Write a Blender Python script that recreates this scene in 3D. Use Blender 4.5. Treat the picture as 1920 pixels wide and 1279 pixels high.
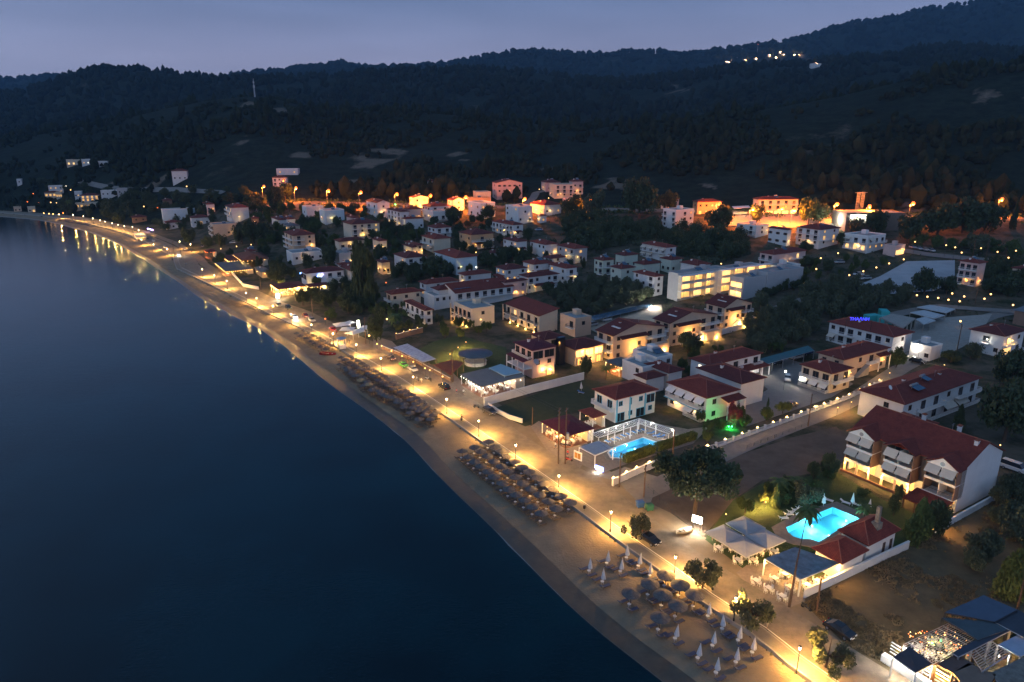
import bpy, math, random
import numpy as np
from mathutils import Matrix, Vector
SC = bpy.context.scene
for _o in list(bpy.data.objects): bpy.data.objects.remove(_o)
random.seed(11); rng = np.random.default_rng(5)
COL = SC.collection
# ------------------------------------------------------------------ camera
HC, PITCH, FPX = 68.0, math.radians(16.31), 1280.0
cam = bpy.data.cameras.new('camera'); camo = bpy.data.objects.new('camera', cam); COL.objects.link(camo)
camo.location = (0, 0, HC); camo.rotation_euler = (math.pi/2-PITCH, 0, 0)
cam.sensor_width = 36; cam.lens = 24; cam.clip_start = 1; cam.clip_end = 30000
SC.camera = camo
# ------------------------------------------------------------------ dusk sky
W = bpy.data.worlds.new('World'); SC.world = W; W.use_nodes = True
nt = W.node_tree; bg = nt.nodes['Background']
geo = nt.nodes.new('ShaderNodeNewGeometry')
sep = nt.nodes.new('ShaderNodeSeparateXYZ')
tc = nt.nodes.new('ShaderNodeTexCoord'); nt.links.new(tc.outputs['Generated'], sep.inputs[0])
rampz = nt.nodes.new('ShaderNodeValToRGB')            # colour by height above the horizon
el = rampz.color_ramp.elements
el[0].position = 0.0; el[0].color = (.30, .315, .46, 1)
el[1].position = 1.0; el[1].color = (.018, .072, .17, 1)
e = el.new(.10); e.color = (.33, .345, .51, 1)
e = el.new(.22); e.color = (.135, .215, .39, 1)
e = el.new(.36); e.color = (.060, .150, .33, 1)
nt.links.new(sep.outputs['Z'], rampz.inputs[0])
# afterglow: brighter toward the sunset (behind and left of the camera)
dot = nt.nodes.new('ShaderNodeVectorMath'); dot.operation = 'DOT_PRODUCT'
dot.inputs[1].default_value = Vector((-.74, -.64, .18)).normalized()
nt.links.new(tc.outputs['Generated'], dot.inputs[0])
rampg = nt.nodes.new('ShaderNodeMapRange'); rampg.interpolation_type = 'SMOOTHSTEP'
rampg.inputs['From Min'].default_value = -.45; rampg.inputs['From Max'].default_value = 1.0
nt.links.new(dot.outputs['Value'], rampg.inputs['Value'])
mixg = nt.nodes.new('ShaderNodeMixRGB'); mixg.blend_type = 'ADD'
mixg.inputs[2].default_value = (.25, .32, .43, 1)
nt.links.new(rampg.outputs[0], mixg.inputs[0]); nt.links.new(rampz.outputs[0], mixg.inputs[1])
nz = nt.nodes.new('ShaderNodeTexNoise'); nz.inputs['Scale'].default_value = 3.0; nz.inputs['Detail'].default_value = 4
mp = nt.nodes.new('ShaderNodeMapping'); mp.inputs['Scale'].default_value = (1, 1, 7)
nt.links.new(tc.outputs['Generated'], mp.inputs[0]); nt.links.new(mp.outputs[0], nz.inputs['Vector'])
mr = nt.nodes.new('ShaderNodeMapRange'); mr.inputs['From Min'].default_value = .3; mr.inputs['From Max'].default_value = .7
mr.inputs['To Min'].default_value = .90; mr.inputs['To Max'].default_value = 1.10
nt.links.new(nz.outputs['Fac'], mr.inputs['Value'])
mul = nt.nodes.new('ShaderNodeMixRGB'); mul.blend_type = 'MULTIPLY'; mul.inputs[0].default_value = 1
nt.links.new(mixg.outputs[0], mul.inputs[1]); nt.links.new(mr.outputs[0], mul.inputs[2])
nt.links.new(mul.outputs[0], bg.inputs[0]); bg.inputs[1].default_value = 1.0
# last trace of sunlight from the west: very weak and very soft
sun = bpy.data.lights.new('sun', 'SUN'); sun.energy = .03; sun.angle = math.radians(25); sun.color = (.8, .8, 1)
suno = bpy.data.objects.new('sun', sun); COL.objects.link(suno)
suno.rotation_euler = Vector((-.74, -.64, .3)).to_track_quat('Z', 'Y').to_euler()
SC.view_settings.view_transform = 'Standard'; SC.view_settings.look = 'None'
SC.view_settings.gamma = 1; SC.view_settings.exposure = 0.12
SC.render.engine = 'CYCLES'
cy = SC.cycles
cy.use_denoising = True; cy.max_bounces = 4; cy.diffuse_bounces = 2; cy.glossy_bounces = 2; cy.transmission_bounces = 2
cy.transparent_max_bounces = 6; cy.volume_bounces = 0; cy.sample_clamp_indirect = 4; cy.use_light_tree = True
cy.caustics_reflective = False; cy.caustics_refractive = False
cy.volume_step_rate = 4; cy.volume_max_steps = 64

# ------------------------------------------------------------------ viewing helpers: picture point -> world point
CP, SP = math.cos(PITCH), math.sin(PITCH)
CROPS = {'P':(0,0,1), 'A':(1400,680,3.654), 'B':(960,640,3.692), 'C':(1380,380,3.552), 'D':(1000,480,3.84), 'E':(680,500,4.174),
         'F':(380,380,4.5675), 'G':(0,280,4.571), 'H':(400,310,4.571), 'I':(740,320,4.571), 'J':(1060,330,4.364), 'K':(1300,880,3.097),
         'L':(840,780,2.5625), 'M':(500,540,4.5675), 'N':(1640,1100,6.857), 'O':(200,430,7.99), 'Q':(560,590,11.625), 'R':(700,670,9.8375),
         'S':(1100,60,2.3415)}
def px(c, x, y):
    a = CROPS[c]; return a[0]+x/a[2], a[1]+y/a[2]
def ray(x, y):
    u = (x-960)/FPX; v = (y-639.5)/FPX
    return u, CP-v*SP, -SP-v*CP
def at_z(x, y, z):                                     # hits the level z
    dx, dy, dz = ray(x, y); k = (z-HC)/dz
    return Vector((dx*k, dy*k, z))

# ------------------------------------------------------------------ coast and promenade lines (world metres)
A_DIR = Vector((-.528, .849, 0)); N_DIR = Vector((.849, .528, 0)); ROT = math.atan2(.528, .849)
coast_px = [(1257.6,1279),(1183,1229),(1133,1197.6),(1074,1147),(1031,1092),(988,1053),(937.6,1002),(891,952),(840,914.6),(797,862),(760.5,822),
 (736.5,802.7),(710,785),(681.7,763.3),(653,743.6),(622.6,724),(603,706),(587.6,693),(572,680),(550,662.6),(530.7,643),(500,626.5),(485,612),
 (445.7,597),(419.4,580),(380,561.7),(330,525),(288.8,498.8),(262.5,481),(236,466),(210,451.7),(170.6,436.4),(140,429),(105,419),(65.6,412),(0,406.5),(-200,402),(-700,396)]
wall_px = [(1464.7,1238.4),(1419.5,1198),(1361,1161),(1313,1128.6),(1230,1066.8),(1183.4,1033.7),(1128.8,992.7),(1082,957.6),(960,870),(897,825),
 (840,784),(735,713),(631,651.7),(565.7,616.6),(500,587),(472,572.7),(429,551.4),(400,537.6),(369,522.6),(344,510),(331,503.8),(327,494),(324,482),(300,467.5),(269,452.5),
 (231,437.5),(207.5,431),(160,419),(105,408),(60,403.5),(0,399),(-200,394),(-700,389)]
inner_px = [(1655,1251),(1590,1215.8),(1477.6,1138),(1393.6,1090),(1300,1031.8),(1215,968),(1135,905),(1095,881),(1041,857),(960,802),(936,783),(910,762),(848,732),
 (788,699),(728,668),(704,656),(688,649.5),(653,634),(594,603.5),(555,584),(511,570),(463,546),(446,535),(415,520),(375,497),(366,484),(325,458),(278,440),(235,426),(166,411),(105,403),(60,400),(0,396),(-200,391),(-700,386)]
def wline(pl, z): return np.array([tuple(at_z(x, y, z))[:2] for x, y in pl])
def extend(l, m=70): 
    d = np.array([-A_DIR.x, -A_DIR.y]); return np.vstack([l[0]+d*m, l])
coast = extend(wline(coast_px, 0)); wall = extend(wline(wall_px, 1.4)); inner = extend(wline(inner_px, 1.4))
def resample(l, n):
    s = np.r_[0, np.cumsum(np.hypot(*np.diff(l, axis=0).T))]; t = np.linspace(0, s[-1], n)
    return np.c_[np.interp(t, s, l[:,0]), np.interp(t, s, l[:,1])]
def smooth(l, k=3):
    for _ in range(k): l = np.vstack([l[:1], (l[:-2]+2*l[1:-1]+l[2:])/4, l[-1:]])
    return l
def sdist(P, l):                                       # + on the inland side of the line
    P = np.asarray(P, float); best = np.full(len(P), 1e18); sg = np.ones(len(P))
    for a, b in zip(l[:-1], l[1:]):
        d = b-a; L2 = d@d; w = P-a; t = np.clip((w@d)/L2, 0, 1)
        r = w-t[:,None]*d; q = (r*r).sum(1); m = q < best
        cr = d[0]*w[:,1]-d[1]*w[:,0]
        best = np.where(m, q, best); sg = np.where(m, np.where(cr < 0, 1, -1), sg)
    return np.sqrt(best)*sg
def sstep(x, a, b):
    t = np.clip((x-a)/(b-a), 0, 1); return t*t*(3-2*t)
R0 = np.array([-186., 516.]); RN = np.array([.243, .970]); RD = np.array([.970, -.243])      # main road line
# ------------------------------------------------------------------ value noise
_G = rng.random((256, 256))
def vnoise(x, y):
    xi = np.floor(x).astype(int); yi = np.floor(y).astype(int); fx = x-xi; fy = y-yi
    fx = fx*fx*(3-2*fx); fy = fy*fy*(3-2*fy)
    g = lambda a, b: _G[a % 256, b % 256]
    return (g(xi,yi)*(1-fx)+g(xi+1,yi)*fx)*(1-fy)+(g(xi,yi+1)*(1-fx)+g(xi+1,yi+1)*fx)*fy
def fbm(x, y, o=4):
    s = 0; a = .5
    for k in range(o): s = s+a*(vnoise(x*2**k+17*k, y*2**k+5*k)-.5); a *= .5
    return s
# ridges: (azimuth, picture row) with a distance each
def rowz(Y, row):
    v = (row-639.5)/FPX; return HC+Y*(-(SP+v*CP)/(CP-v*SP))
RIDGE1 = [(-600,300),(0,262),(178,232),(328,198),(398,184),(473,176),(516,180),(586,198),(703,205),(797,208),(900,216),(1000,228),(1100,234),(1164,232),(1271,224),(1356,211),(1463,194),(1570,174),(1655,153),(1719,142),(1826,128),(1920,112),(2500,70)]
DIST1 = [(-600,900),(0,1000),(473,1000),(800,950),(1000,900),(1271,820),(1463,760),(1719,720),(1920,700),(2500,700)]
RIDGE2 = [(-600,200),(0,180),(60,172),(120,156),(160,142),(200,132),(270,131),(330,138),(400,146),(500,149),(600,146),(700,138),(800,135),(900,134),(1000,138),(1100,150),(1200,150),(1300,138),(1400,126),(1500,124),(1548,112),(1640,106),(1740,95),(1830,100),(1911,106),(2500,110)]
RIDGE3 = [(-600,150),(0,152),(100,148),(400,150),(500,140),(570,131),(650,121),(690,129),(750,128),(850,121),(908,111),(960,102),(1000,100),(1050,102),(1090,104),(1140,106),(1170,101),(1200,101),(1280,106),(1350,96),(1450,84),(1500,72),(1560,51),(1640,39),(1700,24),(1780,12),(1850,-5),(1920,-30),(2100,-70),(2500,-120)]
def tab(t, x): return np.interp(x, [a for a, b in t], [b for a, b in t])
def height(X, Y):
    X = np.asarray(X, float); Y = np.asarray(Y, float); sh = X.shape; X = X.ravel(); Y = Y.ravel()
    P = np.c_[X, Y]; sw = sdist(P, wall)
    q = (P-R0)@RN
    g = np.clip((q+230)/222, 0, 1)**1.55
    c = sstep(sw, 4, 115)
    Ys = np.maximum(Y, 20.); A = 960+1333.7*X/Ys; kA = .12+.88*sstep(A, 160, 470)
    inl = 1.35+23.6*g*c*kA
    t = X/Ys
    Y0 = (15+R0@RN)/(RN[0]*t+RN[1]); Y0 = np.where((Y0 < 250) | (Y0 > 900), 900, Y0)
    Y1 = tab(DIST1, A); z1 = rowz(Y1, tab(RIDGE1, A)+4)
    Y2 = np.full_like(Y1, 2100.); z2 = rowz(Y2, tab(RIDGE2, A)+4)
    Y3 = np.full_like(Y1, 4200.); z3 = rowz(Y3, tab(RIDGE3, A)+3)
    ns = [(Y0, 1.4+23.6*kA), (Y1, z1), (Y1*1.22, z1-.16*(z1-25)), (Y2, z2), (Y2*1.25, z2-.12*z2), (Y3, z3), (Y3*1.3, z3*.75), (0*Y0+12000, z3*.3)]
    hill = np.full_like(Y, 25.)
    for i, ((ya, za), (yb, zb)) in enumerate(zip(ns[:-1], ns[1:])):
        k = np.clip((Y-ya)/(yb-ya), 0, 1); kk = k**1.25 if i == 0 else k*k*(3-2*k)
        if i == 0: kk = kk*.7+.3*k*k*(3-2*k)
        hill = np.where(Y >= ya, za+(zb-za)*kk, hill)
    am = sstep(Y-Y0, 0, 300)
    hill = hill+am*(fbm(X/160, Y/160)*26+fbm(X/45+9, Y/45)*6)*np.clip(Y/1500, .6, 2.0)*(1-.75*np.exp(-((Y-Y1)/90)**2))*(1-.6*np.exp(-((Y-Y2)/200)**2))*(1-.7*np.exp(-((Y-Y3)/400)**2))
    blend = sstep(q, 10, 40)*sstep(sw, 20, 110)
    # headland on the far left rises from the shore
    z = inl*(1-blend)+hill*blend
    sea = .55+np.minimum(sw, 0)*.13
    z = np.where(sw < 0, np.maximum(sea, -6), z)
    return z.reshape(sh)
def clearing(X, Y):                                    # pale open ground between the trees of the hills
    a = fbm(X/70+11, Y/110+4, 5); b = fbm(X/300+40, Y/300+7, 3); m = sstep(a, .14, .24)*sstep(b, -.02, .12)*.6
    for sx, sy, r_ in CLEAR: m = np.maximum(m, sstep(fbm(X/22+3, Y/22, 4)*2.6-np.hypot(X-sx, (Y-sy)*.7)/(r_*.55), -.8, -.2))
    return m
CLEAR = []
def hz(x, y): return float(height(np.array([x]), np.array([y]))[0])
def on(x, y, h=0.0):                                   # where the sight line meets the terrain raised by h
    dx, dy, dz = ray(x, y); lo = None
    ks = np.geomspace(60, 6000, 420); k0 = ks[0]
    f = HC+dz*ks-height(dx*ks, dy*ks)-h
    i = int(np.argmax(f < 0)) if (f < 0).any() else len(ks)-1
    a, b = ks[max(i-1, 0)], ks[i]
    for _ in range(14):
        m = (a+b)/2
        if HC+dz*m-hz(dx*m, dy*m)-h < 0: b = m
        else: a = m
    return Vector((dx*b, dy*b, HC+dz*b))
def onp(c, x, y, h=0.0): return on(*px(c, x, y), h)
for _x, _y, _r in ((520,205,55),(470,192,30),(610,178,60),(700,302,45),(730,280,40),(560,292,32),(1030,315,35),(1150,345,30),(860,290,40),(450,270,30),(1700,395,30),(1330,350,18),(250,335,45),(300,338,30),(650,345,30),(1500,105,120),(1270,170,90),(1850,180,50)): _p = on(_x, _y); CLEAR.append((_p.x, _p.y, _r))
def ground(v): return Vector((v.x, v.y, hz(v.x, v.y)))

# ------------------------------------------------------------------ materials
MATS = {}
def mat(name, col, rough=.8, var=.15, scale=1.0, bump=0., bscale=None, metal=0., emit=None, estr=0., col2=None, spec=.5, coat=0, detail=5):
    if name in MATS: return MATS[name]
    m = bpy.data.materials.new(name); m.use_nodes = True; n = m.node_tree; b = n.nodes['Principled BSDF']
    b.inputs['Roughness'].default_value = rough; b.inputs['Metallic'].default_value = metal
    b.inputs['Specular IOR Level'].default_value = spec; b.inputs['Coat Weight'].default_value = coat
    t = n.nodes.new('ShaderNodeTexCoord'); z = n.nodes.new('ShaderNodeTexNoise'); z.inputs['Scale'].default_value = scale; z.inputs['Detail'].default_value = detail
    z.inputs['Roughness'].default_value = .65
    n.links.new(t.outputs['Object'], z.inputs['Vector'])
    r = n.nodes.new('ShaderNodeValToRGB'); r.color_ramp.elements[0].position = .3; r.color_ramp.elements[1].position = .7
    c2 = col2 or tuple(min(1, c*(1+var)) for c in col); c1 = col if col2 else tuple(c*(1-var) for c in col)
    r.color_ramp.elements[0].color = (*c1, 1); r.color_ramp.elements[1].color = (*c2, 1)
    n.links.new(z.outputs['Fac'], r.inputs[0]); n.links.new(r.outputs[0], b.inputs['Base Color'])
    if bump:
        z2 = n.nodes.new('ShaderNodeTexNoise'); z2.inputs['Scale'].default_value = bscale or scale*6; z2.inputs['Detail'].default_value = 4
        n.links.new(t.outputs['Object'], z2.inputs['Vector'])
        u = n.nodes.new('ShaderNodeBump'); u.inputs['Strength'].default_value = bump; u.inputs['Distance'].default_value = .1
        n.links.new(z2.outputs['Fac'], u.inputs['Height']); n.links.new(u.outputs[0], b.inputs['Normal'])
    if emit:
        b.inputs['Emission Color'].default_value = (*emit, 1); b.inputs['Emission Strength'].default_value = estr
    MATS[name] = m; return m

# ------------------------------------------------------------------ mesh builder
class MB:
    def __init__(s): s.v = []; s.f = []; s.mi = []; s.cur = 0
    def add(s, vs, fs, M=None):
        o = len(s.v)
        for p in vs:
            p = Vector(p)
            if M is not None: p = M @ p
            s.v.append(tuple(p))
        for f in fs: s.f.append(tuple(i+o for i in f)); s.mi.append(s.cur)
        return s
    def box(s, x0, y0, z0, x1, y1, z1, M=None):
        vs = [(x0,y0,z0),(x1,y0,z0),(x1,y1,z0),(x0,y1,z0),(x0,y0,z1),(x1,y0,z1),(x1,y1,z1),(x0,y1,z1)]
        return s.add(vs, [(0,3,2,1),(4,5,6,7),(0,1,5,4),(1,2,6,5),(2,3,7,6),(3,0,4,7)], M)
    def cbox(s, cx, cy, cz, sx, sy, sz, M=None): return s.box(cx-sx/2, cy-sy/2, cz-sz/2, cx+sx/2, cy+sy/2, cz+sz/2, M)
    def prism(s, poly, z0, z1, M=None):
        n = len(poly); vs = [(x, y, z0) for x, y in poly]+[(x, y, z1) for x, y in poly]
        fs = [tuple(reversed(range(n))), tuple(range(n, 2*n))]+[(i, (i+1) % n, n+(i+1) % n, n+i) for i in range(n)]
        return s.add(vs, fs, M)
    def lathe(s, prof, n=12, M=None, wob=None):
        vs = []; fs = []; k = len(prof)
        for j, (r, z) in enumerate(prof):
            for i in range(n):
                a = 2*math.pi*i/n; rr = r*(1+(wob(j, i) if wob else 0)); vs.append((rr*math.cos(a), rr*math.sin(a), z))
        for j in range(k-1):
            for i in range(n): fs.append((j*n+i, j*n+(i+1) % n, (j+1)*n+(i+1) % n, (j+1)*n+i))
        fs.append(tuple(reversed(range(n)))); fs.append(tuple((k-1)*n+i for i in range(n)))
        return s.add(vs, fs, M)
    def tube(s, pts, r, n=6):
        pts = [Vector(p) for p in pts]; rs = r if isinstance(r, (list, tuple)) else [r]*len(pts); vs = []; fs = []
        for j, p in enumerate(pts):
            d = (pts[min(j+1, len(pts)-1)]-pts[max(j-1, 0)]).normalized()
            a = d.cross(Vector((0,0,1))) if abs(d.z) < .95 else d.cross(Vector((1,0,0)))
            a.normalize(); b = d.cross(a)
            for i in range(n):
                t = 2*math.pi*i/n; vs.append(tuple(p+(a*math.cos(t)+b*math.sin(t))*rs[j]))
        for j in range(len(pts)-1):
            for i in range(n): fs.append((j*n+i, j*n+(i+1) % n, (j+1)*n+(i+1) % n, (j+1)*n+i))
        fs.append(tuple(reversed(range(n)))); fs.append(tuple((len(pts)-1)*n+i for i in range(n)))
        return s.add(vs, fs)
    def ball(s, c, r, n=8, sz=1.0):
        k = max(3, n//2); return s.lathe([(max(.01, r*math.sin(math.pi*j/k)), -r*sz*math.cos(math.pi*j/k)) for j in range(k+1)], n, Matrix.Translation(c))
    def mesh(s, name, m, smooth_=False):
        me = bpy.data.meshes.new(name); me.from_pydata(s.v, [], s.f)
        for mm in (m if isinstance(m, (list, tuple)) else [m]): me.materials.append(mm)
        if any(s.mi): me.polygons.foreach_set('material_index', s.mi)
        if smooth_: me.polygons.foreach_set('use_smooth', [True]*len(me.polygons))
        me.update(); return me
    def build(s, name, m, parent=None, loc=(0,0,0), rz=0, smooth_=False):
        return link(name, s.mesh(name, m, smooth_), parent, loc, rz)
def link(name, me, parent=None, loc=(0,0,0), rz=0):
    o = bpy.data.objects.new(name, me); COL.objects.link(o)
    if parent is not None: o.parent = parent
    o.location = loc; o.rotation_euler = (0, 0, rz); return o
USED = {}
def tag(o, label, cat, group=None, kind=None):
    if label: o['label'] = label; USED[label] = USED.get(label, 0)+1
    if cat: o['category'] = cat
    if group: o['group'] = group
    if kind: o['kind'] = kind
    return o
def thing(name, label, cat, loc, rz=0, group=None):
    o = bpy.data.objects.new(name, None); COL.objects.link(o); o.empty_display_size = .5
    o.location = loc; o.rotation_euler = (0, 0, rz); return tag(o, label, cat, group)
def copytree(o, parent=None):
    c = o.copy(); COL.objects.link(c); c.parent = parent
    for ch in o.children: copytree(ch, c)
    return c
def dup(o, label, loc, rz=0, scale=None, group=None):
    c = copytree(o); c.location = loc; c.rotation_euler = (0, 0, rz)
    if scale is not None: c.scale = (scale,)*3 if not isinstance(scale, tuple) else scale
    c['label'] = label; USED[label] = USED.get(label, 0)+1
    if group: c['group'] = group
    return c
def npmesh(name, V, F, mats, mi=None, smooth_=False):
    me = bpy.data.meshes.new(name); V = np.asarray(V, np.float32); F = np.asarray(F, np.int32); k = F.shape[1]
    me.vertices.add(len(V)); me.vertices.foreach_set('co', V.ravel())
    me.loops.add(F.size); me.loops.foreach_set('vertex_index', F.ravel())
    me.polygons.add(len(F)); me.polygons.foreach_set('loop_start', np.arange(len(F), dtype=np.int32)*k)
    for m in mats: me.materials.append(m)
    if mi is not None: me.polygons.foreach_set('material_index', np.asarray(mi, np.int32))
    me.polygons.foreach_set('use_smooth', np.full(len(F), smooth_)); me.update(calc_edges=True); me.validate(); return me
def gridfaces(nr, nc):
    i = np.arange(nr-1)[:,None]*nc+np.arange(nc-1)[None]; i = i.ravel(); return np.c_[i, i+1, i+nc+1, i+nc]
def sheet(name, rowsXY, zf, m, label=None, cat=None, kind='structure'):     # rowsXY: list of equally long point rows
    R = np.array(rowsXY); nr, nc = R.shape[:2]; P = R.reshape(-1, 2); z = zf(P)
    return tag(link(name, npmesh(name, np.c_[P, z], gridfaces(nr, nc), [m], smooth_=True)), label, cat, None, kind)
def lerprows(a, b, ks): return [a*(1-k)+b*k for k in ks]
LS = 3.0                                              # overall strength of the lamps against the dusk sky
def light(parent, loc, energy, col, r=.15, spot=None):
    l = bpy.data.lights.new('light', 'SPOT' if spot else 'POINT');
    if spot: l.spot_size = math.radians(150); l.spot_blend = 1
    l.energy = energy*LS; l.color = col; l.shadow_soft_size = r
    o = bpy.data.objects.new('light', l); COL.objects.link(o); o.parent = parent; o.location = loc
    if spot: o.rotation_euler = Vector(spot).to_track_quat('-Z', 'Y').to_euler()
    return o
# ================================================================== terrain, sea, beach, roads
def pool_outline(c, pts):
    P = np.array([tuple(at_z(*px(c, x, y), 1.4))[:2] for x, y in pts]); x, y = P.T
    return P if (x*np.roll(y, -1)-y*np.roll(x, -1)).sum() > 0 else P[::-1]
POOLS = [pool_outline('A', [(270,1130),(430,1055),(470,1040),(590,990),(775,1070),(690,1105),(600,1165),(540,1200),(495,1230),(440,1212),(375,1210),(320,1195),(285,1165)]), pool_outline('B', [(1010,706),(985,740),(770,806),(690,806),(672,770),(700,742),(905,668)])]
def in_poly(P, poly, grow=0.0):
    c = poly.mean(0); Q = c+(poly-c)*(1+grow/np.hypot(*(poly-c).T).mean()); x, y = P[:,0], P[:,1]; r = np.zeros(len(P), bool); n = len(Q)
    for i in range(n):
        (xa, ya), (xb, yb) = Q[i], Q[(i+1) % n]; k = (ya > y) != (yb > y); r ^= k & (x < (xb-xa)*(y-ya)/(yb-ya+1e-12)+xa)
    return r
def hill_material():
    m = bpy.data.materials.new('hill_ground'); m.use_nodes = True; n = m.node_tree; b = n.nodes['Principled BSDF']; b.inputs['Roughness'].default_value = 1
    b.inputs['Specular IOR Level'].default_value = .1
    t = n.nodes.new('ShaderNodeTexCoord')
    def noise(s, d=6, r=.6):
        z = n.nodes.new('ShaderNodeTexNoise'); z.inputs['Scale'].default_value = s; z.inputs['Detail'].default_value = d; z.inputs['Roughness'].default_value = r
        n.links.new(t.outputs['Object'], z.inputs['Vector']); return z
    a = noise(.09, 8, .7); r = n.nodes.new('ShaderNodeValToRGB'); e = r.color_ramp.elements
    e[0].position = .38; e[0].color = (.006, .011, .007, 1); e[1].position = .62; e[1].color = (.018, .028, .018, 1)
    n.links.new(a.outputs['Fac'], r.inputs[0])
    c = n.nodes.new('ShaderNodeAttribute'); c.attribute_name = 'clear'; r2 = n.nodes.new('ShaderNodeMath'); r2.operation = 'MULTIPLY'; n.links.new(c.outputs['Fac'], r2.inputs[0]); c2_ = noise(.16, 7, .75); n.links.new(c2_.outputs['Fac'], r2.inputs[1])
    mx = n.nodes.new('ShaderNodeMixRGB'); mx.inputs[2].default_value = (.16, .125, .095, 1)
    r3 = n.nodes.new('ShaderNodeValToRGB'); r3.color_ramp.elements[0].position = .2; r3.color_ramp.elements[1].position = .5; n.links.new(r2.outputs[0], r3.inputs[0])
    n.links.new(r3.outputs[0], mx.inputs[0]); n.links.new(r.outputs[0], mx.inputs[1])
    tw = n.nodes.new('ShaderNodeAttribute'); tw.attribute_name = 'town'; tn = noise(.13, 6, .7); tr_ = n.nodes.new('ShaderNodeValToRGB'); q = tr_.color_ramp.elements
    q[0].position = .35; q[0].color = (.022, .034, .016, 1); q[1].position = .6; q[1].color = (.115, .095, .07, 1); n.links.new(tn.outputs['Fac'], tr_.inputs[0])
    mt = n.nodes.new('ShaderNodeMixRGB'); n.links.new(tw.outputs['Fac'], mt.inputs[0]); n.links.new(mx.outputs[0], mt.inputs[1]); n.links.new(tr_.outputs[0], mt.inputs[2]); n.links.new(mt.outputs[0], b.inputs['Base Color'])
    u = n.nodes.new('ShaderNodeBump'); u.inputs['Strength'].default_value = .6; u.inputs['Distance'].default_value = 1.0
    n.links.new(a.outputs['Fac'], u.inputs['Height']); n.links.new(u.outputs[0], b.inputs['Normal'])
    return m
M_TERR = hill_material()
ts = np.r_[np.linspace(-1.25, 1.35, 330), np.linspace(1.40, 3.6, 36)]; Ys = np.r_[np.geomspace(38, 700, 260), np.geomspace(708, 6500, 190)]
TT, YY = np.meshgrid(ts, Ys); XX = TT*YY; ZZ = height(XX, YY)
_F = gridfaces(len(Ys), len(ts)); _P = np.c_[XX.ravel(), YY.ravel()]; _in = in_poly(_P, POOLS[0], .2) | in_poly(_P, POOLS[1], .2); _F = _F[~_in[_F].any(1)]
_me = npmesh('terrain', np.c_[_P, ZZ.ravel()], _F, [M_TERR], smooth_=True); _me.attributes.new('clear', 'FLOAT', 'POINT').data.foreach_set('value', (clearing(_P[:,0], _P[:,1])*(((_P-R0)@RN) > 15)).astype(np.float32))
_me.attributes.new('town', 'FLOAT', 'POINT').data.foreach_set('value', (((_P-R0)@RN < 18) & (_P[:,0] > -420)).astype(np.float32))
tag(link('terrain', _me), None, None, None, 'structure')

def water_material():
    m = bpy.data.materials.new('sea_water'); m.use_nodes = True; n = m.node_tree; b = n.nodes['Principled BSDF']
    b.inputs['Base Color'].default_value = (.0035, .012, .028, 1); b.inputs['Roughness'].default_value = .045; b.inputs['IOR'].default_value = 1.33
    t = n.nodes.new('ShaderNodeTexCoord'); mp = n.nodes.new('ShaderNodeMapping'); mp.inputs['Rotation'].default_value = (0, 0, .5); mp.inputs['Scale'].default_value = (1, 2.2, 1)
    n.links.new(t.outputs['Object'], mp.inputs[0])
    def wv(s, d, st, prev=None):
        z = n.nodes.new('ShaderNodeTexNoise'); z.inputs['Scale'].default_value = s; z.inputs['Detail'].default_value = 3; z.inputs['Roughness'].default_value = .55
        n.links.new(mp.outputs[0], z.inputs['Vector']); u = n.nodes.new('ShaderNodeBump'); u.inputs['Strength'].default_value = st; u.inputs['Distance'].default_value = d
        n.links.new(z.outputs['Fac'], u.inputs['Height'])
        if prev: n.links.new(prev.outputs[0], u.inputs['Normal'])
        return u
    u = wv(1.1, .06, .6); u = wv(.22, .07, .4, u); n.links.new(u.outputs[0], b.inputs['Normal'])
    # dark weed beds on the sea floor show through as darker blue
    z = n.nodes.new('ShaderNodeTexNoise'); z.inputs['Scale'].default_value = .03; z.inputs['Detail'].default_value = 3; n.links.new(t.outputs['Object'], z.inputs['Vector'])
    r = n.nodes.new('ShaderNodeValToRGB'); r.color_ramp.elements[0].position = .35; r.color_ramp.elements[1].position = .6
    r.color_ramp.elements[0].color = (.0003, .008, .013, 1); r.color_ramp.elements[1].color = (.0008, .022, .032, 1)
    n.links.new(z.outputs['Fac'], r.inputs[0]); n.links.new(r.outputs[0], b.inputs['Base Color'])
    return m
mb = MB(); mb.add([(-6000,-200,0),(105,-200,0),(105,1500,0),(-6000,1500,0)], [(0,1,2,3)])
tag(mb.build('sea', water_material()), None, None, None, 'structure')

def sand_material():
    m = mat('beach_sand', (.19, .145, .10), .95, .0, .25, .9, 3.0, col2=(.29, .225, .15), spec=.2, detail=8)
    return m
NS = 420
cs = smooth(resample(coast, NS), 12); ws = smooth(resample(wall, NS), 1)
off = cs-(ws-cs)/np.maximum(np.hypot(*(ws-cs).T), 1)[:,None]*14
d_ = (ws-cs)/np.maximum(np.hypot(*(ws-cs).T), 1)[:,None]
WET = mat('wet_sand', (.075, .055, .036), .35, .0, .5, .3, 4.0, col2=(.12, .088, .056))
def wob_(k): return (fbm(cs[:,0]/14+k, cs[:,1]/14)*.9)[:,None]
edge1 = cs+d_*(3.2+wob_(3))
edge0 = cs-d_*.3+d_*wob_(1)*.5
ZB = {}
def beach_z(k): return 1.05*k**.8
rows = [edge1+(ws-edge1)*k for k in np.linspace(0, 1, 26)]
zr = [.28+(1.05-.28)*k for k in np.linspace(0, 1, 26)]
R = np.array(rows); zz = np.repeat(np.array(zr)[:,None], NS, 1)
zz = zz+(fbm(R[:,:,0]/1.6, R[:,:,1]/1.6)*.22+fbm(R[:,:,0]/5, R[:,:,1]/5)*.25)*np.sin(np.linspace(0, math.pi, 26))[:,None]
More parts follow.
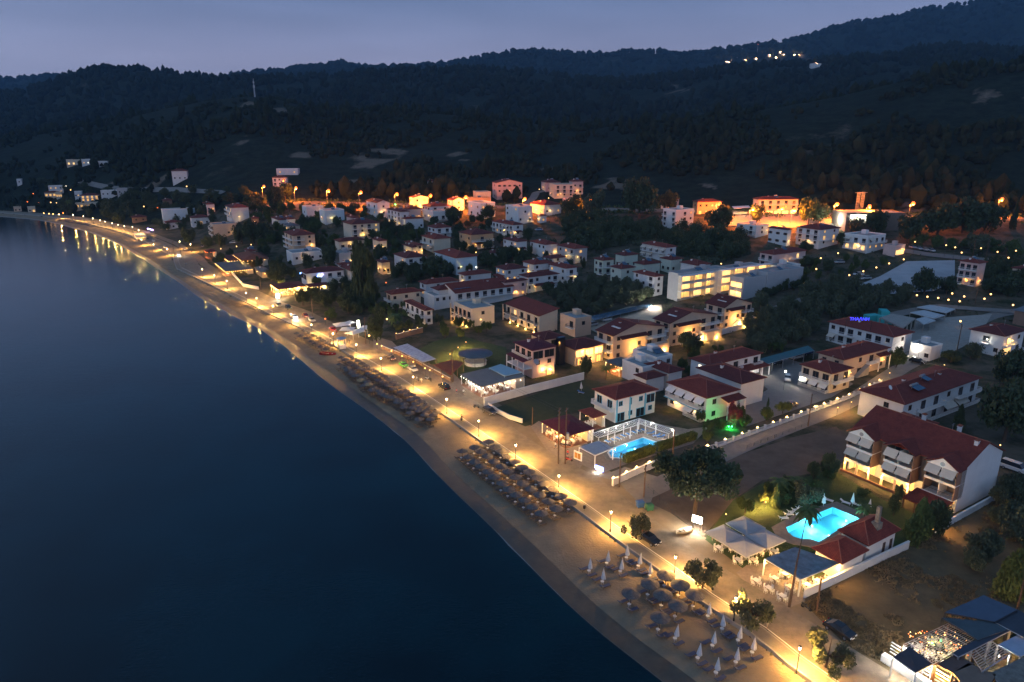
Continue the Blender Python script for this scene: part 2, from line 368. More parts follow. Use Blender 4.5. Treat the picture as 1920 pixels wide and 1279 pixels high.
tag(link('beach_sand', npmesh('beach_sand', np.c_[R.reshape(-1,2), zz.ravel()], gridfaces(26, NS), [sand_material()], smooth_=True)), None, None, None, 'structure')
rows = [off, edge0, edge1+d_*.4]; zr = [-1.5, 0.0, .29]
R = np.array(rows); zz = np.repeat(np.array(zr)[:,None], NS, 1)
tag(link('wet_sand', npmesh('wet_sand', np.c_[R.reshape(-1,2), zz.ravel()], gridfaces(3, NS), [WET], smooth_=True)), None, None, None, 'structure')
# pale line of foam left by the last ripple
FOAM = mat('foam', (.22, .22, .22), .6, .2, 2.0)
mk = fbm(cs[:,0]/14+31, cs[:,1]/14) > .02
wd = np.clip((fbm(cs[:,0]/14+31, cs[:,1]/14)-.08)*2.0, 0, .22)[:,None]
FR = np.array([edge0+d_*.12-d_*wd, edge0+d_*.12+d_*(wd*.2)]); 
tag(link('foam_line', npmesh('foam_line', np.c_[FR.reshape(-1,2), np.r_[np.full(NS, .012), np.full(NS, .05)]], gridfaces(2, NS), [FOAM])), None, None, None, 'structure')

def offline(l, d):
    t = np.gradient(l, axis=0); t /= np.hypot(*t.T)[:,None]; return l+np.c_[t[:,1], -t[:,0]]*d
ROADZ = 1.42; SIDEZ = 1.54
WS = resample(wall, NS); W0 = offline(WS, 0); W1 = offline(WS, 2.35); W2 = offline(WS, 2.6)
IN = smooth(resample(inner, NS), 1)
# match each kerb point to the nearest point of the inner edge so that the strip stays square to the road
def match(src, dst):
    D = ((src[:,None,:]-dst[None])**2).sum(2); j = D.argmin(1); j = np.maximum.accumulate(j); return dst[j]
INm = smooth(match(W2, resample(inner, 1600)), 4)
ASPH = mat('road_surface', (.125, .105, .078), .75, .0, .5, .25, 5, col2=(.25, .205, .15), detail=8)
PAVE = mat('sidewalk_slabs', (.20, .175, .135), .85, .1, 1.2, .25, 4)
CONC = mat('concrete', (.30, .28, .25), .9, .15, .8, .3)
sheet('coast_road', lerprows(W2, INm, np.linspace(-.02, 1.03, 9)), lambda P: np.full(len(P), ROADZ), ASPH)
def strip(name, rows3, m, kind='structure', label=None, cat=None):
    R = np.array(rows3); nr, nc = R.shape[:2]
    return tag(link(name, npmesh(name, R.reshape(-1, 3), gridfaces(nr, nc), [m])), label, cat, None, kind)
z_ = lambda l, z: np.c_[l, np.full(len(l), z)]
strip('promenade_sidewalk', [z_(offline(WS, .3), SIDEZ), z_(offline(WS, 1.2), SIDEZ), z_(W1, SIDEZ)], PAVE)
strip('kerb', [z_(W1, SIDEZ+.004), z_(W2, SIDEZ+.004), z_(W2, ROADZ-.1)], mat('kerb_stone', (.30, .27, .22), .8, .1))
strip('retaining_wall', [z_(W0, .2), z_(W0, SIDEZ+.12), z_(offline(WS, .3), SIDEZ+.12), z_(offline(WS, .3), SIDEZ-.1)], CONC)
LINE = mat('road_paint', (.75, .72, .65), .6, .1, 3)
strip('road_edge_line', [z_(offline(WS, 2.95), ROADZ+.006), z_(offline(WS, 3.09), ROADZ+.006)], LINE)
def draped(name, poly_px, m, dz=.05, crop='P', step=4.0, lvl=None):     # polygon of picture points laid on the ground
    pts = [on(*px(crop, x, y)) for x, y in poly_px]
    return drapedw(name, [(p.x, p.y) for p in pts], m, dz, step, lvl)
NDR = 0
OCC = []                                               # paved ground that stays free of plants
def occupied(Q):
    k = np.zeros(len(Q), bool)
    for p in OCC:
        b = ((Q >= p.min(0)) & (Q <= p.max(0))).all(1)
        if b.any(): k[b] |= in_poly(Q[b], p)
    d = sdist(Q, wall); return k | ((d > -60) & (d < 13.5))
def drapedw(name, pts, m, dz=.05, step=4.0, lvl=None):
    global NDR
    if dz < .1: NDR += 1; dz = .030+.003*NDR          # every sheet a few mm above the one before
    if not any(w in name for w in ('field', 'lawn', 'lot')) or 'parking' in name: OCC.append(np.array(pts))
    import bmesh
    bm = bmesh.new(); vs = [bm.verts.new((x, y, 0)) for x, y in pts]; f = bm.faces.new(vs)
    bmesh.ops.triangulate(bm, faces=[f])
    for _ in range(7):
        es = [e for e in bm.edges if e.calc_length() > step]
        if not es or len(bm.faces) > 9000: break
        bmesh.ops.subdivide_edges(bm, edges=es, cuts=1); bmesh.ops.triangulate(bm, faces=bm.faces[:])
    if step <= 1.5:
        P = np.array([v.co[:2] for v in bm.verts]); k = in_poly(P, POOLS[0], .2) | in_poly(P, POOLS[1], .2)
        bmesh.ops.delete(bm, geom=[v for v, q in zip(bm.verts[:], k) if q], context='VERTS')
    P = np.array([v.co[:2] for v in bm.verts]); z = height(P[:,0], P[:,1])+dz if lvl is None else np.full(len(P), lvl)
    for v, zz_ in zip(bm.verts, z): v.co.z = zz_
    bmesh.ops.recalc_face_normals(bm, faces=bm.faces[:])
    me = bpy.data.meshes.new(name); bm.to_mesh(me); bm.free(); me.materials.append(m)
    if len(me.polygons) and me.polygons[0].normal.z < 0: me.flip_normals()
    return tag(link(name, me), None, None, None, 'structure')
def ribbon(name, pts_px, w, m, dz=.06, crop='P', n=60):
    P = resample(np.array([tuple(on(*px(crop, x, y)))[:2] for x, y in pts_px]), n); P = smooth(P, 3)
    rows = [offline(P, k) for k in np.linspace(-w/2, w/2, 4)]; a_, b_ = offline(P, -w/2-.8), offline(P, w/2+.8)
    for i in range(0, n-1, 3): j = min(i+3, n-1); OCC.append(np.array([a_[i], b_[i], b_[j], a_[j]]))
    return sheet(name, rows, lambda Q: height(Q[:,0], Q[:,1])+dz, m), P
LANE = mat('lane_asphalt', (.15, .14, .13), .85, .0, .4, .3, 5, col2=(.22, .2, .18))
LOT = mat('pale_asphalt', (.30,.31,.33), .9, .0, .12, .2, 3, col2=(.42,.43,.45))
DIRT = mat('bare_earth', (.075, .055, .042), 1, .0, .3, .6, 2.5, col2=(.135, .10, .075), detail=8)
LAWN = mat('lawn', (.030, .055, .014), 1, .0, .6, .8, 6, col2=(.055, .085, .022), detail=8)
VERGE = mat('sandy_verge', (.15,.12,.085), 1, .0, .3, .4, 3, col2=(.24,.19,.13), detail=8)
sheet('roadside_verge', lerprows(INm, offline(INm, 4.5), np.linspace(0, 1, 5)), lambda P: height(P[:,0], P[:,1])+.022, VERGE)
DRYG = mat('dry_grass', (.070, .055, .028), 1, .0, .25, 1.0, 2.0, col2=(.16, .115, .06), detail=9)
PAVING = mat('yard_paving', (.19, .18, .165), .8, .12, .7, .2, 3)
STONEP = mat('stone_paving', (.22, .18, .15), .8, .2, 1.5, .3, 3)
# ================================================================== shared building kit
def tile_material(name, c1, c2):
    m = bpy.data.materials.new(name); m.use_nodes = True; n = m.node_tree; b = n.nodes['Principled BSDF']; b.inputs['Roughness'].default_value = .75
    b.inputs['Specular IOR Level'].default_value = .3
    t = n.nodes.new('ShaderNodeTexCoord'); z = n.nodes.new('ShaderNodeTexNoise'); z.inputs['Scale'].default_value = .6; z.inputs['Detail'].default_value = 9; z.inputs['Roughness'].default_value = .75
    n.links.new(t.outputs['Object'], z.inputs['Vector'])
    r = n.nodes.new('ShaderNodeValToRGB'); e = r.color_ramp.elements; e[0].position = .3; e[1].position = .72; e[0].color = (*c1, 1); e[1].color = (*c2, 1)
    n.links.new(z.outputs['Fac'], r.inputs[0])
    br = n.nodes.new('ShaderNodeTexBrick'); br.inputs['Scale'].default_value = 2.2; br.inputs['Color1'].default_value = (1, 1, 1, 1); br.inputs['Color2'].default_value = (.72, .72, .72, 1)
    br.inputs['Mortar'].default_value = (.45, .45, .45, 1); br.inputs['Mortar Size'].default_value = .04; br.inputs['Brick Width'].default_value = .6; br.inputs['Row Height'].default_value = .7
    n.links.new(t.outputs['Object'], br.inputs['Vector'])
    x = n.nodes.new('ShaderNodeMixRGB'); x.blend_type = 'MULTIPLY'; x.inputs[0].default_value = .8
    n.links.new(r.outputs[0], x.inputs[1]); n.links.new(br.outputs['Color'], x.inputs[2]); n.links.new(x.outputs[0], b.inputs['Base Color'])
    u = n.nodes.new('ShaderNodeBump'); u.inputs['Strength'].default_value = .5; u.inputs['Distance'].default_value = .08; n.links.new(br.outputs['Fac'], u.inputs['Height']); u.invert = True
    n.links.new(u.outputs[0], b.inputs['Normal']); return m
ROOFM = {'red': tile_material('red_roof_tiles', (.155,.028,.020), (.26,.055,.036)), 'dark': tile_material('dark_roof_tiles', (.105,.022,.020), (.175,.042,.034)),
         'purple': tile_material('maroon_roof', (.10,.018,.030), (.165,.032,.045)), 'orange': tile_material('orange_roof_tiles', (.24,.07,.035), (.34,.10,.05)),
         'grey': mat('grey_roof', (.13,.15,.17), .7, .2, .4), 'slate': mat('slate_roof', (.075,.095,.11), .7, .2, .4)}
CAPM = mat('ridge_cap_tiles', (.26,.09,.06), .8, .15, 2)
WALLM = {'white': mat('white_plaster', (.66,.65,.64), .9, .07, .35, .1, 8), 'cream': mat('cream_plaster', (.60,.52,.40), .9, .07, .35, .1, 8), 'peach': mat('peach_plaster', (.58,.43,.31), .9, .07, .35, .1, 8),
         'ochre': mat('ochre_plaster', (.52,.34,.19), .9, .07, .35, .1, 8), 'grey': mat('grey_plaster', (.40,.40,.41), .9, .07, .35, .1, 8), 'pink': mat('pink_plaster', (.62,.44,.40), .9, .07, .35, .1, 8),
         'blue': mat('pale_blue_plaster', (.45,.58,.66), .9, .07, .35, .1, 8), 'green': mat('pale_green_plaster', (.55,.60,.50), .9, .07, .35, .1, 8), 'stone': mat('stone_wall', (.26,.21,.16), .95, .35, 2.2, .8, 5),
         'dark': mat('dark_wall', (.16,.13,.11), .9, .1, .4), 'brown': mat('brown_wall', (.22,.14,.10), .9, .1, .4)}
TRIM = mat('white_trim', (.74,.73,.71), .7, .05, 1); BLUE = mat('blue_trim', (.10,.36,.52), .6, .08, 1); WOOD = mat('dark_wood', (.10,.055,.03), .7, .2, 3); FRAMEB = mat('brown_frame', (.13,.075,.05), .6, .15, 2)
METAL = mat('dark_metal', (.045,.045,.05), .45, .1, 3, metal=.6); STEEL = mat('grey_steel', (.35,.36,.38), .4, .1, 3, metal=.6)
GLASS = mat('dark_window_glass', (.018,.022,.030), .08, .2, .4); AWN = mat('beige_awning', (.52,.47,.40), .9, .08, .6); AWNW = mat('white_awning', (.70,.68,.66), .9, .06, .6)
SOLAR = mat('solar_panel_glass', (.06,.11,.17), .12, .25, 1.2); FLATR = mat('flat_roof_screed', (.24,.27,.28), .95, .2, .3, .2, 4); SOFFIT = mat('soffit', (.5,.44,.36), .9, .1, 1)
BRICK = mat('terrace_tiles', (.20,.09,.055), .8, .2, 2)
LITW = mat('lit_window_warm', (.8,.55,.25), .5, .0, 1, emit=(1,.50,.13), estr=.95, col2=(.8,.6,.3)); LITB = mat('lit_window_bright', (.9,.7,.4), .5, .0, 1, emit=(1,.58,.19), estr=1.35, col2=(.9,.7,.4))
LITC = mat('lit_window_cool', (.9,.9,.8), .5, .0, 1, emit=(1,.88,.66), estr=1.9, col2=(.9,.9,.8))
BULB = {'w': mat('warm_bulb', (1,.8,.5), .5, .0, 1, emit=(1,.52,.15), estr=4.5, col2=(1,.8,.5)), 'o': mat('orange_bulb', (1,.5,.2), .5, .0, 1, emit=(1,.17,.012), estr=2.4, col2=(1,.5,.2)),
        'c': mat('cool_bulb', (1,1,.9), .5, .0, 1, emit=(1,.90,.72), estr=8, col2=(1,1,.9)), 'b': mat('blue_bulb', (.2,.3,1), .5, .0, 1, emit=(.15,.35,1), estr=30, col2=(.2,.3,1)),
        'g': mat('green_bulb', (.1,1,.2), .5, .0, 1, emit=(.03,1,.12), estr=40, col2=(.1,1,.2)), 'v': mat('violet_bulb', (.5,.3,1), .5, .0, 1, emit=(.5,.35,1), estr=30, col2=(.5,.3,1))}
LCOL = {'w': (1,.52,.14), 'o': (1,.30,.05), 'c': (1,.90,.74), 'b': (.2,.45,1), 'g': (.03,1,.15), 'v': (.5,.4,1)}
_MC = {}
def cached(key, fn):
    if key not in _MC: _MC[key] = fn()
    return _MC[key]
def win_frame(w, h, fm, d=.10):
    def f():
        m = MB(); t = .09
        m.box(-w/2-t, -d, -h/2-t, -w/2, 0, h/2+t); m.box(w/2, -d, -h/2-t, w/2+t, 0, h/2+t); m.box(-w/2, -d, h/2, w/2, 0, h/2+t); m.box(-w/2, -d, -h/2-t, w/2, 0, -h/2)
        m.box(-.03, -d*.8, -h/2, .03, 0, h/2); return m.mesh('window', fm)
    return cached(('wf', w, h, fm.name), f)
def pane_mesh(w, h, gm): return cached(('pm', w, h, gm.name), lambda: MB().box(-w/2, -.045, -h/2, w/2, .0, h/2).mesh('pane', gm))
def shutter_mesh(w, h, fm):
    def f():
        m = MB()
        for s in (-1, 1): x = s*(w/2+.09+w/4); m.box(x-w/4, -.06, -h/2, x+w/4, 0, h/2)
        return m.mesh('shutters', fm)
    return cached(('sh', w, h, fm.name), f)
FACES = {'cam': lambda w, d: (Vector((0,0,0)), 0.0), 'sea': lambda w, d: (Vector((0,d,0)), -math.pi/2), 'back': lambda w, d: (Vector((w,d,0)), math.pi), 'in': lambda w, d: (Vector((w,0,0)), math.pi/2)}
def face_loc(org, rz, u, o, z): c, s = math.cos(rz), math.sin(rz); return org+Vector((u*c+o*s, u*s-o*c, z))
def facade(t, rows, org, rz, L, h, far, fm=FRAMEB, railm=TRIM, slabm=TRIM, awnm=AWN):
    ns = len(rows); sh = h/ns
    for k, row in enumerate(rows):                    # rows listed from the top storey down
        zb = h-(k+1)*sh; n = len(row); bw = L/max(n, 1)
        for i, ch in enumerate(row):
            if ch in '. ': continue
            u = (i+.5)*bw; door = ch in 'bBaAdDrR'
            w_, h_ = (min(1.7, bw*.55), 2.05) if door else (min(1.15, bw*.5), 1.15)
            if ch in 'gG': w_, h_ = bw*.8, min(2.2, sh*.75)
            if ch in 't': w_, h_ = .45, 1.7
            w_ = round(w_, 1); zc = zb+(1.12 if door or ch in 'gG' else 1.6)*min(1, sh/2.8)+(.05)
            gm = LITB if ch in 'BG' else (LITW if ch in 'LDAR' else (LITC if ch == 'C' else GLASS))
            p = face_loc(org, rz, u, .0, zc)
            nm = 'door' if door and ch in 'dDbBaArR' else 'window'
            f = link(nm, win_frame(w_, h_, fm), t, p, rz)
            link('pane', pane_mesh(w_, h_, gm), f)
            if ch == 's': link('shutters', shutter_mesh(w_, h_, fm), f)
        i = 0
        while i < n:                                  # balconies span neighbouring bays
            if row[i] in 'bBaArR':
                j = i
                while j+1 < n and row[j+1] in 'bBaArR': j += 1
                u0, u1 = i*bw+.25, (j+1)*bw-.25; dep = 1.35; bl = u1-u0
                o = face_loc(org, rz, u0, 0, zb)
                if zb > .3 or True:
                    def bal():
                        m = MB().box(0, -dep, -.16, bl, .0, .0); m.box(0, -dep-.02, -.2, bl, -dep+.10, .03); return m.mesh('balcony', slabm)
                    b = link('balcony', cached(('bal', round(bl, 1), slabm.name), bal), t, o, rz)
                    def rail():
                        m = MB(); m.box(0, -dep, .92, bl, -dep+.06, .99)
                        m.box(0, -dep, .92, .06, 0, .99); m.box(bl-.06, -dep, .92, bl, 0, .99)
                        st = .16 if not far else .35
                        for q in range(int(bl/st)+1): m.box(q*st, -dep+.01, 0, q*st+.045, -dep+.05, .92)
                        for q in range(int(dep/st)): m.box(.01, -dep+q*st, 0, .05, -dep+q*st+.04, .92); m.box(bl-.05, -dep+q*st, 0, bl-.01, -dep+q*st+.04, .92)
                        if railm is BLUE or railm is WALLM['white']: m.box(.06, -dep+.02, .1, bl-.06, -dep+.035, .85)
                        return m.mesh('railing', railm)
                    link('railing', cached(('rail', round(bl, 1), railm.name, far), rail), b)
                    if not far and bl > 3:            # things left on balconies: a small table with two chairs, part of the clutter of each flat
                        pass
                i = j
            i += 1
        i = 0
        while i < n:
            if row[i] in 'aA':
                u0, u1 = i*bw+.3, (i+1)*bw-.3; o = face_loc(org, rz, u0, 0, zb+min(2.65, sh-.15)); bl = u1-u0
                def aw():
                    m = MB(); m.add([(0,0,0),(bl,0,0),(bl,-1.55,-1.05),(0,-1.55,-1.05),(0,0,.05),(bl,0,.05),(bl,-1.55,-1.0),(0,-1.55,-1.0)], [(0,1,2,3),(7,6,5,4),(0,4,5,1),(1,5,6,2),(2,6,7,3),(3,7,4,0)])
                    m.box(0, -1.56, -1.25, bl, -1.53, -1.0); return m.mesh('awning', awnm)
                link('awning', cached(('aw', round(bl, 1), awnm.name), aw), t, o, rz)
            i += 1
def roof_hip(w, d, o, rise, z=0, th=.16, ridge=None):  # footprint 0..w x 0..d plus overhang o
    x0, y0, x1, y1 = -o, -o, w+o, d+o; W_, D_ = x1-x0, y1-y0
    if W_ >= D_: r = [(x0+D_/2, (y0+y1)/2), (x1-D_/2, (y0+y1)/2)]
    else: r = [((x0+x1)/2, y0+W_/2), ((x0+x1)/2, y1-W_/2)]
    if W_ >= D_ and W_-D_ < .4: r[1] = (r[0][0]+.3, r[0][1])
    vs = [(x0,y0,z+th),(x1,y0,z+th),(x1,y1,z+th),(x0,y1,z+th),(x0,y0,z),(x1,y0,z),(x1,y1,z),(x0,y1,z),(*r[0],z+th+rise),(*r[1],z+th+rise)]
    if W_ >= D_: fs = [(0,1,9,8),(1,2,9),(2,3,8,9),(3,0,8)]
    else: fs = [(0,1,8),(1,2,9,8),(2,3,9),(3,0,8,9)]
    caps = [(vs[0],vs[8]),(vs[1],vs[9] if W_>=D_ else vs[8]),(vs[2],vs[9]),(vs[3],vs[8] if W_>=D_ else vs[9]),(vs[8],vs[9])]
    return MB().add(vs, fs+[(0,4,5,1),(1,5,6,2),(2,6,7,3),(3,7,4,0),(4,7,6,5)]), caps
def roof_gable(w, d, o, rise, axis='y', off=.5, z=0, th=.16):   # axis = direction of the ridge; off = where across
    x0, y0, x1, y1 = -o, -o, w+o, d+o
    if axis == 'y': xr = x0+(x1-x0)*off; a, b = (xr, y0), (xr, y1)
    else: yr = y0+(y1-y0)*off; a, b = (x0, yr), (x1, yr)
    vs = [(x0,y0,z),(x1,y0,z),(x1,y1,z),(x0,y1,z),(*a,z+rise),(*b,z+rise)]; up = [(p[0],p[1],p[2]+th) for p in vs]; V = vs+up
    if axis == 'y': fs = [(6,10,11,9),(7,8,11,10),(0,3,5,4),(1,4,5,2),(0,4,10,6),(4,1,7,10),(2,5,11,8),(5,3,9,11),(0,6,9,3),(1,2,8,7)]
    else: fs = [(6,7,11,10),(8,9,10,11),(0,4,5,1),(3,2,5,4),(0,6,10,4),(3,4,10,9),(1,5,11,7),(2,8,11,5),(0,1,7,6),(2,3,9,8)]
    return MB().add(V, fs), [(up[4], up[5])]
def chimney(parent, x, y, z):
    b = cached('chim', lambda: MB().box(-.35,-.3,-.8,.35,.3,.85).box(-.42,-.37,.85,.42,.37,.95).mesh('chimney', TRIM)); c = link('chimney', b, parent, (x, y, z))
    link('chimney_cap', cached('chimc', lambda: roof_hip(.9,.8,.05,.25,0,.05)[0].mesh('chimney_cap', ROOFM['orange'])), c, (-.45,-.4,1.1))
    return c
def solar(parent, x, y, z, rz=0, tilt=.5, n=2, tank=True):
    def f():
        m = MB()
        for i in range(n):
            M = Matrix.Translation((i*1.15, 0, .15)) @ Matrix.Rotation(tilt, 4, 'X'); m.box(0, 0, 0, 1.05, 2.0, .09, M)
        return m.mesh('solar_panel', SOLAR)
    s = link('solar_panel', cached(('sol', n, tilt), f), parent, (x, y, z), rz)
    if tank: 
        def g():
            m = MB(); M = Matrix.Translation((.1, 2.0*math.cos(tilt)+.2, .35+2*math.sin(tilt))) @ Matrix.Rotation(math.pi/2, 4, 'Y'); m.lathe([(.02,0),(.28,.02),(.28,n*1.0),(.02,n*1.0+.02)], 10, M)
            m.box(.1, 1.7, 0, .16, 1.76, 1.2); m.box(n*1.0, 1.7, 0, n*1.0+.06, 1.76, 1.2); return m.mesh('water_tank', STEEL)
        link('water_tank', cached(('tank', n, tilt), g), s)
def bulb(parent, loc, kind='w', energy=120, r=.11, name='bulb', lr=None):
    b = link(name, cached(('bulb', kind, r), lambda: MB().ball((0,0,0), r, 8).mesh('bulb', BULB[kind])), parent, loc)
    if energy:
        key = ('ld', kind, energy, lr)
        if key not in _MC:
            l = bpy.data.lights.new('light', 'POINT'); l.energy = energy*LS; l.color = LCOL[kind]; l.shadow_soft_size = lr or .2; _MC[key] = l
        o = bpy.data.objects.new('light', _MC[key]); COL.objects.link(o); o.parent = parent; o.location = (loc[0], loc[1], loc[2]-.02)
    return b
TILT0 = ROT
FOOT = []                                             # building footprints, so that trees and poles stay out of them
def frame3(crop, C, L, R, h, oh=0.0, rot=None, dmax=99, wmax=99):
    """near eave corner C, far-left corner L and right corner R of a building as picture points; h = eave height"""
    c = onp(crop, *C, h); z = c.z
    l = at_z(*px(crop, *L), z); r = at_z(*px(crop, *R), z); rot = TILT0 if rot is None else rot
    ax = Vector((math.cos(rot), math.sin(rot), 0)); ay = Vector((-math.sin(rot), math.cos(rot), 0))
    d = min(dmax, max(3.0+2*oh, (l-c).dot(ay))); w = min(wmax, max(3.0+2*oh, (r-c).dot(ax)))
    o = c+ax*oh+ay*oh; return Vector((o.x, o.y, z-h)), w-2*oh, d-2*oh, rot
def house(label, crop, C, L, R, h, roof='hip', rm='red', wall='white', sea=None, cam=None, rot=None, oh=.55, rise=None, chim=1, sol=0, fm=FRAMEB, rail=TRIM, aw=AWN,
          group=None, lights=(), name='house', cat='house', axis='y', off=.5, parapet=.6, dmax=40, wmax=60, extra=None, far=None, dfix=None, wfix=None, camf=None, caps=True):
    if roof == 'flat': oh = 0.0
    p, w, d, rz = frame3(crop, C, L, R, h, oh, rot, dmax, wmax)
    if dfix: d = dfix
    if wfix: w = wfix
    up = max(hz(p.x+a*w*math.cos(rz)-b*d*math.sin(rz), p.y+a*w*math.sin(rz)+b*d*math.cos(rz)) for a in (0, 1) for b in (0, 1))-p.z
    if up > .8: p = Vector((p.x, p.y, p.z+up*.6))
    t = thing(name, label, cat, p, rz, group); FOOT.append((p.x, p.y, w, d, rz))
    dist = p.length; far = dist > 230 if far is None else far
    wm = WALLM[wall]
    m = MB().box(0, 0, -2.5 if up < .8 else -9, w, d, h)
    rise = rise or .30*min(w, d)/2+.25
    if roof == 'gable':
        if axis == 'y': m.add([(0,0,h),(w,0,h),(w*off,0,h+rise),(0,d,h),(w,d,h),(w*off,d,h+rise)], [(0,1,2),(4,3,5)])
        else: m.add([(0,0,h),(0,d,h),(0,d*off,h+rise),(w,0,h),(w,d,h),(w,d*off,h+rise)], [(1,0,2),(3,4,5)])
    wl = m.build('wall', wm, t)
    if roof == 'flat':
        pm = MB(); q = .22; pm.box(-.04,-.04,h,w+.04,q,h+parapet); pm.box(-.04,d-q,h,w+.04,d+.04,h+parapet); pm.box(-.04,q,h,q,d-q,h+parapet); pm.box(w-q,q,h,w+.04,d-q,h+parapet)
        pr = pm.build('parapet', TRIM if wall in ('white','blue') else wm, t)
        rf = MB().box(q, q, h+.003, w-q, d-q, h+.12).build('roof', FLATR, t)
        if dist < 420: MB().box(w*.6,d*.55,h+.1,w*.6+min(2.4,w*.3),d*.55+min(2.6,d*.3),h+2.0).build('stair_house', wm, t)
    else:
        if roof == 'hip': rb, cp = roof_hip(w, d, oh, rise)
        elif roof == 'gable': rb, cp = roof_gable(w, d, oh, rise*(1+2*oh/max(w, d)), axis, off)
        else:                                          # one slope falling to the sea ('monox') or to the camera ('monoy')
            x0, y0, x1, y1 = -oh, -oh, w+oh, d+oh; zz = [0, rise, rise, 0] if roof == 'monox' else [0, 0, rise, rise]
            b_ = [(x0,y0,zz[0]),(x1,y0,zz[1]),(x1,y1,zz[2]),(x0,y1,zz[3])]; cp = []
            rb = MB().add(b_+[(a, b, c+.15) for a, b, c in b_], [(0,3,2,1),(4,5,6,7),(0,1,5,4),(1,2,6,5),(2,3,7,6),(3,0,4,7)])
            if roof == 'monox': wl.data = MB().box(0,0,-2.5,w,d,h).add([(0,0,h),(w,0,h),(w,0,h+rise),(0,d,h),(w,d,h),(w,d,h+rise)], [(0,1,2),(4,3,5),(1,4,5,2)]).mesh('wall', wm)
        rf = rb.build('roof', ROOFM[rm], t, (0, 0, h+.003))
        if cp and caps and rm not in ('grey','slate'):
            cm = MB()
            for a, b in cp: cm.tube([Vector(a)+Vector((0,0,.02)), Vector(b)+Vector((0,0,.02))], .09 if dist > 200 else .075, 5)
            cm.build('ridge_cap', CAPM, rf)
        if chim and dist < 420:
            link('tv_antenna', cached(('ant',), lambda: MB().tube([(0,0,0),(0,0,2.6)], .035, 4).box(-.6,-.02,2.3,.6,.02,2.35).box(-.4,-.02,2.0,.4,.02,2.05).mesh('tv_antenna', STEEL)), rf, (w*.6, d*.4, rise*.5))
        if chim:
            for k in range(chim): chimney(rf, w*(.32+.36*k), d*(.62-.2*k), rise*.55)
    if sol: solar(rf if roof != 'flat' else rf, w*.45, d*.3, (h if roof == 'flat' else rise*.55)+.15, n=sol, tilt=.45)
    if rail is None: rail = TRIM
    if sea: facade(t, sea, *FACES['sea'](w, d), d, h, far, fm, rail, TRIM, aw)
    if cam: facade(t, cam, *FACES['cam'](w, d), w, h, far, fm, rail, TRIM, aw)
    if d > 4 and dist < 260: facade(t, ['w'*max(1, int(d/4))]*max(1, round(h/3.0)), *FACES['in'](w, d), d, h, True, fm)
    for (lx, ly, lz, k, e) in lights:                  # wall lamps, some only added fill: fractions of width and depth, metres up
        bulb(t, (lx*w if lx >= 0 else lx, ly*d if ly >= 0 else ly, lz), k, e, .13 if dist < 250 else .2, 'wall_or_fill_lamp')
    if extra: extra(t, w, d, h)
    return t, w, d
# ================================================================== the town
H = house
def lowroof(side, a, b, z, dep, rm='red', posts=True, drop=.55):       # canopy roof along part of a face
    def f(t, w, d, h):
        org, rz = FACES[side](w, d); Lf = w if side in ('cam', 'back') else d; u0, u1 = a*Lf, b*Lf; o = face_loc(org, rz, u0, 0, z); bl = u1-u0
        r = MB().add([(0,0,0),(bl,0,0),(bl,-dep,-drop),(0,-dep,-drop),(0,0,.14),(bl,0,.14),(bl,-dep,-drop+.12),(0,-dep,-drop+.12)], [(0,1,2,3),(7,6,5,4),(0,4,5,1),(1,5,6,2),(2,6,7,3),(3,7,4,0)]).build('canopy_roof', ROOFM[rm], t, o, rz)
        if posts:
            n = max(2, int(bl/3)+1)
            for i in range(n): x = .15+(bl-.3)*i/(n-1); MB().box(x-.1,-dep+.1,-z,x+.1,-dep+.3,-drop).build('post', TRIM, t, o, rz)
    return f
def multi(*fs):
    def f(t, w, d, h):
        for g in fs: g(t, w, d, h)
    return f
def lit(side, a, b, z0, z1, e=150, kind='w', n=3, depth=.8):           # a lit ground floor: warm glazing with lamps in front
    def f(t, w, d, h):
        org, rz = FACES[side](w, d); Lf = w if side in ('cam', 'back') else d; bl = (b-a)*Lf
        for i in range(n):
            p = face_loc(org, rz, a*Lf+bl*(i+.5)/n, depth, z1); bulb(t, p, kind, e, .12, 'wall_or_fill_lamp')
    return f
def box_on(x0, y0, z0, x1, y1, z1, m, name='annex'):
    def f(t, w, d, h): MB().box(x0*w, y0*d, z0, x1*w, y1*d, z1).build(name, m, t)
    return f

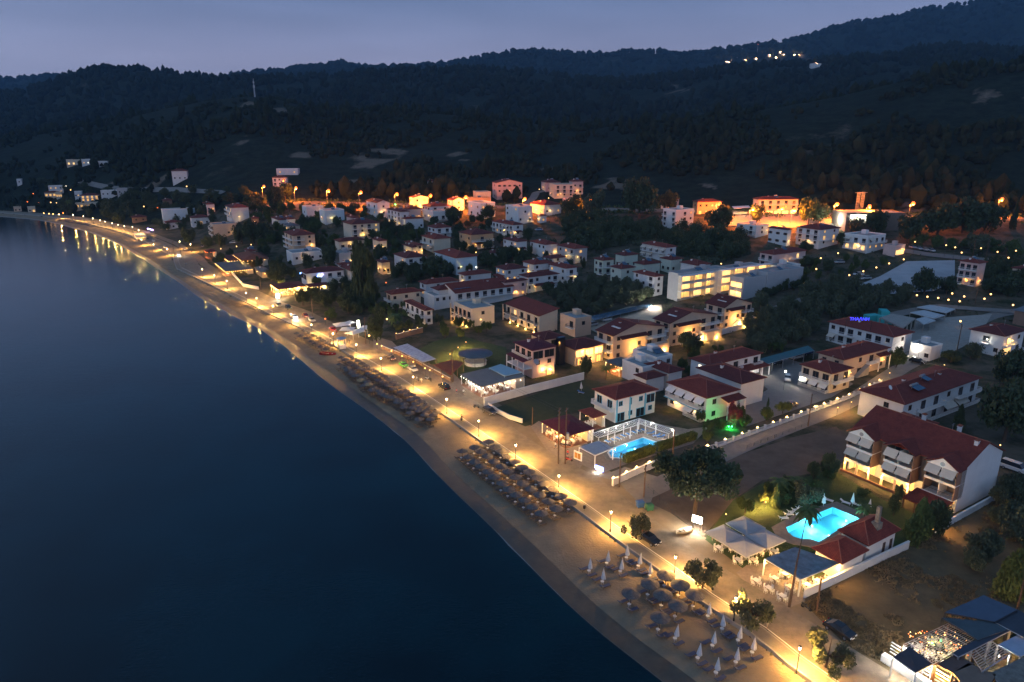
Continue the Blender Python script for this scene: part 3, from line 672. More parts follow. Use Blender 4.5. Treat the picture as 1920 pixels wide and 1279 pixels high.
# ---- nearest quarter: around the two pools
def hotel_right():
    p, w, d, rz = frame3('A', (1490,745), (640,485), (1755,608), 8.9, .35, None)
    w = max(w, 15.0); t = thing('hotel', 'three storey hotel with gabled balcony bays and long red roof above the bright pool', 'hotel', p, rz); FOOT.append((p.x, p.y, w, d, rz))
    h = 8.9; rise = 3.6; off = .52
    m = MB().box(1.6, 0, -2, w, d, h); m.add([(0,0,h),(w,0,h),(w*off,0,h+rise),(0,d,h),(w,d,h),(w*off,d,h+rise)], [(0,1,2),(4,3,5)])
    m.box(0, 0, -2, 1.6, .35, h); m.box(0, d-.35, -2, 1.6, d, h); m.build('wall', WALLM['white'], t)
    rb, cp = roof_gable(w, d, .35, rise, 'y', off); rf = rb.build('roof', ROOFM['red'], t, (0,0,h+.003))
    for x, y in ((.42*w, 1.2), (.72*w, d*.3), (.72*w, d*.62)): chimney(rf, x, y, rise*.8)
    cm = MB(); [cm.tube([a, b], .08, 5) for a, b in cp]; cm.build('ridge_cap', CAPM, rf, (0,0,.03))
    MB().box(1.5, .4, 2.9, 1.597, d-.4, 8.85).build('loggia_shade_panel', WALLM['dark'], t)  # dark panel over the white wall paints in the shade of the loggias
    bays = [(0.0, .26, True), (.37, .63, False), (.74, 1.0, True)]   # from the left end (far) to the near end
    for a, b, ped in bays:
        y1 = d*(1-a); y0 = d*(1-b); bl = y1-y0; px_ = -1.7
        # cross gable roof over the bay
        ap = 1.75 if ped else 1.5; ym = (y0+y1)/2
        xr = w*off*(ap/rise)+.4
        g = MB().add([(px_-.35,y0-.4,0),(px_-.35,y1+.4,0),(px_-.35,ym,ap),(xr,ym,ap),(.6,y0-.4,.1),(.6,y1+.4,.1)], [(0,2,3,4),(1,5,3,2)] if ped else [(0,2,3,4),(1,5,3,2),(0,1,2)])
        V0 = list(g.v); g2 = MB().add(V0+[(x, y, z+.16) for x, y, z in V0], ([(0,4,3,2),(1,2,3,5),(6,8,9,10),(7,11,9,8),(0,2,8,6),(2,1,7,8)] ))
        g2.build('bay_roof', ROOFM['red'], t, (0,0,h+.02))
        if ped:
            pd = MB().add([(px_,y0,h-.15),(px_,y1,h-.15),(px_,ym,h+ap-.1),(px_+.2,y0,h-.15),(px_+.2,y1,h-.15),(px_+.2,ym,h+ap-.1)], [(1,0,2),(3,4,5),(0,3,5,2),(4,1,2,5),(0,1,4,3)]).build('pediment', TRIM, t)
            MB().lathe([(.42,0),(.42,.06)], 14, Matrix.Translation((px_-.05,ym,h+.45)) @ Matrix.Rotation(math.pi/2, 4, 'Y')).build('rosette', STEEL, pd)
        for k, zf in enumerate((2.95, 5.95)):
            sl = MB().box(px_, y0, zf-.2, 1.6, y1, zf).box(px_-.05, y0, zf-.35, px_+.1, y1, zf+.15).build('balcony', TRIM, t)
            r = MB(); r.box(px_, y0, zf+.95, px_+.06, y1, zf+1.02)
            for q in range(int(bl/.17)): r.box(px_+.01, y0+q*.17, zf+.15, px_+.04, y0+q*.17+.04, zf+.95)
            r.build('railing', METAL, sl)
            MB().box(px_+.1, (y0+y1)/2-.08, zf, 1.6, (y0+y1)/2+.08, zf+2.75).build('partition', TRIM, t)
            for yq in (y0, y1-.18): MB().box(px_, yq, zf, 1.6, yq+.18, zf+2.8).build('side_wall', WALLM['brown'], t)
            for i in range(2):
                ya, yb = (y0+.2, (y0+y1)/2-.12) if i == 0 else ((y0+y1)/2+.12, y1-.2); z0 = zf+2.75
                if k == 0 and ped and a > .5: continue
                MB().add([(px_+.15,ya,z0),(px_+.15,yb,z0),(px_-1.05,yb,z0-1.35),(px_-1.05,ya,z0-1.35),(px_+.15,ya,z0+.05),(px_+.15,yb,z0+.05),(px_-1.05,yb,z0-1.3),(px_-1.05,ya,z0-1.3)], [(0,3,2,1),(4,5,6,7),(0,4,7,3),(1,2,6,5),(3,7,6,2),(0,1,5,4)]).build('awning', AWN, t)
                f = link('door', win_frame(2.0, 2.05, FRAMEB), t, (1.5, (ya+yb)/2, zf+1.15), -math.pi/2); link('pane', pane_mesh(2.0, 2.05, GLASS), f)
                tb = MB().lathe([(.04,0),(.04,.7),(.4,.72),(.4,.76)], 8); tb.build('balcony_table', TRIM, t, (.0, (ya+yb)/2, zf))
                for s in (-1, 1): link('balcony_chair', cached('bch', lambda: MB().box(-.22,-.22,.4,.22,.22,.45).box(-.22,.18,.45,.22,.22,.9).box(-.22,-.22,0,-.18,-.18,.4).box(.18,-.22,0,.22,-.18,.4).box(-.22,.18,0,-.18,.22,.4).box(.18,.18,0,.22,.22,.4).mesh('balcony_chair', TRIM)), t, (.0, (ya+yb)/2+s*.75, zf), 0 if s > 0 else math.pi)
        for yq in (y0, y1-.35, ym-.18): MB().box(px_, yq, -1, px_+.35, yq+.35, 2.75).build('arcade_pier', WALLM['peach'], t)
        if not (ped and a > .5):
            MB().box(1.5, y0+.6, .2, 1.58, ym-.4, 2.2).box(1.5, ym+.4, .2, 1.58, y1-.6, 2.2).build('ground_floor_glazing', LITW, t)
            bulb(t, (px_-.4, y0+.2, 2.0), 'w', 350, .14, 'wall_or_fill_lamp'); bulb(t, (.2, ym, 2.5), 'w', 420, .12, 'wall_or_fill_lamp'); bulb(t, (px_-.4, y1-.4, 2.0), 'w', 260, .12, 'wall_or_fill_lamp')
    MB().box(-2.3,d*.24,-.6,-2.0,d+.2,.5).build('terrace_wall', BRICK, t)
    # lean-to tiled roof at the near end of the sea front
    y0, y1 = -.2, d*.30
    MB().add([(-1.7,y0,2.75),(-1.7,y1,2.75),(-6.4,y1,2.0),(-6.4,y0,2.0),(-1.7,y0,2.95),(-1.7,y1,2.95),(-6.4,y1,2.2),(-6.4,y0,2.2)], [(0,3,2,1),(4,5,6,7),(0,4,7,3),(1,2,6,5),(3,7,6,2),(0,1,5,4)]).build('canopy_roof', ROOFM['red'], t)
    for y in np.linspace(y0+.2, y1-.2, 4): MB().box(-6.3, y-.1, -1, -6.1, y+.1, 2.0).build('post', WOOD, t)
    bulb(t, (-5.9, -.6, 2.3), 'w', 300, .14, 'wall_or_fill_lamp')
    for i in range(3): f = link('window', win_frame(1.0, 1.4, FRAMEB), t, (1.6, d*(.06+.08*i), 1.6), -math.pi/2); link('pane', pane_mesh(1.0, 1.4, LITW), f)
    return t, w, d
hotel_right()
H('small back wing with red hip roof behind the long hotel roof, left one', 'A', (1165,480),(975,372),(1385,440), 5.6, 'hip', 'red', 'white', dfix=7, name='back_wing')
H('small back wing with red hip roof behind the hotel ridge, by the white van', 'A', (1490,560),(1425,500),(1740,600), 5.6, 'hip', 'red', 'white', dfix=8, name='back_wing')
H('two storey white hotel with blue solar panels and dish on a sprawling red hip roof', 'A', (1085,292),(748,192),(1565,92), 6.4, 'hip', 'red', 'white', sea=['..w.','..w.'], cam=['wbbwbb','wbbaab'], chim=2, name='hotel', cat='hotel',
  extra=lambda t, w, d, h: (solar(t, w*.22, d*.10, h+1.3, tilt=.25, n=3, tank=True), solar(t, w*.42, d*.25, h+2.0, tilt=.25, n=2, tank=True), MB().lathe([(.02,0),(.35,.08),(.6,.25)],12,Matrix.Translation((w*.08,d*.5,h+1.9)) @ Matrix.Rotation(1.0,4,'X')).build('satellite_dish', TRIM, t)))
H('house with deep tiled roof, white awnings and open upper terrace beside the paved yard', 'C', (640,1145),(375,1090),(742,1090), 5.8, 'hip', 'red', 'cream', sea=['rrr','aaa'], cam=['rr','ww'], aw=AWNW, lights=((.95,-.4,4.6,'w',60),(-.6,.9,2.6,'c',500)))
H('cream two storey house with outside stairs and arches behind the awning house', 'C', (722,1052),(528,1000),(990,958), 6.2, 'hip', 'red', 'peach', sea=['ww','..'], cam=['.wb.','dd.w'], lights=((.6,-.5,2.4,'w',160),(.9,-.6,3.0,'w',100)),
  extra=lambda t, w, d, h: (MB().add([(w*.5,-.1,3.0),(w*.5,-1.5,3.0),(w*.25,-1.5,0),(w*.25,-.1,0),(w*.5,-.1,0),(w*.5,-1.5,0)],[(0,3,2,1),(1,2,5),(0,4,3),(0,1,5,4)]).build('outside_stairs', CONC, t), lowroof('cam',.72,.98,5.2,1.6)(t,w,d,h)))
H('low white box building with a bright lamp by the parked car', 'C', (1300,972),(1178,935),(1356,946), 4.2, 'flat', 'grey', 'white', sea=['..w'], lights=((-.4,.7,3.6,'c',500),), name='annex', cat='building')
H('white hotel with stepped red roof under the blue rooftop letters', 'C', (1052,912),(515,825),(1118,892), 6.2, 'hip', 'red', 'white', sea=['wbbwbbw','abbwbb.'], cam=['w','w'], name='hotel', cat='hotel', dmax=45, wfix=11)
H('white hip roofed house with wall lamp and bright side terrace at the right edge', 'C', (1792,905),(1515,862),(1990,845), 6.6, 'hip', 'dark', 'white', sea=['.r.','..w'], cam=['Bw','Gr'], lights=((-.4,.45,4.6,'c',500),(.35,-.6,4.6,'w',500),(.12,-.6,3.4,'w',350)), wfix=14)
H('shed with brick base and grey roof at the right edge', 'C', (1990,760),(1830,735),(2100,700), 4.5, 'monox', 'grey', 'brown', name='shed', cat='shed', chim=0)
# blue and white pair behind the small pool
H('blue and white two storey guest house with white balcony rails behind the pergola pool', 'B', (716,410),(498,345),(985,322), 6.2, 'hip', 'red', 'white', sea=['bb','..'], cam=['wtwg','gwgw'], fm=BLUE, rail=TRIM, chim=0, name='guest_house', cat='guest house',
  extra=lambda t, w, d, h: [MB().box(u*w-.25,-.06,0,u*w+.25,0,h-.3).build('blue_pilaster', BLUE, t) for u in (.04,.36,.74)])
H('white guest house with pale awnings and blue rimmed balcony next to the blue one', 'B', (1350,400),(1000,300),(1572,332), 6.3, 'hip', 'red', 'white', sea=['aaaa','w.aa'], cam=['w.','ww'], fm=FRAMEB, rail=TRIM, aw=AWNW, chim=0, name='guest_house', cat='guest house',
  extra=multi(lowroof('cam',.45,1.05,5.3,2.6), lambda t, w, d, h: (MB().box(-1.5,-.1,2.75,0,d,2.98).build('blue_balcony_edge', BLUE, t), bulb(t,(-1,d*.75,2.2),'w',220,.12,'wall_or_fill_lamp'), bulb(t,(-1,d*.2,2.0),'w',120,.1,'wall_or_fill_lamp'), bulb(t,(w*.8,-1,4.9),'o',160,.1,'wall_or_fill_lamp'))))
H('rear roof wing of the white guest house carrying a water tank', 'B', (1590,300),(1225,195),(1602,286), 6.6, 'hip', 'dark', 'white', wfix=9, chim=1, name='guest_house_wing', cat='building')
H('low red tiled building squeezed between the two guest houses', 'B', (930,270),(815,238),(1085,240), 4.4, 'hip', 'dark', 'white', chim=0, name='annex', cat='building')
H('low red roofed annex with white parapet behind the guest houses', 'B', (1085,225),(905,158),(1215,205), 5.0, 'hip', 'dark', 'white', chim=1, name='annex', cat='building')
H('long white two storey house with two lit windows and red canopy over its yard front', 'B', (1372,172),(1128,140),(1702,72), 6.0, 'hip', 'red', 'white', sea=['.CC','...'], cam=['wwbwb','.....'], chim=1, lights=((.55,-2.2,2.6,'c',260),(.9,-2.8,2.6,'c',260)), extra=lowroof('cam',.3,1.04,3.4,3.2))
H('white flat roofed house with a solar heater on its roof', 'B', (1000,125),(800,72),(1130,108), 5.8, 'flat', 'grey', 'white', cam=['ww','..'], sol=3, name='flat_roof_house')
H('white flat roofed front block with dark window below the solar heater house', 'B', (905,192),(748,140),(1010,165), 5.0, 'flat', 'grey', 'white', sea=['.w','..'], cam=['.','w'], name='flat_roof_house')
# peach apartments with stairs
def peach(t, w, d, h):
    for i in range(4): MB().box(w*(.16)+.0,d*(.2+.12*i),0,w*.16+.9,d*(.2+.12*i)+.8,.18,Matrix.Translation((0,0,h+1.45))).build('skylight', TRIM, t)
    MB().add([(w*.55,-.1,3.2),(w*.55,-1.3,3.2),(w*.22,-1.3,0),(w*.22,-.1,0),(w*.55,-.1,0),(w*.55,-1.3,0)],[(0,3,2,1),(1,2,5),(0,4,3),(0,1,5,4)]).build('outside_stairs', WALLM['cream'], t)
    lowroof('cam',.10,.62,h-.6,1.9,'dark',False)(t,w,d,h)
    MB().box(w*.66,-2.6,-1,w*1.0,-.002,h*.42).build('ground_wing', WALLM['peach'], t)
for C_, L_, R_, lb, so in (((575,582),(440,535),(925,497),'peach apartment block with gabled roof and big solar array, nearest of three',True),((985,490),(850,452),(1300,412),'peach apartment block with gabled roof and skylights, middle of the three in a row',False),((1378,388),(1262,345),(1580,348),'peach apartment block with gabled roof, farthest of the three by the parked cars',False)):
    t, w, d = H(lb, 'D', C_, L_, R_, 8.2, 'gable', 'dark', 'peach', sea=['rr','rr','ww'], cam=['w.wbb','w.wbb','w.w..'], axis='y', off=.42, rise=2.6, chim=1, lights=((.5,-1.6,1.8,'w',800),(.38,-1.6,3.6,'w',600),(.62,-2.9,1.2,'w',600),(.9,-2.9,1.0,'w',500),(-1.0,.3,2.2,'w',120)), extra=peach, name='apartment_block', cat='apartment block')
    if so:
        s_ = MB(); 
        for i in range(3): s_.box(w*.5+i*w*.16, d*.12, 0, w*.5+i*w*.16+w*.14, d*.85, .1)
        o = s_.build('solar_panel', SOLAR, t, (0,0,0)); o.location = (0,0,h_:=8.2+2.1); 
        o.rotation_euler = (0, .10, 0)
# modern lit hotel
def modern(t, w, d, h):
    n = 4 if w > 18 else 2
    for k, zf in enumerate((0, 3.2, 6.4)[:max(1, round(h/3.2))]):
        MB().box(0,-2.1,zf+2.9,w,0,zf+3.2).build('floor_slab', WALLM['white'], t)
        for i in range(n+1): MB().box(i*(w-.2)/n,-2.0,zf,i*(w-.2)/n+.2,0,zf+2.9).build('fin_wall', WALLM['cream'], t)
        for i in range(n):
            x0 = i*(w-.2)/n+.4; x1 = (i+1)*(w-.2)/n-.3
            g = MB().box(x0,-.06,zf+.1,x1,-.01,zf+2.6).build('glazing', LITB if (i+k) % 3 else LITW, t)
            MB().box((x0+x1)/2-.05,-.1,zf,(x0+x1)/2+.05,-.06,zf+2.7).box(x0+.1,-.1,zf,x0+.2,-.06,zf+2.7).build('mullion', FRAMEB, g)
            if k: MB().box(x0,-2.0,zf,x1,-1.94,zf+.95).build('glass_rail', AWN, t)
            bulb(t, ((x0+x1)/2,-1.0,zf+2.5), 'w', 60, .12, 'ceiling_lamp')
H('modern flat roofed hotel front block with every balcony glowing amber', 'D', (1045,160),(945,147),(1290,92), 9.8, 'flat', 'grey', 'grey', sol=3, extra=modern, name='hotel', cat='hotel')
H('modern hotel second wing with glowing amber balconies behind the front block', 'D', (1330,150),(1290,132),(1572,80), 8.2, 'flat', 'grey', 'grey', sol=3, extra=modern, name='hotel_wing', cat='hotel', dfix=9)
H('modern grey hotel block with blank side and two lit floors facing left', 'D', (1515,188),(1428,165),(1665,148), 7.6, 'flat', 'grey', 'grey', sea=['G','G'], sol=2, name='hotel_wing', cat='hotel', lights=((-.6,.5,5,'w',200),(-.6,.4,2,'w',200)))
H('modern grey hotel block at the right end with blank side wall', 'D', (1685,150),(1590,128),(1872,98), 7.6, 'flat', 'grey', 'grey', sol=2, name='hotel_wing', cat='hotel', lights=((-.5,.3,3,'w',160),))
H('wide red hip roof cottage right behind the modern hotel', 'D', (1180,85),(1025,62),(1292,72), 5.5, 'hip', 'red', 'white')
H('white and pink house with tall slit windows left of the modern hotel', 'D', (872,165),(670,132),(938,152), 7.8, 'hip', 'red', 'white', sea=['w.b','twb','w..'], cam=['w','w','w'], far=False)
H('pale green house with solar heater on its roof, behind the olive grove', 'D', (500,45),(345,38),(592,35), 6.6, 'hip', 'dark', 'green', sea=['wb','wb'], cam=['b','b'], sol=2)
H('narrow pale green house with solar heater beside the pink walled one', 'J', (455,775),(333,755),(572,757), 6.8, 'hip', 'dark', 'green', sea=['w.','w.'], cam=['w','.'], sol=2)
H('small house with solar heater between the green houses and the wide one', 'J', (640,742),(558,722),(782,722), 6.0, 'hip', 'dark', 'green', sea=['w'], cam=['w.w'], sol=2)
H('green house with solar heater left of the wide awning house', 'J', (480,668),(362,655),(622,657), 6.0, 'hip', 'dark', 'green', sea=['ww'], cam=['bw'], sol=2)
H('small house with solar heater to the right under the wide awning house', 'J', (865,702),(753,685),(972,690), 5.8, 'hip', 'dark', 'green', sea=['ww'], cam=['w.'], sol=2)
H('wide house with long beige awnings and red hip roof beside the dark wood', 'J', (825,610),(533,580),(903,597), 6.2, 'hip', 'red', 'white', sea=['aaaa','aa.a'], cam=['w','w'], dmax=22)
# pillared hotel on the lawn
def pillars(t, w, d, h):
    for i in range(5):
        y = d*(.03+.94*i/4); pl = MB().box(-1.9,y-.18,-.6,-1.55,y+.18,h+.2).build('pillar', WALLM['peach'], t)
        if i < 4: bulb(t, (-2.2, y, .6), 'w', 220, .1, 'uplight')
H('pillared beach hotel block with flat roof and uplit columns on the lawn, left half', 'E', (850,342),(622,298),(1040,320), 6.4, 'flat', 'grey', 'cream', sea=['bbbb','aaww'], cam=['w','.'], fm=METAL, rail=METAL, extra=multi(pillars, lambda t,w,d,h: bulb(t,(w*.35,-1.0,2.6),'w',900,.22,'wall_or_fill_lamp')), name='hotel', cat='hotel', far=False)
H('pillared beach hotel block with single slope red roof and uplit columns, middle part', 'E', (1380,392),(1030,300),(1500,352), 6.4, 'monox', 'red', 'cream', sea=['bBbbb','aawwb'], fm=METAL, rail=METAL, extra=pillars, rise=1.8, name='hotel', cat='hotel', far=False, chim=0)
H('flat roofed wing of the pillared hotel with side balcony, right end', 'E', (1665,418),(1480,400),(1775,392), 6.4, 'flat', 'grey', 'peach', sea=['.b','..'], cam=['w','.'], fm=METAL, rail=METAL, name='hotel_wing', cat='hotel', dfix=9)
H('maroon roofed three storey building with dishes and glazed top floor above the beach tavern', 'E', (1325,662),(1120,602),(1478,605), 8.6, 'hip', 'purple', 'pink', sea=['rrr','...','...'], cam=['gg','ww','.D'], rise=1.0, caps=False, chim=1, lights=((.45,-.6,2.3,'w',260),(.8,-.6,1.8,'w',240)), name='guest_house', cat='guest house',
  extra=multi(lowroof('sea',.0,1.0,6.0,3.2,'purple'), lambda t,w,d,h: (MB().box(-3.0,.2,3.0,-.003,d-.2,3.3).build('balcony', TRIM, t), MB().lathe([(.02,0),(.5,.1),(.9,.35)],12,Matrix.Translation((.6,-.9,5.2)) @ Matrix.Rotation(.9,4,'X')).build('satellite_dish', STEEL, t))))
H('rear building with red roof, glass stair tower and outside steps behind the maroon one', 'E', (1420,578),(1270,535),(1655,575), 8.6, 'hip', 'dark', 'peach', cam=['.gw','..w','d..'], chim=0, wmax=26, name='building', cat='building', lights=((.8,-1,2.4,'w',260),(.95,-1,4.4,'w',200)),
  extra=lambda t, w, d, h: MB().box(w*.62,-1.6,-1,w*.62+2.4,-.01,h+.3).build('glass_stair_tower', GLASS, t))
H('peach terrace building with lit upper deck and red roof, next to the peach apartments', 'E', (1660,655),(1640,560),(1882,600), 5.4, 'hip', 'dark', 'peach', cam=['GGG','DdD'], rail=TRIM, dfix=9, chim=0, name='building', cat='building', lights=((.3,-1.2,4.6,'w',280),(.8,-1.2,4.6,'w',280),(.5,-1.2,1.8,'w',380)))
# houses left of the pillared hotel
H('small white house with balconies and a red hip roof next to the palm tree', 'E', (222,222),(88,207),(432,178), 6.2, 'hip', 'red', 'cream', sea=['b','b'], cam=['w.w.w','w....'], rail=TRIM, far=False)
H('white seafront house with long verandas under a low dark red roof beside the palm', 'E', (482,348),(228,282),(545,333), 5.6, 'hip', 'dark', 'white', sea=['rrrr','wwww'], cam=['w','w'], rail=TRIM, far=False, chim=0)
H('white house whose roof terrace has a small tiled pavilion', 'E', (560,240),(320,228),(735,205), 5.4, 'flat', 'dark', 'white', cam=['wwww','....'], rail=TRIM, far=False, dfix=10, extra=lambda t, w, d, h: (MB().box(w*.3,d*.25,h,w*.85,d*.85,h+2.1).build('pavilion_wall', WALLM['white'], t), roof_hip(w*.65,d*.7,.3,1.3)[0].build('pavilion_roof', ROOFM['dark'], t, (w*.25,d*.2,h+2.1))), name='terrace_house')
H('long hotel with sweeping red roof, rooftop solar collectors and side veranda', 'E', (725,238),(632,150),(1148,165), 5.6, 'gable', 'red', 'white', cam=['rrrrrrr','.......'], axis='x', off=.55, rail=TRIM, dfix=15, chim=2, name='hotel', cat='hotel', rise=2.4,
  extra=lambda t, w, d, h: MB().box(0,0,0,3.2,4.2,.1).box(3.5,0,0,7.5,2.0,.1).build('solar_panel', SOLAR, t, (.5,d*.14,h+1.15)))
# middle rows of white houses
ROWS = [
 ('white house with brown balcony posts, just left of the olive grove','I',(1140,937),(1048,915),(1392,897),6.2,['w'],['bw.wb'],'white'),
 ('white corner house with stacked balconies beside the parked boat cover','I',(1465,857),(1288,820),(1592,848),6.4,['w.w'],['b','b'],'white'),
 ('house behind the white corner house with roof chimneys','I',(1190,824),(1058,800),(1342,797),6.0,['w'],['w.w'],'white'),
 ('low white house with satellite dish in front of the olive tree clump','I',(950,872),(798,850),(1112,842),5.8,['ww'],['w.w'],'white'),
 ('narrow house with chimneys behind the long sweeping hotel roof','I',(600,920),(498,903),(822,887),5.6,['w'],['w..'],'white'),
 ('white house with two chimneys left of the long sweeping hotel roof','I',(262,992),(178,970),(532,947),5.8,['w'],['.w.w'],'white'),
 ('big pale blue walled hall with broad red roof among dark trees','I',(520,785),(288,727),(708,762),6.6,['...'],['..'],'blue'),
 ('white house with dish and four solar panels on its roof, left of the broad hall','I',(90,778),(-70,745),(292,762),6.2,['.w'],['bb'],'white'),
 ('ochre block with lit corner balcony under a red hip roof','I',(650,577),(482,556),(798,547),7.4,['w.w','w.w'],['b','B'],'ochre'),
 ('cream house with a big awning in front of the red shuttered house','I',(330,612),(122,590),(462,592),6.4,['bb','.a'],['.','.'],'cream'),
 ('white house with red shutters and railings behind the cream house','I',(345,512),(200,500),(455,492),6.0,['ss'],['bb'],'white'),
 ('long pair of houses under two linked red roofs with a beige awning','I',(1010,496),(622,460),(1078,482),6.2,['bbbaab','wwwwww'],['w','w'],'white'),
 ('pink white villa with blank upper wall, left of its twin, mid town','I',(1045,630),(878,605),(1118,615),6.0,['w.ww','w..w'],['.','.'],'white'),
 ('villa with a bright lamp at its corner, right of its twin','I',(1290,657),(1105,630),(1392,642),6.0,['w.ww','w..w'],['.','.'],'white'),
 ('grey stone house with two rooftop water heaters','I',(1540,692),(1350,662),(1652,677),6.4,['wwb','ww.'],['w','w'],'grey'),
 ('house with pale pink side wall at the end of the sweeping hotel','I',(940,975),(915,960),(1080,930),6.8,['w'],['w.w','w.w'],'pink'),
 ('low tiled cottage tucked between the twin villas and the ochre block','I',(830,722),(780,708),(925,705),3.6,['w'],['w'],'white'),
 ('squat red roofed row house with small windows beside the hedge','I',(190,662),(-60,640),(240,665),5.0,['ww.w'],['w'],'cream'),
 ('low house roof between the villas and the white corner house','I',(1330,770),(1250,755),(1440,745),4.2,['w'],['w'],'white'),
]
def lively(rows):                                     # random windows set aglow, added to brighten the town
    return [''.join(('L' if ch == 'w' and random.random() < .28 else ch) for ch in r) for r in rows]
for lb, cr, C_, L_, R_, h_, s_, c_, wl in ROWS:
    H(lb, cr, C_, L_, R_, h_, 'hip', random.choice(['red','dark','red']), wl, sea=lively(s_+['w'*len(s_[0])]*(len(s_) == 1)), cam=lively(c_+['w.'*len(c_[0])]*(len(c_) == 1)), lights=random.choice([((.5,-.6,2.3,'w',380),), ((.2,-.6,2.3,'w',300),(-.6,.4,2.3,'w',380)), ((-.6,.4,2.3,'w',380),), ((.8,-.6,2.2,'w',300),)]), chim=random.choice([1,2]), sol=random.choice([0,0,2]), dmax=24, wmax=24, extra=random.choice([None, multi(lowroof('cam',.15,.8,2.9,2.4,'dark')), multi(lowroof('sea',.1,.9,2.9,2.6,'red'))]))  # lamps picked at random, added to warm the facades
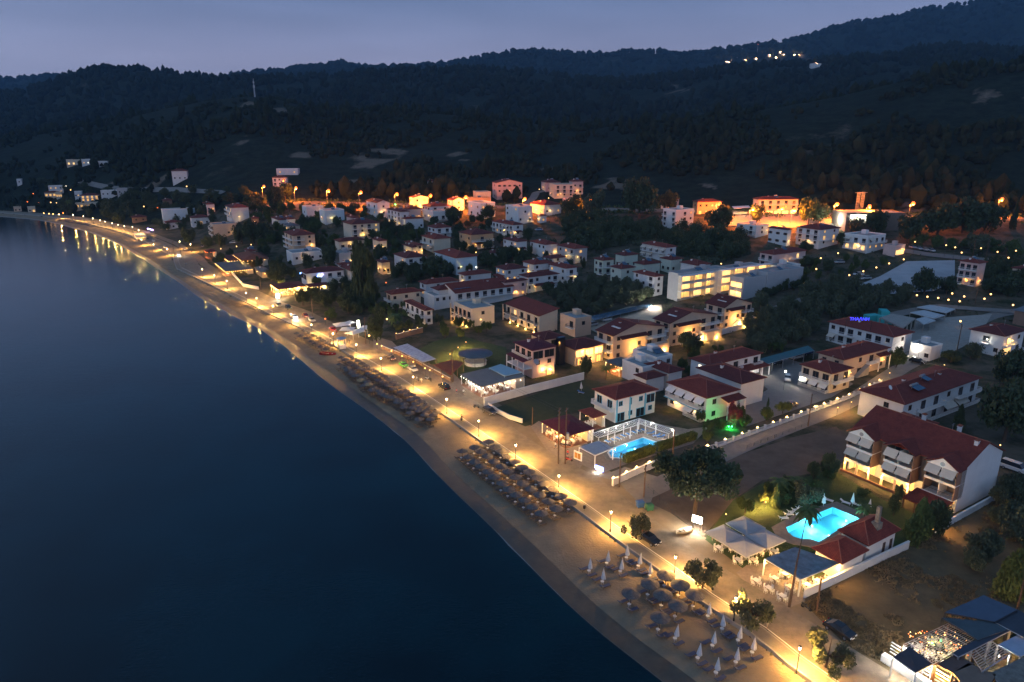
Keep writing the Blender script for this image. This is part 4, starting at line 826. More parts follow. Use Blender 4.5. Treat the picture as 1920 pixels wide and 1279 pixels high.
# back of the town, near the main road
BACK = [
 ('four storey apartment block with brown shutters, facing the road near the left trees','I',(872,122),(843,112),(1152,128),11.0,'gable',['w','w','w'],['sssSw','wsLsw','.....'],'pink',.28),
 ('terraced hillside hotel with dark arches above the winding lane','I',(1372,140),(1362,128),(1558,142),8.5,'flat',['w','w'],['bbb','bbb','www'],'cream',.2),
 ('tall house with red roof at the right end of the terraced hotel','I',(1520,105),(1512,98),(1645,108),9.0,'hip',['w'],['wb','wb'],'pink',.2),
 ('house with red hip roof just behind the terraced hotel','I',(1290,118),(1272,108),(1410,112),6.0,'hip',['w'],['ww'],'pink',.2),
 ('long low building lit orange by the road lamps','I',(640,240),(630,232),(850,248),4.5,'flat',['.'],['....'],'ochre',.25),
 ('two storey annex behind the long orange lit building','I',(700,200),(682,190),(832,200),6.0,'flat',['w'],['www'],'cream',.25),
 ('white three storey block with blue lamp left of the cubic white block','I',(740,308),(645,290),(865,302),8.0,'flat',['ww','bb'],['w.w','.w.'],'blue',None),
 ('cubic white block with roof water tank among dark trees','I',(1058,338),(944,322),(1190,332),9.0,'flat',['w.w','w..','.w.'],['.w.','w.b'],'white',None),
 ('white gable ended house with pink front below the second left road lamp','I',(160,245),(80,240),(270,235),7.0,'gable',['w.','w.'],['ww','ww'],'white',None),
 ('small white house with pink side next to the third road lamp from right','I',(500,272),(412,265),(575,262),6.5,'gable',['w.','w'],['w','w'],'white',None),
 ('white house with red roof and two windows beside the dark plane trees','I',(1280,322),(1125,305),(1432,312),5.5,'hip',['.w'],['w.w'],'white',None),
 ('low white house at the foot of the tall dark trees','I',(1245,398),(1222,392),(1322,395),4.0,'hip',['w'],['w'],'white',None),
 ('pink white commercial block with cool lamp below the terraced hotel','I',(1460,245),(1440,238),(1592,242),7.5,'flat',['w'],['www','GGG'],'pink',.15),
 ('row of white terraces with arches and a warm wall lamp','I',(300,335),(215,322),(470,322),6.0,'hip',['bbb','w.w'],['bb','bb'],'white',None),
 ('white row with dark awnings beneath the arched terraces','I',(330,385),(255,365),(495,360),5.0,'flat',['ww'],['rrrr'],'white',None),
 ('big white guest house with three floors of lit arches','H',(1600,425),(1270,385),(1640,410),8.5,'hip',['bbwb','bbwb','BbBB'],['w','w'],'white',None),
 ('gable fronted house at the left end of the arched guest house','H',(1400,350),(1248,332),(1475,335),8.0,'gable',['bb','ww'],['w','w'],'white',None),
 ('narrow white houses with red roofs right of the arched guest house','H',(1640,478),(1615,470),(1800,465),6.0,'hip',['w'],['ww.w'],'white',None),
 ('low roofs of the courtyard houses behind the arched guest house','H',(1660,400),(1600,385),(1800,395),6.5,'hip',['w'],['ww'],'pink',None),
 ('cream apartment house with yellow lit stair side','H',(1180,550),(938,537),(1335,505),8.4,'hip',['.','.'],['bwbw','bwbw','b.b.'],'cream',None),
 ('flat cubic blue white house below the road embankment','H',(960,425),(885,412),(1062,400),6.5,'flat',['w'],['.w'],'blue',None),
 ('plain white cube beside the flat cubic blue house','H',(800,395),(740,385),(912,378),5.0,'flat',['w'],['w'],'white',None),
 ('white villa with grey blue roof above the solar roofed block','H',(645,545),(495,530),(752,538),6.0,'hipg',['w.w','.w.'],['.','.'],'cream',None),
 ('low red tiled roofs with skylights beside the white villa','H',(560,500),(430,470),(600,480),4.5,'hip',['.'],['w'],'white',None),
 ('small red roofed cottage peeking over the low tiled roofs','H',(630,488),(585,470),(710,482),4.5,'hip',['.'],['w'],'white',None),
 ('three storey peach block with corner balconies and solar roof','H',(680,640),(500,612),(872,622),8.2,'hip',['bb','bb','r.'],['bw','bw','..'],'peach',None),
 ('long low tavern building with solar roof in front of the cream apartment house','H',(1075,690),(948,680),(1285,660),4.2,'hip',['....'],['rrrr'],'cream',None),
 ('plain grey party wall building behind the tall poplar','H',(1080,778),(1050,752),(1200,770),6.0,'flat',['.'],['..'],'grey',None),
 ('long low flat building with pale canopy above the blue lit bar','H',(680,790),(480,775),(900,745),4.2,'flat',['..'],['w.ww'],'white',None),
 ('white hotel with peach lit balconies at the left, under red roof','H',(150,412),(-40,385),(298,398),8.6,'hip',['BbbB','bbBb','LwLL'],['.','.','.'],'white',None),
 ('flat peach building with two wall lamps and balcony awnings','F',(92,230),(-90,222),(285,212),7.0,'flat',['abab','abab'],['....','..w.'],'peach',None),
 ('red roofed house between the blue lit bar and the poplar','F',(1265,600),(1185,552),(1345,565),5.6,'hip',['w'],['wb'],'cream',None),
 ('low red roofed row below the dark trees right of the poplars','F',(1790,402),(1610,385),(1860,392),4.6,'hip',['www.'],['w'],'cream',None),
 ('small stone cabin with grey roof on the tavern lawn','F',(500,600),(405,560),(560,572),3.0,'hipg',['..'],['.'],'stone',None),
 ('cream house above the orange tavern roofs','F',(380,420),(300,405),(450,405),5.0,'hip',['ww'],['wL'],'cream',None),
 ('white house with lit porch left of the white hotel','G',(1770,520),(1700,505),(1840,512),5.0,'hip',['w'],['wR'],'white',None),
 ('pink house on the bank right of the lone cubic houses','H',(1190,470),(1110,455),(1245,462),6.0,'hip',['w'],['wLw'],'pink',None),
 ('small red pyramid roof house behind the round dark tree','F',(420,150),(320,150),(475,140),4.5,'hip',['w'],['w'],'brown',None),
 ('house with rose brick walls beside the poplar trees','H',(1440,845),(1350,830),(1572,855),5.6,'hip',['w'],['wb'],'peach',None),
 ('little house with lit arches and outside stairs by the poplars','H',(1420,668),(1310,650),(1530,672),5.6,'hip',['w'],['ww'],'cream',None),
 ('white two floor house with blue grey roof panels right of the poplars','F',(1170,545),(1150,540),(1290,520),6.0,'hip',['w'],['w'],'white',None),
 ('white four sided block with rows of brown shuttered windows, left of its larger neighbour','C',(345,195),(188,180),(372,192),7.8,'hip',['s.S.s','s.s.s'],['.','.'],'white',None),
 ('large white apartment house with awnings on the right of the shuttered block','C',(560,207),(362,190),(680,190),8.2,'hip',['bbb','bbb','w.w'],['ww','RR','ww'],'white',None),
 ('white block with cafe terrace and pergola near the yellow road','C',(880,250),(742,228),(1032,240),6.8,'flat',['abb','BBB'],['abb','LLL'],'white',None),
 ('pink annex with large lit window beside the cafe block','C',(1060,305),(1020,290),(1160,300),4.2,'flat',['.'],['G'],'pink',None),
 ('cream house with open verandas and red roof above the garden lamps','C',(252,372),(88,362),(392,330),6.2,'hip',['bb','r.'],['.B','..'],'pink',None),
 ('low pale terrace block in front of the cream veranda house','C',(300,450),(180,430),(420,430),3.6,'flat',['.'],['..'],'white',None),
 ('four storey pension with wooden balconies beside the grey parking lot','C',(1622,418),(1442,405),(1680,408),9.6,'hip',['bbb','rrr','bwb'],['.','.','.'],'pink',None),
 ('red roofed pension cut by the right edge of the picture','C',(1990,470),(1815,450),(2060,455),6.5,'hip',['bbb','www'],['w','w'],'cream',None),
 ('white four storey block with corner loggias beside the dark wood, by the road','J',(905,308),(765,298),(1060,298),9.8,'flat',['b.b','b.b','w.w'],['.bw','.bw','w..'],'white',None),
 ('red roofed house half hidden by the large dark trees','J',(850,195),(770,188),(945,190),6.5,'hip',['w'],['w'],'pink',None),
 ('tavern with red roof and upper windows glowing orange beside the filling station','J',(1080,215),(1052,205),(1285,212),7.5,'hip',['w','w'],['wwww','DLDL'],'ochre',.12),
 ('large three storey shop building with long canopies beside the orange lamps','J',(1580,195),(1565,185),(1915,190),9.0,'hip',['w','w'],['bbbbb','LbbLb','GGGGG'],'cream',.08),
 ('low white houses with verandas below the orange forecourt','J',(1560,435),(1348,420),(1660,425),4.8,'flat',['bb','wb'],['w','w'],'white',None),
]
for lb, cr, C_, L_, R_, h_, rf_, s_, c_, wl, ro in BACK:
    s_ = [x.replace('S','s') for x in s_]; c_ = [x.replace('S','s') for x in c_]
    rm = random.choice(['red','dark','dark'])
    if rf_ == 'hipg': rf_, rm = 'hip', 'slate'
    H(lb, cr, C_, L_, R_, h_, rf_, rm, wl, sea=lively(s_), cam=lively(c_), lights=random.choice([((.4,-.8,2.3,'w',650),), ((.3,-.8,2.3,'w',420),(-.8,.5,2.3,'w',500)), ((-.8,.4,2.3,'w',650),), ((.8,-.8,2.3,'w',500),)]), rot=ro, chim=1, sol=random.choice([0,2]) if rf_ != 'flat' else random.choice([0,2]), dmax=22, wmax=26, name='apartment_block' if h_ > 8 else 'house', cat='apartment block' if h_ > 8 else 'house')  # random lamps here are added for warm spill between the houses
# hillside and far shore
FAR = [
 ('white villa alone on the dark slope at left','G',(1470,245),(1385,215),(1620,240),8.0,'hip',['ww'],['www'],'white',.3),
 ('low house on the hill with two lit windows above the red roofed one','H',(540,45),(520,38),(720,45),4.0,'flat',['w'],['L.L'],'white',.1),
 ('white villa with red roof right behind the second orange road lamp','H',(500,118),(478,112),(635,115),6.5,'hip',['w'],['bwb','bwb'],'white',.15),
 ('small white house with red roof on the dark field above the lamps','H',(1825,150),(1805,140),(1915,140),4.5,'hip',['w'],['ww'],'white',.1),
 ('brightly lit hillside villa on the far left slope','G',(570,120),(548,115),(690,120),5.0,'flat',['L'],['BBB'],'cream',.5),
 ('white lit house next to the bright hillside villa','G',(700,110),(690,105),(765,115),5.0,'flat',['L'],['LC'],'white',.5),
 ('tiny white hut on the slope at the far left','G',(145,285),(138,280),(180,287),4.0,'flat',['w'],['w'],'white',.5),
 ('long pale wall like building high on the left hill','G',(825,132),(815,128),(920,132),3.5,'flat',['w'],['www'],'white',.4),
 ('shoreline taverna with warm lit arcade and red roof, far left','G',(690,440),(660,430),(850,440),5.5,'hip',['w'],['RRRR','DDDD'],'white',.45),
 ('stepped white hotel with orange terraces at the far left shore','G',(420,360),(410,350),(540,360),7.0,'flat',['w'],['LLw','RRR'],'white',.5),
 ('red canopy taverna below the stepped white hotel','G',(380,415),(370,408),(520,415),3.6,'hip',['D'],['DDDD'],'cream',.5),
 ('small pale beach houses at the very end of the bay','G',(115,500),(108,493),(180,500),4.0,'flat',['w'],['ww'],'peach',.6),
 ('pale beach house with lamp at the end of the bay, right of the small ones','G',(235,500),(228,495),(302,505),4.5,'flat',['w'],['wD'],'cream',.6),
 ('orange lit terrace house between the stepped hotel and the tall palm','G',(480,395),(465,388),(530,395),4.5,'flat',['D'],['DRD'],'cream',.5),
 ('lower arcade of the shoreline taverna with orange arches','G',(650,500),(635,494),(850,500),3.6,'flat',['D'],['DDDDDD'],'cream',.45),
 ('white block of the far shore behind the palm','G',(640,395),(630,388),(700,395),5.0,'flat',['w'],['wLw'],'white',.45),
 ('flat white row behind the shoreline trees, far left','G',(870,412),(840,405),(1010,415),4.5,'flat',['w'],['wwww'],'white',.4),
 ('grey white row house right of the shoreline trees','G',(1010,408),(1000,400),(1170,415),4.5,'flat',['w'],['wwww'],'grey',.4),
 ('blue white villa with flat roofs and yellow lamp beside the beach road','G',(1400,590),(1305,570),(1680,570),5.5,'flat',['.'],['.w.L'],'blue',None),
 ('white house with brown hip roof beside the flat roofed villa','G',(1420,645),(1405,630),(1560,645),4.5,'hip',['w'],['w'],'white',None),
 ('white house with orange roof next to the peach building','G',(1640,620),(1625,612),(1830,625),5.0,'hip',['w'],['wDw'],'white',None),
 ('small brown hut with tiled roof by the beach road','G',(1130,600),(1118,590),(1270,600),3.5,'hip',['w'],['ww'],'brown',None),
 ('brown roofed cottage near the yellow lamps at left','G',(1400,470),(1395,462),(1490,470),4.0,'hip',['w'],['w'],'brown',None),
 ('stone ruin like hut on the knoll slope','S',(985,148),(982,146),(1026,150),7.0,'flat',['w'],['w'],'white',.0),
]
for lb, cr, C_, L_, R_, h_, rf_, s_, c_, wl, ro in FAR:
    H(lb, cr, C_, L_, R_, h_, rf_, 'dark', wl, sea=s_, cam=c_, rot=ro, chim=0 if rf_ == 'flat' else 1, dfix=9, wmax=24, name='villa' if 'villa' in lb else 'house')
# ================================================================== pools, yards, walls, restaurants
G0 = 1.35
for _k, (nm, lb, m, ls) in enumerate((('swimming_pool', 'bright turquoise swimming pool with stepped outline in the hotel garden', 'a', 1), ('swimming_pool', 'small blue swimming pool under the white pergola of the guest house', 'b', .35))):
    P = POOLS[_k]; c = P.mean(0); n = len(P); t = thing(nm, lb, 'pool', (c[0], c[1], G0)); Q = P-c; z0 = -1.3; zt = .10
    tile = mat('pool_tiles', (.25,.62,.72), .5, .06, 3, .05, 8)
    b = MB(); b.add([(x, y, z0) for x, y in Q]+[(x, y, zt) for x, y in Q], [tuple(range(n))]+[(i, n+i, n+(i+1) % n, (i+1) % n) for i in range(n)]); b.build('basin', tile, t)
    def exp(k): 
        d = Q/np.hypot(*Q.T)[:,None]; return Q+d*k
    E0, E1, E2 = Q, exp(.5), exp(2.6 if _k == 0 else 1.6)
    def ring(a, b_, z, name, mm):
        q = MB(); q.add([(x, y, z) for x, y in a]+[(x, y, z) for x, y in b_]+[(x, y, z-.2) for x, y in b_], [(i, (i+1) % n, n+(i+1) % n, n+i) for i in range(n)]+[(n+i, n+(i+1) % n, 2*n+(i+1) % n, 2*n+i) for i in range(n)]); q.build(name, mm, t)
    ring(E0, E1, zt+.02, 'coping', TRIM if _k else STONEP); ring(E1, E2, zt, 'deck', STONEP if _k == 0 else PAVING)
    w = bpy.data.materials.new('pool_water'); w.use_nodes = True; wn = w.node_tree; wn.nodes.clear()
    o = wn.nodes.new('ShaderNodeOutputMaterial'); mx = wn.nodes.new('ShaderNodeMixShader'); tr = wn.nodes.new('ShaderNodeBsdfTransparent'); gl = wn.nodes.new('ShaderNodeBsdfGlossy'); fr = wn.nodes.new('ShaderNodeFresnel')
    tr.inputs[0].default_value = (.30,.86,1,1) if _k == 0 else (.32,.68,.9,1); gl.inputs['Roughness'].default_value = .08; fr.inputs[0].default_value = 1.33
    nz_ = wn.nodes.new('ShaderNodeTexNoise'); nz_.inputs['Scale'].default_value = 2.0; bu = wn.nodes.new('ShaderNodeBump'); bu.inputs['Strength'].default_value = .35; bu.inputs['Distance'].default_value = .1
    wn.links.new(nz_.outputs['Fac'], bu.inputs['Height']); wn.links.new(bu.outputs[0], gl.inputs['Normal']); wn.links.new(bu.outputs[0], fr.inputs['Normal'])
    wn.links.new(fr.outputs[0], mx.inputs[0]); wn.links.new(tr.outputs[0], mx.inputs[1]); wn.links.new(gl.outputs[0], mx.inputs[2]); wn.links.new(mx.outputs[0], o.inputs[0])
    MB().add([(x, y, zt-.12) for x, y in Q], [tuple(range(n))]).build('water', w, t)
    for q in ([onp('K', 690, 315)-Vector((0,0,0)), onp('K', 890, 285), onp('K', 620, 395), onp('K', 790, 370)] if _k == 0 else [onp('B', 850, 730), onp('B', 780, 765), onp('B', 930, 715)]):
        lp = (q.x-c[0], q.y-c[1], -.55)
        link('underwater_lamp', cached(('uwl',), lambda: MB().ball((0,0,0), .14, 8).mesh('underwater_lamp', BULB['c'])), t, lp)
        light(t, (lp[0], lp[1], -.35), 420*ls, (.50,.88,1), .3)
def poly_world(c, pts, z): return [at_z(*px(c, x, y), z) for x, y in pts]
def canopy(label, c, pts, h, m, posts=True, th=.12, name='canopy', cat='canopy', tilt=None, bars=None, group=None, postm=None, zoff=None, lightsat=(), pr=.09):
    zs = [G0+h+(tilt[i] if tilt else 0) for i in range(len(pts))]
    W_ = [at_z(*px(c, *p), z) for p, z in zip(pts, zs)]; cc = sum(W_, Vector())/len(W_); g = hz(cc.x, cc.y)
    t = thing(name, label, cat, (cc.x, cc.y, g), 0, group); V = [p-Vector((cc.x, cc.y, g)) for p in W_]; n = len(V)
    if bars is None:
        MB().add([tuple(v) for v in V]+[tuple(v+Vector((0,0,th))) for v in V], [tuple(range(n)), tuple(reversed(range(n, 2*n)))]+[(i, n+i, n+(i+1) % n, (i+1) % n) for i in range(n)]).build('roof_sheet', m, t)
    else:                                              # slatted: rafters from side 0-1 to side 3-2, battens across
        a, b, c_, d = V[:4]; q = MB()
        for i in range(bars[0]+1): k = i/bars[0]; q.tube([a+(b-a)*k, d+(c_-d)*k], .06, 4)
        for i in range(bars[1]+1): k = i/bars[1]; q.tube([a+(d-a)*k+Vector((0,0,.1)), b+(c_-b)*k+Vector((0,0,.1))], .045, 4)
        q.build('slats', m, t)
    fr = MB()
    for i in range(n): fr.tube([V[i]-Vector((0,0,.03)), V[(i+1) % n]-Vector((0,0,.03))], .07, 4)
    fr.build('frame', postm or m, t)
    if posts:
        for i in range(n):
            L_ = (V[(i+1) % n]-V[i]).length; k = max(1, int(L_/4.5))
            for j in range(k): p = V[i]+(V[(i+1) % n]-V[i])*(j/k); link('post', cached(('post', round(h, 1), (postm or m).name, pr), lambda: MB().box(-pr,-pr,-.3,pr,pr,h).mesh('post', postm or m)), t, (p.x, p.y, 0)).scale = (1, 1, max(.1, (p.z)/h))
    for (x, y, dz, k, e) in lightsat:
        p = at_z(*px(c, x, y), G0+h-dz)-Vector((cc.x, cc.y, g)); bulb(t, tuple(p), k, e, .11 if e else .07, 'hanging_bulb')
    return t
def boundary(label, c, pts, h, m, th=.25, name='boundary_wall', cat='wall', z0=None, wire=False, piers=0, lamps=0, cap=TRIM, rails=False, le=90, lk='w'):
    W_ = [onp(c, *p) for p in pts]; o = W_[0]; t = thing(name, label, cat, (o.x, o.y, hz(o.x, o.y))); P = [Vector((p.x-o.x, p.y-o.y, hz(p.x, p.y)-t.location.z)) for p in W_]
    bd = MB(); cp = MB(); li = 0
    for a, b in zip(P[:-1], P[1:]):
        d = (b-a).to_2d(); L_ = d.length; an = math.atan2(d.y, d.x); M = Matrix.Translation(a) @ Matrix.Rotation(an, 4, 'Z'); s = (b.z-a.z)/max(L_, .1)
        S = Matrix.Identity(4); S[2][0] = s; M = M @ S
        if wire: [bd.box(0, -.012, h*k, L_, .012, h*k+.025, M) for k in (.35, .65, .95)]; [bd.box(x, -.03, -.5, x+.06, .03, h, M) for x in np.arange(0, L_, 2.5)]
        elif rails: bd.box(0, -th/2, -1, L_, th/2, h*.45, M); [bd.box(0, -.04, h*k, L_, .04, h*k+.07, M) for k in (.6, .8, .97)]
        else: bd.box(0, -th/2, -1.2, L_, th/2, h, M); cp.box(-.04, -th/2-.05, h, L_+.04, th/2+.05, h+.07, M)
        if piers:
            for i in range(int(L_/piers)+1):
                q = M @ Vector((min(i*piers, L_), 0, 0)); link('pier', cached(('pier', h, m.name), lambda: MB().box(-.22,-.22,-.8,.22,.22,h+.2).box(-.28,-.28,h+.2,.28,.28,h+.28).mesh('pier', m)), t, q, an)
                if lamps and li % lamps == 0: bulb(t, (q.x, q.y, q.z+h+.45), lk, le, .13, 'globe_lamp')
                li += 1
    bd.build('wall', m, t)
    if cp.v and not wire: cp.build('coping', cap, t)
    return t
# ground surfaces
draped('dry_field', [(1503,1128),(1560,1090),(1700,1022),(1742,998),(1885,915),(2100,960),(2100,1140),(1800,1170),(1700,1230),(1668,1262),(1590,1214)], DRYG, .05)
draped('garden_lawn', [(1322,1012),(1372,940),(1432,905),(1500,898),(1560,880),(1650,935),(1740,975),(1712,1008),(1640,1050),(1560,1075),(1440,1100),(1395,1068)], LAWN, .055, step=1.0)
draped('dirt_lot', [(1200,935),(1290,905),(1345,868),(1480,822),(1568,800),(1600,830),(1570,880),(1500,892),(1430,900),(1375,938),(1318,1008),(1270,968)], DIRT, .05)
draped('beach_hotel_lawn', [(765,665),(815,640),(862,628),(900,640),(950,652),(945,690),(870,712),(850,705),(800,690)], LAWN, .05)
draped('walled_lawn', [(915,770),(1090,710),(1125,716),(1120,760),(1020,790),(985,800)], mat('dark_lawn', (.022,.035,.014), 1, .0, .5, .6, 5, col2=(.045,.055,.022)), .05)
draped('hotel_yard', [(1385,765),(1440,730),(1400,700),(1470,670),(1560,700),(1600,720),(1560,745),(1400,800)], PAVING, .05)
draped('guest_house_terrace', [(1082,868),(1112,838),(1205,790),(1290,805),(1330,800),(1300,832),(1170,872),(1128,888)], STONEP, .05, step=1.0)
draped('forecourt', [(1085,882),(1128,892),(1172,876),(1235,895),(1215,960),(1160,905)], PAVING, .065)
draped('parking_lot', [(1600,540),(1650,520),(1700,492),(1790,490),(1790,530),(1750,548),(1680,553),(1630,556)], LOT, .55, step=8)
draped('parking_yard', [(1100,600),(1180,575),(1240,572),(1245,600),(1170,615),(1120,625),(1102,616)], mat('yard_gravel', (.30,.26,.2), .95, .0, .5, .3, 4, col2=(.38,.33,.25)), .12)
draped('boat_yard', [(1690,650),(1720,600),(1860,590),(1830,640),(1770,668),(1700,672)], CONC, .25, step=6)
draped('station_forecourt', [(1330,408),(1420,404),(1560,404),(1600,412),(1560,428),(1440,428),(1360,424)], CONC, .35, step=8)
draped('road_embankment', [(500,384),(550,378),(625,382),(690,388),(690,398),(560,396)], VERGE, .4, step=8)
for nm, pts, w_, dz in (('side_road', [(1190,930),(1250,905),(1310,873),(1400,832),(1480,801),(1560,770),(1600,750),(1690,690),(1760,655),(1820,610),(1862,590),(1940,580)], 5.2, .08),
    ('garden_lane', [(1590,640),(1680,590),(1760,575),(1850,582),(1940,588)], 5, .3), ('yellow_lane', [(1690,470),(1740,478),(1830,487),(1960,496)], 7, .3), ('lane', [(1375,600),(1430,590),(1480,572),(1520,560)], 6, .2),
    ('hill_lane', [(985,385),(1000,372),(1005,362),(1025,358),(1045,362)], 6, .4), ('slope_track', [(150,340),(200,352),(260,356),(330,356),(420,362)], 6, .5)):
    ribbon(nm, pts, w_, LANE, dz)
draped('sandy_square', [(262,450),(300,467),(326,486),(332,500),(372,508),(372,474),(338,452),(300,437),(275,436)], mat('packed_sand', (.18,.14,.10), 1, .0, .2, .3, 2, col2=(.26,.21,.15)), lvl=ROADZ+.012)
draped('hotel_forecourt', [(700,656),(760,684),(790,700),(850,735),(880,730),(850,700),(800,680),(762,668),(735,640),(700,630)], STONEP, .06)
draped('tavern_yard', [(1035,858),(1085,882),(1110,845),(1090,815),(1010,790),(995,800)], STONEP, .06)
draped('restaurant_court', [(1380,1075),(1400,1060),(1440,1055),(1500,1085),(1510,1128),(1480,1140),(1395,1090)], STONEP, .066)
LL = 330
def mline(s, w): a = R0+RD*s+RN*w; return a
rr = np.array([[mline(s, k) for s in np.linspace(-25, 620, 130)] for k in np.linspace(-6, 6, 4)])
sheet('main_road_verge', np.array([[mline(s, k) for s in np.linspace(-25, 620, 130)] for k in np.linspace(-9, 13, 7)]), lambda P: height(P[:,0], P[:,1])+.15, VERGE)
sheet('main_road', rr, lambda P: height(P[:,0], P[:,1])+.3, ASPH)
ap = [(1000,0)]
FENCEM = TRIM
boundary('long pale concrete wall between the beach tavern and the walled lawn', 'E', [(950,1090),(1330,985),(1730,885)], 2.2, WALLM['white'])
boundary('low curved white wall at the corner of the walled lawn by the road', 'E', [(985,1098),(1060,1150),(1150,1195),(1250,1225)], 1.1, WALLM['white'])
boundary('white wall along the field behind the pool restaurant', 'K', [(640,748),(850,650),(1245,462)], 1.5, WALLM['white'])
boundary('low white wall running from the dark pine to the hotel back corner', 'K', [(1405,372),(1600,262),(1860,118)], 1.3, WALLM['white'])
boundary('white balustrade wall with lit piers along the side road', 'B', [(1350,760),(1640,655),(1900,560),(2110,480),(2330,400),(2560,290)], 1.1, WALLM['white'], rails=True, piers=3.0, lamps=2, le=150)
boundary('low white wall with bright spot lamps facing the junction', 'B', [(700,1000),(860,925),(1040,850)], 1.5, WALLM['white'], piers=4, lamps=1, le=260)
boundary('white wall behind the peach apartment blocks', 'D', [(1160,630),(1360,565),(1560,510)], 2.0, WALLM['white'])
boundary('low white wall with a step along the tavern lawn', 'F', [(250,610),(350,720),(480,745)], 1.4, WALLM['white'])
boundary('brown garden wall with small lamps above the hotel entrance', 'E', [(265,570),(370,540),(470,515)], 1.8, WALLM['brown'], piers=3.5, lamps=1, le=110)
boundary('low brown wall under the lamp row on the road side of the hotel', 'E', [(150,640),(300,700),(420,755),(560,830),(690,900)], 1.0, WALLM['brown'])
boundary('dark wire fence posts along the dirt lot', 'B', [(940,1020),(1150,1240)], 1.1, METAL, wire=True, name='wire_fence', cat='fence')
boundary('wire fence of thin posts between dirt lot and side road', 'A', [(0,590),(200,515),(420,430),(640,490)], .9, METAL, wire=True, name='wire_fence', cat='fence')
# white pergola over the small pool
canopy('long arm of the white lit pergola behind the small pool', 'B', [(553,640),(880,535),(925,560),(600,668)], 2.9, TRIM, bars=(26,3), name='pergola', cat='pergola', lightsat=((720,600,.25,'c',220),(800,575,.25,'c',220),(640,630,.25,'c',180)))
canopy('short arm of the white lit pergola beside the small pool', 'B', [(880,535),(1120,612),(1085,640),(870,565)], 2.9, TRIM, bars=(20,3), name='pergola', cat='pergola', lightsat=((960,575,.25,'c',160),(1110,615,.1,'c',260)))
canopy('small grey white pavilion roof at the corner of the pool terrace', 'B', [(465,735),(600,690),(700,740),(575,792)], 2.8, mat('pale_sheet_roof', (.42,.43,.45), .7, .1, 1.5), postm=TRIM, name='pavilion', cat='pavilion', lightsat=((470,738,.3,'c',60),))
# sign with lit blue and white face at the terrace corner (its lettering cannot be read in the photograph)
p = onp('B', 605, 905); t = thing('lit_sign', 'small lit blue and white signboard at the terrace corner by the road', 'sign', p, -.75); MB().box(-1.0,-.08,.35,1.0,.08,1.35).build('board', mat('blue_sign_face', (.1,.2,.8), .5, .1, 1, emit=(.12,.25,1), estr=3), t)
f_ = MB(); f_.box(-.8,-.1,.75,.2,-.081,.95).box(-.8,-.1,1.02,.5,-.081,1.16).box(-.8,-.1,.5,-.1,-.081,.62); f_.build('pale_bands', LITC, t); bulb(t, (0,-.5,.15), 'c', 420, .12, 'spot_lamp')
p = onp('K', 18, 350); t = thing('lit_billboard', 'glowing white rectangular billboard under the big umbrella pine', 'sign', p, ROT-1.2); MB().box(-.9,-.1,1.4,.9,.1,2.7).build('panel', mat('billboard_face', (1,1,.95), .5, 0, 1, emit=(1,.88,.68), estr=7, col2=(1,1,.95)), t); MB().box(-.7,-.05,-.2,-.6,.05,1.4).box(.6,-.05,-.2,.7,.05,1.4).build('legs', METAL, t); light(t, (0,-.8,2.0), 900, (1,.85,.65), .5)
p = onp('B', 455, 822); t = thing('poster_board', 'white framed board with brown and yellow panels beside the tavern poles', 'sign', p, -.8); MB().box(-1.1,-.1,0,1.1,.1,2.0).build('frame', TRIM, t); MB().box(-.85,-.13,.4,-.05,-.101,1.7).box(.05,-.13,.4,.85,-.101,1.7).build('panels', mat('board_panels', (.18,.05,.02), .6, .0, 3, col2=(.55,.3,.05)), t)
# rooftop lettering in blue tubes
p = onp('C', 822, 785, 10.5); tx = bpy.data.curves.new('sign_letters', 'FONT'); tx.body = 'THAΛNH'; tx.size = 1.5; tx.extrude = .08; tx.align_x = 'CENTER'
t = thing('roof_sign', 'blue glowing rooftop letters above the white hotel', 'sign', (p.x, p.y, p.z), 0); q = bpy.data.objects.new('letters', tx); COL.objects.link(q)
dg = bpy.context.evaluated_depsgraph_get(); me = bpy.data.meshes.new_from_object(q.evaluated_get(dg)); bpy.data.objects.remove(q); me.materials.clear(); me.materials.append(mat('blue_neon', (.1,.1,1), .5, 0, 1, emit=(.05,.06,1), estr=1.6, col2=(.1,.1,1)))
q = link('letters', me, t, (0,0,0)); q.rotation_euler = (math.pi/2, 0, -.05); MB().box(-4.4,.1,-.1,4.4,.16,0).box(-4.2,.1,-4,-4.1,.2,-.1).box(4.1,.1,-4,4.2,.2,-.1).build('sign_frame', METAL, t)

